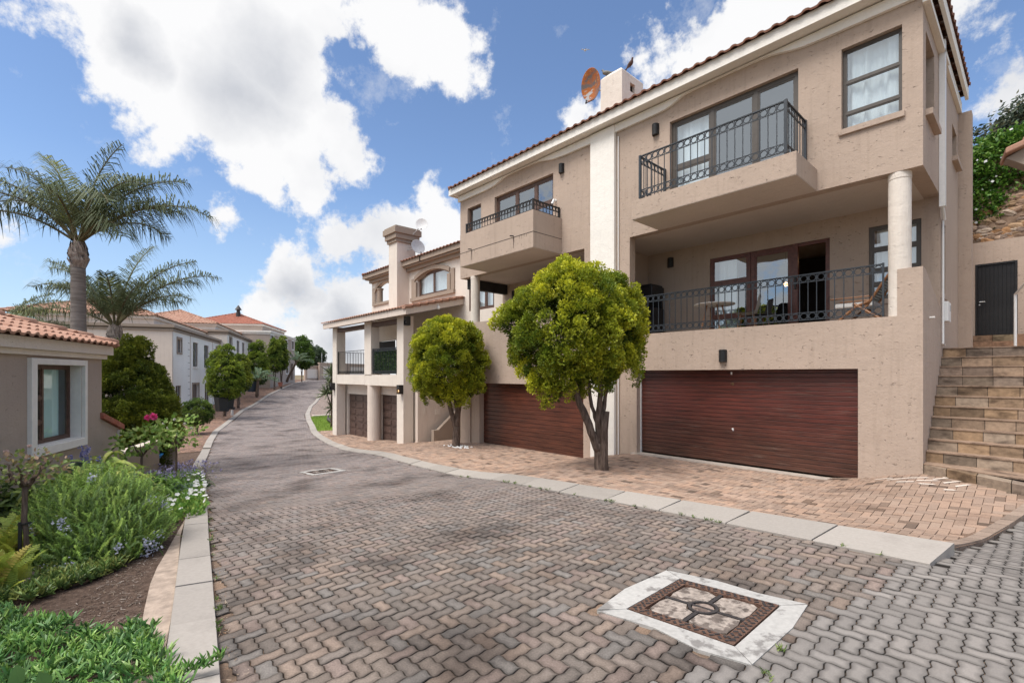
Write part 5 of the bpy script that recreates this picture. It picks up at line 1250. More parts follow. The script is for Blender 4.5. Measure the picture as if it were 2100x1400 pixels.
crown(T2, e, .245, 15, *YG, up=.5, jit=.11)
tb1 = (-13.35,9.6,-.50)
T1 = thing('cypress_tree', 'smaller round-headed golden cypress left of both wide garage doors, ringed by white pebbles', 'tree', tb1, 0, 'clipped golden cypresses on the right pavement')
trunk(T1, [([off(tb1,0,0,-.15),off(tb1,0,0,.3),off(tb1,.02,0,.75)],[.17,.13,.105]),
           ([off(tb1,0,0,.6),off(tb1,-.14,0,1.2),off(tb1,-.34,0,1.9),off(tb1,-.5,0,2.4)],[.09,.08,.07,.04]),
           ([off(tb1,.03,0,.65),off(tb1,.08,.02,1.3),off(tb1,.12,0,2.0),off(tb1,.3,0,2.5)],[.09,.075,.06,.03]),
           ([off(tb1,.03,-.03,.8),off(tb1,0,0,1.5),off(tb1,-.08,0,2.3)],[.06,.05,.04]),([off(tb1,.08,-.03,.9),off(tb1,.16,0,1.5),off(tb1,.32,0,2.1)],[.05,.045,.03])])
e = [E_(tb1,-.40,0,2.92,1.02,.92,1.18), E_(tb1,-.15,0,3.45,.78,.78,.68), E_(tb1,-.62,0,2.35,.62,.6,.6), E_(tb1,.28,0,2.5,.55,.5,.52), E_(tb1,.74,0,2.95,.26,.26,.22), E_(tb1,-.15,.1,1.98,.56,.5,.34), E_(tb1,.55,0,2.1,.26,.26,.22)]
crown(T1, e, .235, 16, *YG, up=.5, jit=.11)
mb = MB(); rg = random.Random(3)
for i in range(70): mb.ball((tb1[0]+rg.uniform(-.4,.7), tb1[1]+rg.uniform(-.25,.25), float(G(tb1[0],tb1[1]))+.055), (.035,.03,.02), 6, 4)
mb.build('white_pebbles', M['whitepl'], label='white pebbles round the base of the smaller cypress', cat='pebbles', kind='stuff')
# left street trees
def conif(px, Y, pybase, lab, ells, size=.3, dens=14, tint=((.10,.16,.03),(.32,.38,.05)), forks=2, grp='cypresses in front of the houses on the left', name='cypress_tree', trunk_h=1.0, tr=.1, zb=None):
    b = at(px, Y, 0); z = 2-(pybase-768)/987*Y if zb is None else zb; b = (b[0], b[1], z)
    t = thing(name, lab, 'tree', b, 0, grp)
    ps = [([off(b,0,0,-.3),off(b,0,0,trunk_h*.4)],[tr*1.2,tr])]
    for k in range(forks): r = (k-(forks-1)/2)*.35; ps.append(([off(b,0,0,trunk_h*.35),off(b,r*.6,0,trunk_h),off(b,r,0,trunk_h*1.7)],[tr*.8,tr*.65,tr*.4]))
    trunk(t, ps)
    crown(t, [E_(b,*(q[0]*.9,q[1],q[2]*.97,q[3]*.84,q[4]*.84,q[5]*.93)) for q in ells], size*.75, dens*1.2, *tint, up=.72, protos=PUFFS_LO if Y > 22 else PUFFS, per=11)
    return t
conif(461,34,845,'tallest dark cypress with pointed tips, hiding the black bin before the nearest white townhouse',[(0,0,2.5,1.35,1.2,1.5),(.1,0,1.6,1.15,1.1,.8),(-.35,0,3.5,.5,.5,1.0),(.25,0,3.75,.42,.42,1.0),(-.75,0,3.0,.5,.5,.9),(.85,0,2.3,.5,.5,.8)],.34,13,forks=3)
conif(489,41,829,'second cypress along the left pavement, golden on its right side, behind the pointed dark one',[(-.1,0,2.4,1.0,1.0,1.5),(.2,0,3.3,.6,.6,.95),(.55,0,1.9,.6,.6,.8),(-.5,0,3.2,.45,.45,.7)],.36,11,((.11,.16,.03),(.38,.40,.05)))
conif(527,50,812,'narrow pointed cypress against the taupe end wall with a palm beneath it',[(0,0,3.2,1.15,1.0,1.6),(-.3,0,4.6,.45,.45,.9),(.35,0,4.7,.42,.42,1.0),(.45,0,2.1,.7,.7,.9)],.42,9,((.09,.15,.03),(.30,.36,.05)))
conif(563,59,797,'left one of the twin cone cypresses before the furthest townhouse',[(0,0,3.6,.95,.9,1.7),(0,0,4.9,.55,.5,1.2)],.45,8,((.09,.15,.03),(.28,.34,.05)),grp='twin cone cypresses',trunk_h=1.6)
conif(577,60.5,793,'right one of the twin cone cypresses before the furthest townhouse',[(0,0,3.7,.85,.9,1.6),(.05,0,4.9,.5,.5,1.4),(.15,0,2.9,.6,.6,.9)],.45,8,((.09,.15,.03),(.30,.35,.05)),grp='twin cone cypresses',trunk_h=1.6)
conif(619,79,784,'broad round dark-green tree at the far end of the left pavement',[(0,0,5.0,2.0,1.8,2.3),(.4,0,3.6,1.6,1.5,1.5),(-.6,0,5.2,1.1,1.1,1.4)],.6,5,((.06,.12,.03),(.18,.27,.05)),name='round_tree',grp=None,trunk_h=2.0)
conif(648,112,770,'hazy blue-green treetop beyond the far boundary wall',[(0,0,4.2,3.0,2.0,2.2),(-2,0,4.6,1.5,1.2,2.2)],.8,3,((.06,.09,.06),(.12,.16,.11)),name='distant_tree',grp=None)
conif(404,26.5,882,'small rounded dark-green tree on the left pavement behind the standard rose',[(0,0,.95,.85,.75,.75),(-.5,0,.75,.55,.5,.5),(.45,0,.85,.5,.5,.55)],.2,24,((.06,.11,.025),(.18,.25,.05)),name='round_shrub',grp=None,trunk_h=.45,tr=.07)
# big bush beside the cottage
b = at(262,13.2,-.55)
t = thing('cypress_bush', 'big golden-green cypress bush growing beside the cottage wall', 'bush', b)
trunk(t, [([off(b,0,0,-.5),off(b,0,0,1.4)],[.14,.08])])
crown(t, [E_(b,*q) for q in [(-.05,0,1.55,.95,.9,1.35),(-.45,0,2.2,.5,.6,.75),(.1,0,2.55,.42,.45,.75),(.45,0,1.3,.7,.7,.9),(.62,0,1.75,.35,.35,.4),(.75,0,.95,.5,.5,.55),(-.3,.3,.6,.9,.6,.8),(.5,.1,.4,.5,.5,.5),(.25,0,2.9,.22,.22,.45),(-.75,0,2.0,.35,.35,.5)]], .22, 26, (.08,.115,.02), (.28,.30,.04), up=.66, jit=.07)

# palms
def frond(parent, base, az, el, L, droop, n=88, tint=(.16,.19,.13), twist=0., yel=0., lw=.022, ll=.62, seed=0):
    r = np.random.default_rng(seed); mb = MB(); pts = []; p = Vector(base); d = Vector((math.cos(az)*math.cos(el), math.sin(az)*math.cos(el), math.sin(el)))
    m = 22; dirs = []
    for i in range(m+1):
        pts.append(p.copy()); dirs.append(d.copy()); p = p + d*(L/m)
        h = Vector((d.x, d.y, 0)).length; k = droop*(.25+1.3*(i/m))/m
        e = math.asin(max(-1,min(1,d.z)))-k; d = Vector((math.cos(az)*math.cos(e), math.sin(az)*math.cos(e), math.sin(e)))
    mb.tube([tuple(q) for q in pts], [.030*(1-.85*i/m)+.004 for i in range(m+1)], 6, 0, (.17,.15,.08,1))
    V = []; F = []; Cc = []
    for s in (-1, 1):
        for i in range(n):
            t = .16+.84*(i+r.uniform(0,.6))/n; x = t*m; k = min(m-1, int(x)); q = pts[k].lerp(pts[k+1], x-k); dd = dirs[k]
            side = dd.cross(Vector((0,0,1))).normalized(); upv = side.cross(dd).normalized()
            ln = ll*(math.sin(math.pi*min(1,(t*.9+.06)))**.55)*r.uniform(.8,1.12)
            out = (side*s*(.75+r.normal(0,.1)) + dd*(.55+r.normal(0,.1)) + upv*(.30+r.normal(0,.28))).normalized()
            a = q; b1 = a+out*ln*.5+Vector((0,0,-.06*ln)); c1 = a+out*ln*.82+Vector((0,0,-.46*ln-.2*ln*max(0,t-.4)))
            wv = out.cross(upv).normalized()*lw*.5; j = len(V)
            V += [a-wv*.6, a+wv*.6, b1+wv, b1-wv, c1+wv*.15, c1-wv*.15]; F += [(j,j+1,j+2,j+3),(j+3,j+2,j+4,j+5)]
            q_ = r.uniform(.7,1.25); col = [tint[0]*q_+yel*.12, tint[1]*q_+yel*.10, tint[2]*q_*(1-.4*yel), 1]; Cc += [col]*6
    mb.add([tuple(v) for v in V], np.array(F), 0, np.array(Cc))
    return mb.build('frond', M['leafdull'], parent)
def palm(label, px, Y, pz_top, z0, r0, r1, fr, boot_h, boots=16, bulge=.20, tint=(.12,.15,.075), ll=.62, lean=0.):
    b = at(px, Y, z0); zt = pz_top; t = thing('palm_tree', label, 'palm', b, 0, 'feather palms on the left')
    mb = MB(); n = 40; P = [off(b, lean*(i/n)**1.5, 0, (zt-z0)*i/n) for i in range(n+1)]
    mb.tube(P, [(r0*(1-i/n)+r1*i/n)*(1+.03*(i % 2)) for i in range(n+1)], 16); mb.build('trunk', M['palmbark'], t, smooth=True)
    top = P[-1]; mb = MB(); rg = random.Random(px)
    mb.tube([top, v3(top,0,0,boot_h*.3), v3(top,0,0,boot_h*.8), v3(top,0,0,boot_h*1.25)], [r1*1.02, bulge*.85, bulge*.62, bulge*.3], 14)
    for k in range(boots):
        a = 2.4*k; z = boot_h*(.02+.55*k/boots); q = bulge*(1.0-.3*k/boots); c, s = math.cos(a), math.sin(a); u = Vector((c,s,0)); w = Vector((-s,c,0)); L = boot_h*rg.uniform(.5,.7)
        A = Vector(top)+u*r1*.85+Vector((0,0,z)); B = Vector(top)+u*q*1.08+Vector((0,0,z+L*.45)); C = Vector(top)+u*q*.85+Vector((0,0,z+L))
        mb.add([tuple(A-w*.10),tuple(A+w*.10),tuple(B+w*.11),tuple(B-w*.11),tuple(C+w*.025),tuple(C-w*.025),tuple(B-u*.05)],[[0,1,2,3],[3,2,4,5],[5,4,6]])
    mb.build('leaf_base', M['boot'], t)
    cb = v3(top, 0, 0, boot_h*1.0)
    for k, f in enumerate(fr):
        az, el, L, dr = f[:4]; frond(t, v3(cb, .05*math.cos(az), .05*math.sin(az), 0), az, el, L, dr, tint=tint, yel=f[4] if len(f) > 4 else 0, seed=abs(k+int(px)), ll=ll)
    return t
def AZ(a):   # angle in the picture plane: 0 = to the right, 90 = away from the camera
    a = R(a); x, y = math.cos(a), math.sin(a); wx, wy = S_*x-C_*y, C_*x+S_*y; return math.atan2(wy, wx)
big = [(AZ(75),R(70),2.9,1.3),(AZ(12),R(60),3.1,1.4),(AZ(172),R(66),3.1,1.3),(AZ(-15),R(64),2.7,1.9),(AZ(20),R(84),2.8,.7),(AZ(160),R(78),2.9,1.1,1.0),(AZ(20),R(74),2.4,1.4),(AZ(-35),R(52),2.6,2.2),(AZ(10),R(45),2.7,1.5),(AZ(3),R(38),3.55,1.55),(AZ(-25),R(30),2.2,1.9),(AZ(176),R(50),2.9,1.7),(AZ(200),R(60),2.8,1.7),
       (AZ(185),R(35),2.9,1.4),(AZ(168),R(62),2.3,1.3),(AZ(60),R(50),2.3,1.9),(AZ(120),R(55),2.4,1.8),(AZ(-70),R(58),2.2,2.2),(AZ(-140),R(55),2.3,2.0),(AZ(40),R(62),2.4,1.7)]
palm('tallest feather palm with grey trunk rising behind the cottage roof', 162, 12.2, 4.70, -1.0, .185, .145, big, .66, lean=-.02, ll=.86)
small = [(AZ(70),R(82),3.0,.8),(AZ(25),R(68),3.1,1.2),(AZ(5),R(50),3.5,1.3),(AZ(-10),R(38),2.9,1.3),(AZ(178),R(64),2.9,1.3),(AZ(172),R(46),3.4,1.3),(AZ(190),R(30),2.3,1.2),(AZ(140),R(72),2.2,1.2,.6),(AZ(-60),R(70),2.0,1.3),(AZ(40),R(75),2.3,1.0),(AZ(-120),R(62),1.9,1.7),(AZ(60),R(55),2.2,1.6),(AZ(110),R(60),2.2,1.5)]
palm('shorter feather palm standing right of the tall one, in front of the white townhouse roof', 236, 14.8, 2.90, -1.2, .19, .15, small+[(AZ(15),R(60),2.8,1.6),(AZ(165),R(54),3.0,1.5),(AZ(-30),R(55),2.5,1.7),(AZ(195),R(70),2.6,1.2)], .60, 14, .21, ll=.8)
third = [(AZ(15),R(60),2.9,1.5),(AZ(-10),R(45),2.8,1.9),(AZ(0),R(30),3.0,1.6,.8),(AZ(40),R(70),2.6,1.2),(AZ(-50),R(60),2.4,1.8),(AZ(90),R(60),2.6,1.4),(AZ(150),R(60),2.6,1.4),(AZ(8),R(52),2.6,1.5,.5),(AZ(20),R(38),2.7,1.6)]
palm('palm crown at the far left edge above the cottage roof', -18, 18, 2.7, -1.4, .24, .2, third, .6, 10, .27, tint=(.13,.16,.08))
# small palms on the left pavement, cycad-like
def small_palm(px, Y, pyb, label, H_, L, lean, nf=16, name='small_palm', tint=(.12,.19,.11)):
    b = at(px, Y, 0); z = 2-(pyb-768)/987*Y; b = (b[0], b[1], z); t = thing(name, label, 'palm', b)
    P = [off(b, lean*(i/6)**1.2, 0, H_*i/6) for i in range(7)]
    MB().tube(P, [.17-.05*i/6 for i in range(7)], 10).build('trunk', M['twig'], t, smooth=True)
    for k in range(nf): frond(t, P[-1], AZ(k*360/nf*2.4), R(20+50*((k*7) % nf)/nf), L, 1.3, n=18, tint=tint, seed=k, lw=.06, ll=.45)
small_palm(527,47,812,'pale palm under the narrow pointed cypress by the taupe end wall',1.5,2.0,.1)
small_palm(588,63,783,'leaning palm with pale arching fronds in front of the furthest townhouse',2.6,2.3,1.3)
# dracaena by the lawn
b = (-28.9,11.35,-1.36); t = thing('yucca_plant', 'slender yucca with drooping rosettes beside the far corner pillar', 'plant', b)
b = at(679,30.0,-1.35)
trunk(t, [([b,off(b,.05,0,1.4),off(b,.0,0,3.4)],[.07,.05,.04]),([off(b,.03,0,1.2),off(b,-.25,0,2.2)],[.04,.03])], mat='twig')
mb = MB(); lf = (np.array([(-.018,0,0),(.018,0,0),(.03,0,.3),(-.03,0,.3),(.004,.10,.62),(-.004,.10,.62)]), np.array([(0,1,2,3),(3,2,4,5)]), np.ones((6,3)))
for c, k in ((off(b,0,0,3.4),90),(off(b,-.25,0,2.2),90),(off(b,.05,0,1.3),30),(off(b,.0,0,2.8),50)):
    nn = rng.normal(0,1,(k,3)); nn[:,2] = nn[:,2]*.8+.1; scatter(mb, [lf], np.repeat([c],k,0), nn, rng.uniform(.8,1.3,k), pick([(.11,.14,.07),(.17,.19,.10),(.08,.10,.05)],k))
mb.build('leaves', M['leafdull'], t)
# bins, pots
def bin_(px, Y, pyb, label, c=(.012,.012,.013), s=1.):
    b = at(px, Y, 0); z = 2-(pyb-768)/987*Y; t = thing('wheelie_bin', label, 'bin', (b[0],b[1],z), R(20), 'bins on the left pavement'); T = INV[t.name].inverted()
    m = simple('bin_plastic', c, .5, .1)
    v = [(-.24,-.26,.05),(.24,-.26,.05),(.24,.26,.05),(-.24,.26,.05),(-.29,-.36,.95),(.29,-.36,.95),(.29,.34,.95),(-.29,.34,.95)]
    MB(T).add(v,np.array([(0,3,2,1),(4,5,6,7),(0,1,5,4),(1,2,6,5),(2,3,7,6),(3,0,4,7)])).build('body', m, t, bevel=.02)
    MB(T).box(-.31,.31,-.38,.38,.955,1.01).box(-.25,.25,.38,.43,.9,.98).build('lid', m, t, bevel=.02)
    for x in (-.27,.22): MB(T).lathe([(.10,0),(.10,.05)],14,T=T@Matrix.Translation((x,.28,.10))@Matrix.Rotation(R(90),4,'Y')).build('wheel', M['black'], t)
bin_(454,33.5,844,'black wheelie bin half hidden by the trunk of the pointed cypress'); bin_(467,34.5,840,'second dark bin just right of the pointed cypress trunk')
bin_(516,47,804,'dark blue wheelie bin beside the taupe end wall',(.02,.03,.045))
b = at(476,35.5,-1.05); MB().box(b[0]-.2,b[0]+.2,b[1]-.05,b[1]+.05,-1.0,-.62).build('paper_sack', M['whitetrim'], label='small white crate beside the dark bins', cat='crate')
b = at(575,56,0); z = 2-(792-768)/987*56; MB().lathe([(.18,0),(.26,.45),(.29,.48),(.25,.48)],14,(b[0],b[1],z)).build('flower_pot', M['tilered'], label='terracotta pot on the pavement beside the twin cone cypresses', cat='pot')

# right edge: tree, flowering hedge
t = thing('windblown_tree', 'tall grey-green windblown tree above the stone wall at the right edge', 'tree', (-.5,24,7))
bb = (-.3,24.5,7.0)
trunk(t, [([bb,(-.2,24.5,9.0),(-.5,24.3,11)],[.2,.15,.06]),([(-.2,24.5,8.6),(.8,24.6,10.5)],[.1,.04]),([(-.2,24.5,8.2),(-1.2,24.3,11.0)],[.09,.03])])
mb = MB(); k = 0
lf = (np.array([(0,0,0),(.035,0,.05),(0,.012,.15),(-.035,0,.05)]), np.array([(0,1,2,3)]), np.ones((4,3)))
P_ = []
for c, r_, n_ in (((-1.3,24,9.9),(.9,.9,1.1),34),((-.2,24,10.6),(1.0,.9,.9),34),((.9,24.2,10.0),(.9,.9,.9),34),((-.4,24.3,8.9),(1.3,1.0,.9),34),((1.3,24.3,8.8),(.9,.8,.9),24),((-1.6,23.8,8.6),(.5,.6,.7),14)):
    for i in range(n_):
        d = rng.normal(0,1,3); d /= np.linalg.norm(d); P_.append(np.array(c)+d*np.array(r_)*rng.uniform(.3,1.05))
for p in P_:     # each cluster is a short spray blown to the right
    n = 80; pos = p+rng.normal(0,1,(n,3))*np.array([.20,.16,.14])
    scatter(mb, [lf], pos, np.array([[.9,.1,.25]])+rng.normal(0,.5,(n,3)), rng.uniform(.6,1.3,n), pick([(.10,.14,.10),(.14,.17,.12),(.06,.09,.06),(.13,.13,.07)],n)*rng.uniform(.75,1.15))
mb.build('crown', M['leafdull'], t)
t = thing('flowering_hedge', 'bright green hedge with small white flowers spilling over the stone wall', 'hedge', (0,20.8,7.2))
mb = MB(); ell = [(-1.7,20.9,7.7,1.0,.6,1.0),(-.6,20.9,8.3,1.1,.6,.95),(.5,21,8.1,1.2,.6,.9),(1.7,21.2,8.0,1.2,.7,1.0),(-1.3,20.55,7.0,.7,.4,.7)]
p, n = crown_points(ell, 340, .12); kk = len(p)
lf2 = (np.array([(-.03,0,0),(0,0,-.03),(.035,0,.03),(0,.0,.075)]), np.array([(0,1,2,3)]), np.ones((4,3)))
for j in range(3): scatter(mb, [lf2], p+rng.normal(0,.06,p.shape)-n*.06*j, n+rng.normal(0,.7,p.shape), rng.uniform(.8,1.5,kk), pick([(.07,.17,.02),(.12,.25,.03),(.04,.11,.015),(.17,.28,.05)],kk))
mb.build('leaves', M['leaf'], t)
mb = MB(); s = rng.choice(kk, 240); fl = (np.array([(-.03,-.03,0),(.03,-.03,0),(.03,.03,0),(-.03,.03,0)]), np.array([(0,1,2,3)]), np.ones((4,3)))
scatter(mb, [fl], p[s]+n[s]*.09, n[s]+np.array([[-.2,-.6,.3]]), rng.uniform(.7,1.3,240), np.full((240,3),.75)); mb.build('flowers', M['petal'], t, kind='stuff')
# spiky palm tips at the right edge
b = (-.12,13.9,4.6); t = thing('spiky_plant', 'spiky fan-leaved plant poking in at the right edge beside the black door', 'plant', b); mb = MB()
lf = (np.array([(-.014,0,0),(.014,0,0),(.018,0,.35),(-.018,0,.35),(.001,0,.75),(-.001,0,.75)]), np.array([(0,1,2,3),(3,2,4,5)]), np.ones((6,3)))
c0 = at(2135,14,5.4); nn = np.array([[math.cos(a)*-S_+0, math.cos(a)*-C_, math.sin(a)] for a in np.linspace(-1.5,1.3,30)])+rng.normal(0,.12,(30,3)); scatter(mb, [lf], np.repeat([c0],30,0), nn, rng.uniform(.8,1.1,30), pick([(.12,.15,.05),(.18,.20,.08)],30))
mb.build('leaves', M['leafdull'], t); MB().tube([(c0[0],c0[1],2.5),c0],.09,8).build('trunk', M['twig'], t)

# ---------------------------------------------------------------- garden bed
def Gz(x, y): return float(G(x, y))-.02
def finger(L=.075, w=.0085):     # three-sided succulent finger
    v = []; 
    for z, r, b in ((0,.7,0),(.35,1.,.004),(.75,.8,.012),(1.,.12,.022)):
        for k in range(3): a = 2*math.pi*k/3; v.append((w*r*math.cos(a)+b, w*r*math.sin(a), z*L))
    f = [(i*3+k, i*3+(k+1) % 3, (i+1)*3+(k+1) % 3, (i+1)*3+k) for i in range(3) for k in range(3)]
    c = np.ones((12,3)); c[:3] *= .75; c[9:] *= np.array([1.25,1.1,.9]); return np.array(v), np.array(f), c
fp = [finger(.07), finger(.055,.009), finger(.085,.008)]
def tufts(mb, P, per, spread, sc, pal, lean=.75):
    per = int(per*1.4); sc = sc*.88; k = len(P); pos = np.repeat(P, per, 0)+rng.normal(0,.012,(k*per,3)); nn = rng.normal(0,lean,(k*per,3)); nn[:,2] = np.abs(nn[:,2])*.4+.75
    scatter(mb, fp, pos, nn, sc*rng.uniform(.7,1.3,k*per), np.repeat(pick(pal,k,.2),per,0)*rng.uniform(.85,1.15,(k*per,1)))
def in_poly(x, y, poly):
    c = np.zeros(len(x), bool); n = len(poly)
    for i in range(n):
        x0, y0 = poly[i]; x1, y1 = poly[(i+1) % n]; m = ((y0 > y) != (y1 > y)) & (x < (x1-x0)*(y-y0)/((y1-y0) or 1e-9)+x0); c ^= m
    return c
def fill(poly, k):
    xs = [p[0] for p in poly]; ys = [p[1] for p in poly]; x = rng.uniform(min(xs),max(xs),k*3); y = rng.uniform(min(ys),max(ys),k*3); m = in_poly(x,y,poly); return x[m][:k], y[m][:k]
SUC = [(0.125,0.269,0.062),(0.175,0.338,0.081),(0.088,0.206,0.062),(0.237,0.388,0.094),(0.150,0.275,0.100)]
mb = MB(); polyN = [(-2.2,.18),(-3.3,.30),(-4.0,.42),(-4.55,.36),(-4.8,.02),(-5.2,-.12),(-5.8,-.38),(-6.5,-.62),(-6.9,-1.2),(-7.2,-2.2),(-4,-3.0),(-1.5,-2.0),(-1.4,-.3)]
x, y = fill(polyN, 5200); h = .05+.05*np.sin(x*6)*np.cos(y*5)+rng.uniform(0,.06,len(x))
tufts(mb, np.stack([x,y,G(x,y)+h],1), 7, .02, 1.0, SUC)
s = rng.uniform(-4.6,-2.6,90); tufts(mb, np.stack([s, np.interp(s,[-4.6,-3.3,-2.6],[.36,.42,.30])+rng.uniform(-.06,.06,90), G(s,s*0)+.09],1), 6, .02, 1.0, SUC)
for kx in range(14): tufts(mb, np.array([[-3.55+kx*.006, .40+kx*.022, .17+.004*kx]]), 6, .02, .9, SUC)   # runner creeping over the kerb
# mound under it so no soil shows
mb.build('ice_plant_cover', M['succulent'], kind='stuff', label='dense carpet of green finger-leaved ice plant in the bottom left corner', cat='ground cover', origin=(0,0,0))
mb = MB(); poly2 = [(-6.6,.28),(-7.1,.52),(-7.8,.82),(-8.6,1.0),(-9.4,.9),(-8.6,.2),(-7.3,-.3),(-6.5,-.7),(-6.2,-.3)]
x, y = fill(poly2, 1500); tufts(mb, np.stack([x,y,G(x,y)+rng.uniform(.0,.08,len(x))],1), 6, .02, 1.15, [(.15,.24,.06),(.22,.30,.08),(.29,.33,.09),(.11,.18,.05)])
mb.build('ice_plant_cover', M['succulent'], kind='stuff', label='lighter strip of ice plant at the foot of the rosemary bush', cat='ground cover', origin=(0,0,0))
# broad leaves in the foreground mat
lfp = []
for s_ in range(3):
    v = [(0,0,0),(.25,.05,.22),(.32,.04,.5),(.18,.0,.8),(0,-.08,1.0),(-.18,0,.8),(-.32,.04,.5),(-.25,.05,.22),(0,-.02,.5)]; f = [(0,1,2,8),(2,3,4,8),(4,5,6,8),(6,7,0,8)]
    lfp.append((np.array(v), np.array(f), np.ones((9,3))))
def leaves(mb, P, Nn, size, pal, proto=lfp, var=.15): scatter(mb, proto, P, Nn, size*rng.uniform(.7,1.3,len(P)), pick(pal, len(P), var))
mb = MB(); P = np.array([(-3.75,-.35,.22),(-3.9,-.22,.22),(-3.7,-.12,.24),(-4.6,-1.0,.25),(-4.4,-.95,.24),(-4.2,-.75,.2),(-3.5,.02,.2)]); leaves(mb, P, rng.normal(0,.4,(7,3))+np.array([[0,0,1.]]), .12, [(.22,.34,.10),(.15,.27,.09)]); mb.build('nasturtium', M['leaf'], kind='stuff', label='few broad pale leaves growing through the ice plant carpet', cat='plant')
def twigs_on(mb, poly, k):
    x, y = fill(poly, k)
    for a, b in zip(x, y):
        an = rng.uniform(0, 6.28); L = rng.uniform(.04, .13); z = float(G(a, b))-.01; q = rng.uniform(.5, 1.2)
        mb.tube([(a,b,z),(a+L*.5*math.cos(an),b+L*.5*math.sin(an),z+.008),(a+L*math.cos(an+.4),b+L*math.sin(an+.4),z)], .0022, 4, 0, (.30*q,.24*q,.19*q,1))
# bark chips and twigs on the soil
mb = MB(); SOILP = [(-4.8,.40),(-6.0,.50),(-7.2,.80),(-8.6,1.2),(-8.4,.8),(-7,.35),(-6.2,.1),(-5.4,-.2),(-4.9,.1)]; k = 1500; x, y = fill([(-4.8,.40),(-6.0,.50),(-7.2,.80),(-8.6,1.2),(-8.4,.8),(-7,.35),(-6.2,.1),(-5.4,-.2),(-4.9,.1)], k); k = len(x); ch = (np.array([(-.5,-.12,0),(.5,-.1,.02),(.45,.12,.03),(-.5,.1,0)]), np.array([(0,1,2,3)]), np.ones((4,3)))
scatter(mb, [ch], np.stack([x,y,G(x,y)-.012],1), rng.normal(0,.25,(k,3))+np.array([[0,0,1.]]), rng.uniform(.01,.04,k), pick([(.16,.11,.08),(.22,.165,.13),(.08,.05,.04),(.12,.085,.065),(.34,.29,.25)],k))
x = -2.4-rng.uniform(0,1,700)**1.3*13; y = VL(x)+np.abs(rng.normal(0,.07,700))+.01; scatter(mb, [ch], np.stack([x,y,G(x,y)+.008],1), rng.normal(0,.3,(700,3))+np.array([[0,0,1.]]), rng.uniform(.008,.03,700), pick([(.34,.26,.19),(.22,.15,.10),(.42,.34,.26),(.28,.16,.09)],700))
x = rng.uniform(-11,-1.2,160); y = rng.uniform(1.2,6.,160); scatter(mb, [ch], np.stack([x,y,G(x,y)+.010],1), rng.normal(0,.3,(160,3))+np.array([[0,0,1.]]), rng.uniform(.008,.022,160), pick([(.30,.22,.15),(.20,.15,.10),(.45,.42,.38)],160)); twigs_on(mb, SOILP, 60); mb.build('bark_chips', M['leafdull'], kind='stuff', label='dry leaf litter on the bare soil beside the kerb', cat='leaf litter', origin=(0,0,0))
# rosemary
def sprig(n=34, L=.30, r=np.random.default_rng(2), nl=.024):
    V = []; F = []; C = []; p = np.zeros(3); d = np.array([0,0,1.]); bend = r.normal(0,.05,2)
    for i in range(n):
        d = d+np.array([bend[0],bend[1],0])*.5; d /= np.linalg.norm(d); p = p+d*L/n
        for s in range(2):
            a = r.uniform(0,6.28); o = np.array([math.cos(a),math.sin(a),.55]); o /= np.linalg.norm(o); w = np.cross(o,d)*.0034; q = p+o*nl*(1.1-.5*i/n); j = len(V); V += [p-w,p+w,q+w*.5,q-w*.5]; F.append((j,j+1,j+2,j+3)); g = .8+.4*i/n; C += [(g,g,g*.95)]*4
    return np.array(V), np.array(F), np.array(C)
SPR = [sprig(34, .28, np.random.default_rng(i)) for i in range(5)]
rb = (-7.95,.22,-.22); t = thing('rosemary_bush', 'large feathery rosemary bush with pale blue flowers spilling towards the kerb', 'bush', rb)
mb = MB(); k = 5200; d = rng.normal(0,1,(k,3)); d[:,2] = np.abs(d[:,2])*.8+.0; d /= np.linalg.norm(d,axis=1,keepdims=True)
R3 = np.array([1.05,.70,.90]); pos = np.array([rb[0],rb[1],rb[2]+.05])+d*R3*rng.uniform(.45,.95,(k,1)); nn = d*.6+np.array([[0,0,1.0]])+rng.normal(0,.14,(k,3)); nn[d[:,1] > .5] += np.array([.25,.3,0])
scatter(mb, SPR, pos, nn, rng.uniform(.65,1.25,k), pick([(0.189,0.304,0.065),(0.246,0.384,0.080),(0.138,0.239,0.065),(0.304,0.420,0.094),(0.174,0.261,0.102)],k,.2))
mb.build('sprigs', M['leafdull'], t)
mb = MB(); k = 90; d2 = rng.normal(0,1,(k,3)); d2[:,2] = np.abs(d2[:,2])*.5; d2[:,0] = np.abs(d2[:,0]); d2 /= np.linalg.norm(d2,axis=1,keepdims=True); cc = np.array(rb)+d2*R3*1.05; cc[:,2] += .1
pos = np.repeat(cc[:24],26,0)+rng.normal(0,.03,(24*26,3)); scatter(mb, [fl], pos, rng.normal(0,1,pos.shape)+np.array([[.5,0,.5]]), rng.uniform(.2,.4,len(pos)), pick([(.50,.52,.62),(.60,.60,.68),(.42,.45,.58)],len(pos))); mb.build('flowers', M['petal'], t)
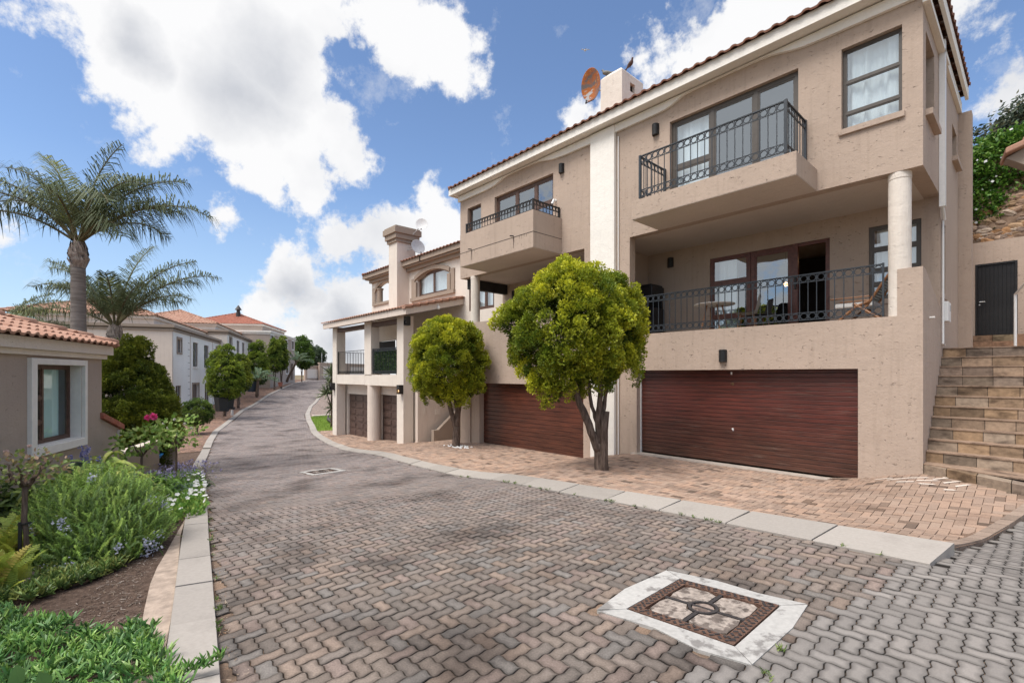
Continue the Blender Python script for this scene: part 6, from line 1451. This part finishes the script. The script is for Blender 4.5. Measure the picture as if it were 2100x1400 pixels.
# sword ferns (yellow-green upright fronds) on the left
def fernfrond(L=.5, n=22, r=np.random.default_rng(3)):
    V = []; F = []; C = []; p = np.zeros(3); e = 1.45; 
    for i in range(n):
        e -= .045*(.3+i/n*1.4); d = np.array([math.cos(e),0,math.sin(e)]); p = p+d*L/n; ln = .05*math.sin(math.pi*min(1,(i+2)/(n+1)))**.6+.006
        for s in (-1,1):
            o = np.array([d[0]*.25,s*1.,d[2]*.25-.08]); w = d*.009; q = p+o*ln; j = len(V); V += [p-w,p+w,q+w*.6,q-w*.6]; F.append((j,j+1,j+2,j+3)); C += [(1,1,1)]*4
    return np.array(V), np.array(F), np.array(C)
FR = [fernfrond(.5,24,np.random.default_rng(i)) for i in range(3)]
def fern(c, label, k, sc, pal):
    mb = MB(); pos = np.array(c)+rng.normal(0,.05,(k,3))*np.array([1.5,1.5,.2]); nn = np.array([[0,0,1.]])+rng.normal(0,.22,(k,3)); scatter(mb, FR, pos, nn, sc*rng.uniform(.6,1.2,k), pick(pal,k,.2)); mb.build('sword_fern', M['leaf'], label=label, cat='fern', group='sword ferns in the bed')
FP = [(0.432,0.480,0.072),(0.540,0.552,0.096),(0.324,0.408,0.072),(0.456,0.384,0.096)]
fern(at(22,5.3,-.18),'yellow-green sword fern just behind the bare rose stem, at the left edge',70,1.15,FP); fern(at(112,5.6,-.2),'yellow-green sword fern between the rose stem and the rosemary bush',60,1.05,FP); fern(at(-5,4.6,-.15),'sword fern in the left corner of the bed, nearest the camera',60,1.0,FP); fern(at(75,5.9,-.22),'sword fern furthest back at the left edge near the cottage',50,1.1,FP)
# ginger-like broad leaves
def blade(L=.34, w=.035):
    V = []; F = []
    for i in range(6):
        t = i/5; e = 1.3-1.1*t; x = L*t*math.cos(e)*1.1; z = L*t*math.sin(e)*1.15; ww = w*math.sin(math.pi*min(.97,t*.9+.08)); V += [(x,-ww,z+ww*.4),(x,0,z),(x,ww,z+ww*.4)]
    for i in range(5):
        for s in (0,1): F.append((i*3+s,i*3+s+1,i*3+s+4,i*3+s+3))
    return np.array(V), np.array(F), np.ones((18,3))
BL = [blade(.34,.035), blade(.28,.04), blade(.4,.03)]
def leafy(c, label, k, sc, rad, hgt, pal, name='leafy_shrub', cat='shrub', proto=BL, mat='leaf', spread=.8):
    mb = MB(); d = rng.normal(0,1,(k,3)); d /= np.linalg.norm(d,axis=1,keepdims=True); d[:,2] = np.abs(d[:,2]); pos = np.array(c)+d*np.array([rad,rad,hgt])*rng.uniform(.4,1.,(k,1)); nn = d*spread+np.array([[0,0,.6]])+rng.normal(0,.25,(k,3))
    scatter(mb, proto, pos, nn, sc*rng.uniform(.6,1.25,k), pick(pal,k,.2)); return mb.build(name, M[mat], label=label, cat=cat)
GP = [(0.432,0.504,0.108),(0.336,0.432,0.096),(0.540,0.564,0.156),(0.240,0.336,0.072)]
leafy(at(205,7.2,-.05),'arching pale-green strap-leaved plant between the rosemary and the cottage wall',230,1.15,.55,.75,GP); leafy(at(120,6.9,-.05),'broad-leaved green shrub under the cottage window',240,1.0,.6,.6,GP); leafy(at(35,6.5,-.05),'broad-leaved shrub at the left edge below the window',200,1.0,.6,.55,[(.12,.18,.04),(.20,.26,.07),(.07,.11,.03)])
# purple salvia spikes
SVX, SVY, _ = at(168,7.3,0); mb = MB()
for (dx, dy, h) in ((0,0,.88),(.16,.06,.90),(-.12,.04,.80),(.3,.2,.74),(.05,-.12,.76)):
    k = 60; z = rng.uniform(.0,.26,k); pos = np.stack([SVX+dx+rng.normal(0,.016,k)+z*dx*.6, SVY+dy+rng.normal(0,.016,k), h-.22+z],1); scatter(mb, [fl], pos, rng.normal(0,1,(k,3)), rng.uniform(.25,.5,k), pick([(.27,.26,.50),(.36,.34,.58),(.20,.20,.40)],k))
    k = 60; pos = np.stack([SVX+dx*.8+rng.normal(0,.08,k), SVY+dy+rng.normal(0,.08,k), rng.uniform(.2,h-.2,k)],1); leaves(mb, pos, rng.normal(0,1,(k,3)), .10, [(.14,.19,.14),(.18,.23,.17)])
mb.build('purple_salvia', M['petal'], kind='stuff', label='purple flower spikes rising in front of the cottage wall', cat='flowers')
# standard roses
def std_rose(b, h, label, crown_e, pal, dens, size, stake=False, stem=.022, fork=True, flowers=None, lean=0.):
    t = thing('standard_rose', label, 'rose bush', b, 0, 'standard roses in the bed')
    pa = [([off(b,0,0,-.1),off(b,lean*.5,0,h*.5),off(b,lean,0,h)],[stem*1.15,stem,stem*.95])]
    if fork:
        for k in range(6): a = k*1.05; pa.append(([off(b,lean,0,h-.02),off(b,lean+.10*math.cos(a),.10*math.sin(a),h+.09),off(b,lean+.22*math.cos(a),.22*math.sin(a),h+.24)],[stem*.8,stem*.6,stem*.25]))
    trunk(t, pa, 'stem', 'bark')
    if stake: MB().tube([off(b,-.03,.03,-.1),off(b,-.02,.03,h*.62)],.016,8).build('stake', M['black'], t); MB().tube([off(b,-.04,.03,h*.60),off(b,.03,.03,h*.60),off(b,.03,-.03,h*.60)],.012,6).build('tie', M['black'], t)
    es = [E_(b,*q) for q in crown_e]; p, n = crown_points(es, dens, .16); mb = MB(); k = len(p); leaves(mb, p, n+rng.normal(0,.7,(k,3)), size, pal); p2 = np.array([e[:3] for e in es]).repeat(int(k*.5/len(es)),0); p2 = p2+rng.normal(0,.35,p2.shape)*np.array([es[0][3],es[0][4],es[0][5]]); leaves(mb, p2, rng.normal(0,1,p2.shape), size, pal); mb.build('leaves', M['leaf'], t)
    if flowers:
        for (r, c, z, s, col) in flowers:
            o = off(b, r, c, z); mb = MB(); k = 60; d = rng.normal(0,1,(k,3)); d /= np.linalg.norm(d,axis=1,keepdims=True); scatter(mb, lfp, np.array(o)+d*s*.25, d+rng.normal(0,.4,(k,3)), s*rng.uniform(.5,.9,k), np.clip(np.array([col])*rng.uniform(.8,1.15,(k,1)),0,1)); mb.build('flower', M['petal'], t)
    return t
RP = [(0.204,0.336,0.060),(0.300,0.420,0.096),(0.144,0.240,0.048),(0.384,0.468,0.144)]
std_rose((-7.28,-.38,-.18), 1.0, 'nearest standard rose with bare grey stem, black stake and sparse reddish leaves', [(0,0,1.22,.30,.26,.13),(.22,0,1.2,.2,.2,.10),(-.2,0,1.15,.18,.2,.12)], [(.20,.26,.07),(.28,.22,.10),(.14,.20,.05),(.30,.33,.12),(.36,.24,.16)], 170, .05, True, .025, flowers=[(-.2,0,1.36,.025,(.6,.45,.42)),(.05,0,1.42,.025,(.6,.45,.42)),(-.35,0,1.28,.02,(.7,.6,.58))])
b = at(291,9.6,-.55); std_rose(b, .95, 'standard rose with bright pink bloom beside the low garden wall', [(0,0,1.25,.42,.35,.25),(.3,0,1.4,.25,.25,.22),(-.25,0,1.15,.25,.25,.18)], RP, 75, .10, False, .02, flowers=[(.30,.1,1.72,.085,(.85,.12,.36)),(.19,.1,1.70,.07,(.85,.10,.33)),(-.55,0,1.0,.03,(.7,.68,.65))])
b = at(361,11.5,-.75); std_rose(b, 1.05, 'fuller standard rose with small pale blooms, closest to the brick verge', [(0,0,1.38,.45,.4,.33),(.25,0,1.45,.3,.3,.28),(-.25,0,1.3,.28,.3,.25)], RP, 75, .10, False, .025, flowers=[(r, .2, z, .035, (.72,.70,.64)) for r, z in ((-.35,1.45),(-.15,1.6),(.1,1.7),(.35,1.6),(.5,1.5),(.15,1.35),(-.05,1.5))])
# lavender and mixed low plants behind
def lav(c, label, k, rad, h, pal, flw):
    mb = MB(); x = c[0]+rng.normal(0,rad*.5,k); y = c[1]+rng.normal(0,rad*.5,k); z = G(x,y)+rng.uniform(0,h*.5,k); nn = np.stack([(x-c[0])*1.2,(y-c[1])*1.2,np.ones(k)],1)+rng.normal(0,.25,(k,3))
    scatter(mb, SPR, np.stack([x,y,z],1), nn, h*1.6*rng.uniform(.6,1.2,k), pick(pal,k,.2))
    tip = np.stack([x,y,z],1)+nn/np.linalg.norm(nn,axis=1,keepdims=True)*h*.55; s = rng.choice(k,k//2); scatter(mb, [fl], tip[s].repeat(5,0)+rng.normal(0,.015,(len(s)*5,3)), rng.normal(0,1,(len(s)*5,3)), rng.uniform(.25,.5,len(s)*5), pick(flw,len(s)*5))
    mb.build('lavender_bush', M['leafdull'], label=label, cat='lavender', group='lavender clumps in the bed')
LVP = [(.22,.26,.18),(.29,.31,.22),(.17,.21,.13)]; LF = [(.33,.30,.48),(.42,.39,.55),(.26,.23,.42)]
lav(at(325,11.0,-.9),'grey-green lavender clump between the two further standard roses',420,.75,.42,LVP,LF); lav(at(372,12.6,-1),'lavender clump by the kerb beyond the fuller standard rose',380,.7,.42,[(.22,.19,.13),(.26,.24,.17),(.18,.16,.11)],LF)
leafy(at(262,9.0,-.5),'reddish-brown low shrub in front of the garden wall',300,.35,.42,.42,[(.22,.17,.09),(.28,.20,.12),(.15,.17,.07)])
leafy(at(345,9.6,-.55),'small yellow-green succulent shrub among the lavender',160,.35,.22,.35,[(.38,.36,.16),(.28,.30,.12)])
leafy(at(397,10.8,-.62),'drooping dark-green hellebore-like plant leaning over the kerb',170,.55,.34,.34,[(.09,.15,.07),(.13,.20,.09),(.17,.19,.08)],spread=1.2)
leafy(at(372,9.4,-.5),'blue-green shrub beside the kerb under the standard rose',200,.45,.3,.35,[(.12,.19,.12),(.16,.23,.15)])
# low green mat with white petunias along the kerb
mb = MB(); pm = [(-8.6,1.05),(-9.0,1.5),(-9.6,1.70),(-10.4,1.78),(-11.4,1.95),(-12.6,2.15),(-14.,2.4),(-15.5,2.5),(-15.5,1.4),(-12,.6),(-10.2,.3),(-9.2,.8)]
x, y = fill(pm, 9000); k = len(x); h = rng.uniform(0,.20,k)*(1-.5*sst(.3,1.2,y-np.interp(-x,[8,16],[.9,2.0]))); leaves(mb, np.stack([x,y,G(x,y)+h],1), rng.normal(0,.5,(k,3))+np.array([[0,0,.8]]), .065, [(.16,.32,.055),(.22,.39,.07),(.12,.24,.045),(.31,.42,.09)])
mb.build('trailing_plant', M['leaf'], kind='stuff', label='bright green trailing mat creeping over the left kerb', cat='ground cover', origin=(0,0,0))
mb = MB(); 
for i in range(60):
    x = -8.9-rng.uniform(0,1)**1.4*5.2; y = float(VL(x))-rng.uniform(-.02,.75); c = (x, y, float(G(x,y))+rng.uniform(.19,.27)); q = Vector(rng.normal(0,.35,3))+Vector((.3,-.1,1)); q = q.normalized().to_track_quat('Z','Y').to_matrix(); r = rng.uniform(.03,.045)
    v = [c]+[tuple(Vector(c)+q@Vector((r*(1+.15*math.cos(5*a))*math.cos(a), r*(1+.15*math.cos(5*a))*math.sin(a), .012))) for a in np.linspace(0,2*math.pi,21)[:-1]]
    mb.add(v, [[0,1+j,1+(j+1) % 20] for j in range(20)], 0, (.82,.82,.80,1))
mb.build('white_petunias', M['petal'], kind='stuff', label='white petunia blooms dotted along the left kerb', cat='flowers', origin=(0,0,0))
# boulder at the left edge
mb = MB(); mb.ball((*at(30,4.75,0)[:2],-.12),(.30,.22,.15),16,10,0,None); mb.v[-1] += np.random.default_rng(1).normal(0,.008,mb.v[-1].shape); mb.build('boulder', simple('boulder_stone', (.16,.13,.11), .95, .3, 6, bumpd=.01), smooth=True, label='dark boulder half buried in plants at the left edge', cat='rock')
# low filler so the bed is green behind
leafy((-10.6,.55,-.35),'mixed green filler plant behind the rosemary bush',340,.8,.8,.5,[(.17,.28,.06),(.24,.33,.09),(.30,.33,.11)]); leafy((-11.5,1.1,-.4),'feathery green plant between the rosemary and the pink rose',300,.7,.6,.4,[(.15,.28,.05),(.20,.35,.06)])

# ================================================================== SKY, SUN, CAMERA
SUN_EL, SUN_AZ = R(58), None
sd = Vector((-.12,-.9,0)).normalized()         # towards the sun, horizontal
sun_dir = Vector((sd.x*math.cos(SUN_EL), sd.y*math.cos(SUN_EL), math.sin(SUN_EL)))
w = bpy.data.worlds.new('World'); SC.world = w; w.use_nodes = True; nt = w.node_tree; bg = nt.nodes['Background']
sky = N(nt, 'ShaderNodeTexSky', sky_type='NISHITA', sun_disc=False, sun_elevation=SUN_EL, sun_rotation=math.atan2(sd.x, sd.y), altitude=1500, air_density=1.25, dust_density=.6, ozone_density=2.2)
dv = N(nt, 'ShaderNodeTexCoord').outputs['Generated']
n1 = N(nt, 'ShaderNodeTexNoise', inp={'Vector': dv, 'Scale': 5., 'Detail': 8., 'Roughness': .6})
wv = N(nt, 'ShaderNodeVectorMath', operation='SUBTRACT', inp={0: n1.outputs['Color'], 1: (.5,.5,.5)}).outputs[0]
wv = N(nt, 'ShaderNodeVectorMath', operation='SCALE', inp={0: wv, 'Scale': .16}).outputs[0]
dw = N(nt, 'ShaderNodeVectorMath', operation='ADD', inp={0: dv, 1: wv}).outputs[0]
CL = [(120,50,80),(230,60,130),(330,90,140),(430,60,160),(560,60,160),(300,200,90),(380,240,90),(350,305,45),(440,170,130),(560,200,130),(640,170,90),(560,300,110),(640,250,90),(620,370,70),(530,370,70),(700,320,65),(660,30,90),
      (800,40,100),(860,100,110),(930,90,80),(950,150,70),(860,170,60),(455,450,45),(490,500,25),
      (560,570,65),(620,560,55),(700,500,60),(780,490,70),(860,460,60),(910,510,90),(690,570,45),(560,640,50),(640,650,70),(720,640,90),(800,580,80),(680,720,110),(560,700,30),(760,720,110),
      (1330,140,55),(1400,120,75),(1470,110,90),(1560,60,110),(1650,0,140),(1190,220,42),(1240,215,45),(1500,170,60),(1530,0,60),
      (1950,40,75),(1990,90,65),(2030,20,40),(2060,70,35),(2075,180,60),(2020,200,50),(2120,230,80),(2095,130,35)]
extra = [(-.2,-.9,.5,.5),(.6,-.6,.4,.35),(-.9,-.5,.25,.4),(.9,.3,.3,.3),(.3,-.2,.93,.35)]
def pdir(px, py):
    a = (px-1050)/987; v = Vector((S_*a-C_, C_*a+S_, (768-py)/987)); return v.normalized(), 1/v.length
acc = None
for px, py, r in CL:
    d, c = pdir(px, py); rr = r/987*c**1.5*1.15
    dist = N(nt, 'ShaderNodeVectorMath', operation='DISTANCE', inp={0: dw, 1: d}).outputs['Value']
    val = math_(nt, 'MULTIPLY_ADD', dist, -1/rr, 1.)
    val = math_(nt, 'MULTIPLY', val, min(1.2, rr*9))
    acc = val if acc is None else N(nt, 'ShaderNodeMath', operation='SMOOTH_MAX', inp={0: acc, 1: val, 2: .06}).outputs[0]
for x, y, z, r in extra:
    d = Vector((x,y,z)).normalized(); dist = N(nt, 'ShaderNodeVectorMath', operation='DISTANCE', inp={0: dw, 1: d}).outputs['Value']
    acc = math_(nt, 'MAXIMUM', acc, math_(nt, 'MULTIPLY_ADD', dist, -1/r, 1.))
n2 = N(nt, 'ShaderNodeTexNoise', inp={'Vector': dv, 'Scale': 11., 'Detail': 10., 'Roughness': .66}).outputs[0]
dens = math_(nt, 'ADD', acc, math_(nt, 'MULTIPLY_ADD', n2, 1.5, -.77))
mask = N(nt, 'ShaderNodeMapRange', interpolation_type='SMOOTHSTEP', inp={0: dens, 1: -.02, 2: .24}).outputs[0]
wisp = N(nt, 'ShaderNodeTexNoise', inp={'Vector': dv, 'Scale': 7., 'Detail': 9., 'Roughness': .7}).outputs[0]
wm = math_(nt, 'MULTIPLY', ramp(nt, wisp, .58, .80), .55); mask = math_(nt, 'MAXIMUM', mask, wm)
# cloud brightness: bright tops, grey bellies
n3 = N(nt, 'ShaderNodeTexNoise', inp={'Vector': dv, 'Scale': 3.6, 'Detail': 5., 'Roughness': .55}).outputs[0]
gb_ = None
for px, py, r in ((500,190,130),(560,140,120),(590,590,60),(690,640,60),(300,130,90),(700,690,70)):
    d, c = pdir(px, py); dist = N(nt, 'ShaderNodeVectorMath', operation='DISTANCE', inp={0: dw, 1: d}).outputs['Value']
    val = math_(nt, 'MULTIPLY_ADD', dist, -1/(r/987*c**1.5), 1.); gb_ = val if gb_ is None else math_(nt, 'MAXIMUM', gb_, val)
grey = math_(nt, 'ADD', math_(nt, 'MULTIPLY', ramp(nt, gb_, 0., .9), .75), math_(nt, 'MULTIPLY', ramp(nt, n3, .5, .75), .45), clamp=True)
KS = .10
ccol = mixc(nt, grey, (.53/KS,.53/KS,.535/KS), (.28/KS,.295/KS,.33/KS))
hz = N(nt, 'ShaderNodeSeparateXYZ', inp={0: dv}).outputs[2]
skyb = mixc(nt, 1., sky.outputs[0], (.90,.92,.98), 'MULTIPLY')
skyc = mixc(nt, math_(nt, 'MULTIPLY', ramp(nt, hz, .34, -.02), .6), skyb, (.26/KS,.345/KS,.45/KS))
# bright veil added in the unseen sky overhead to lift the ambient light
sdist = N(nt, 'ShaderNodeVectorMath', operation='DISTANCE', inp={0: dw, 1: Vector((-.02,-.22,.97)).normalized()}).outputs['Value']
fill_veil = N(nt, 'ShaderNodeMapRange', interpolation_type='SMOOTHSTEP', inp={0: sdist, 1: .86, 2: .42}).outputs[0]
final = mixc(nt, mask, skyc, ccol); final = mixc(nt, fill_veil, final, (1.5/KS,1.46/KS,1.4/KS)); nt.links.new(final, bg.inputs[0]); bg.inputs[1].default_value = KS
sl = bpy.data.lights.new('sun', 'SUN'); sl.energy = 1.65; sl.angle = R(26); sl.color = (1,.955,.90); so = bpy.data.objects.new('sun', sl); COL.objects.link(so); so.rotation_euler = sun_dir.to_track_quat('Z', 'Y').to_euler()
cd = bpy.data.cameras.new('camera'); co = bpy.data.objects.new('camera', cd); COL.objects.link(co); SC.camera = co
cd.sensor_fit = 'HORIZONTAL'; cd.sensor_width = 36; cd.lens = 36*987/2100; cd.shift_y = 68/2100; cd.clip_start = .05; cd.clip_end = 3000
co.location = (0, 0, EYE); co.rotation_euler = Vector((-C_, S_, 0)).to_track_quat('-Z', 'Y').to_euler()
vs_ = SC.view_settings; vs_.view_transform = 'Standard'; vs_.look = 'None'; vs_.exposure = .88; vs_.gamma = 1.
SC.cycles.max_bounces = 8; SC.cycles.transparent_max_bounces = 24; SC.cycles.caustics_reflective = False; SC.cycles.caustics_refractive = False
bpy.context.view_layer.update()
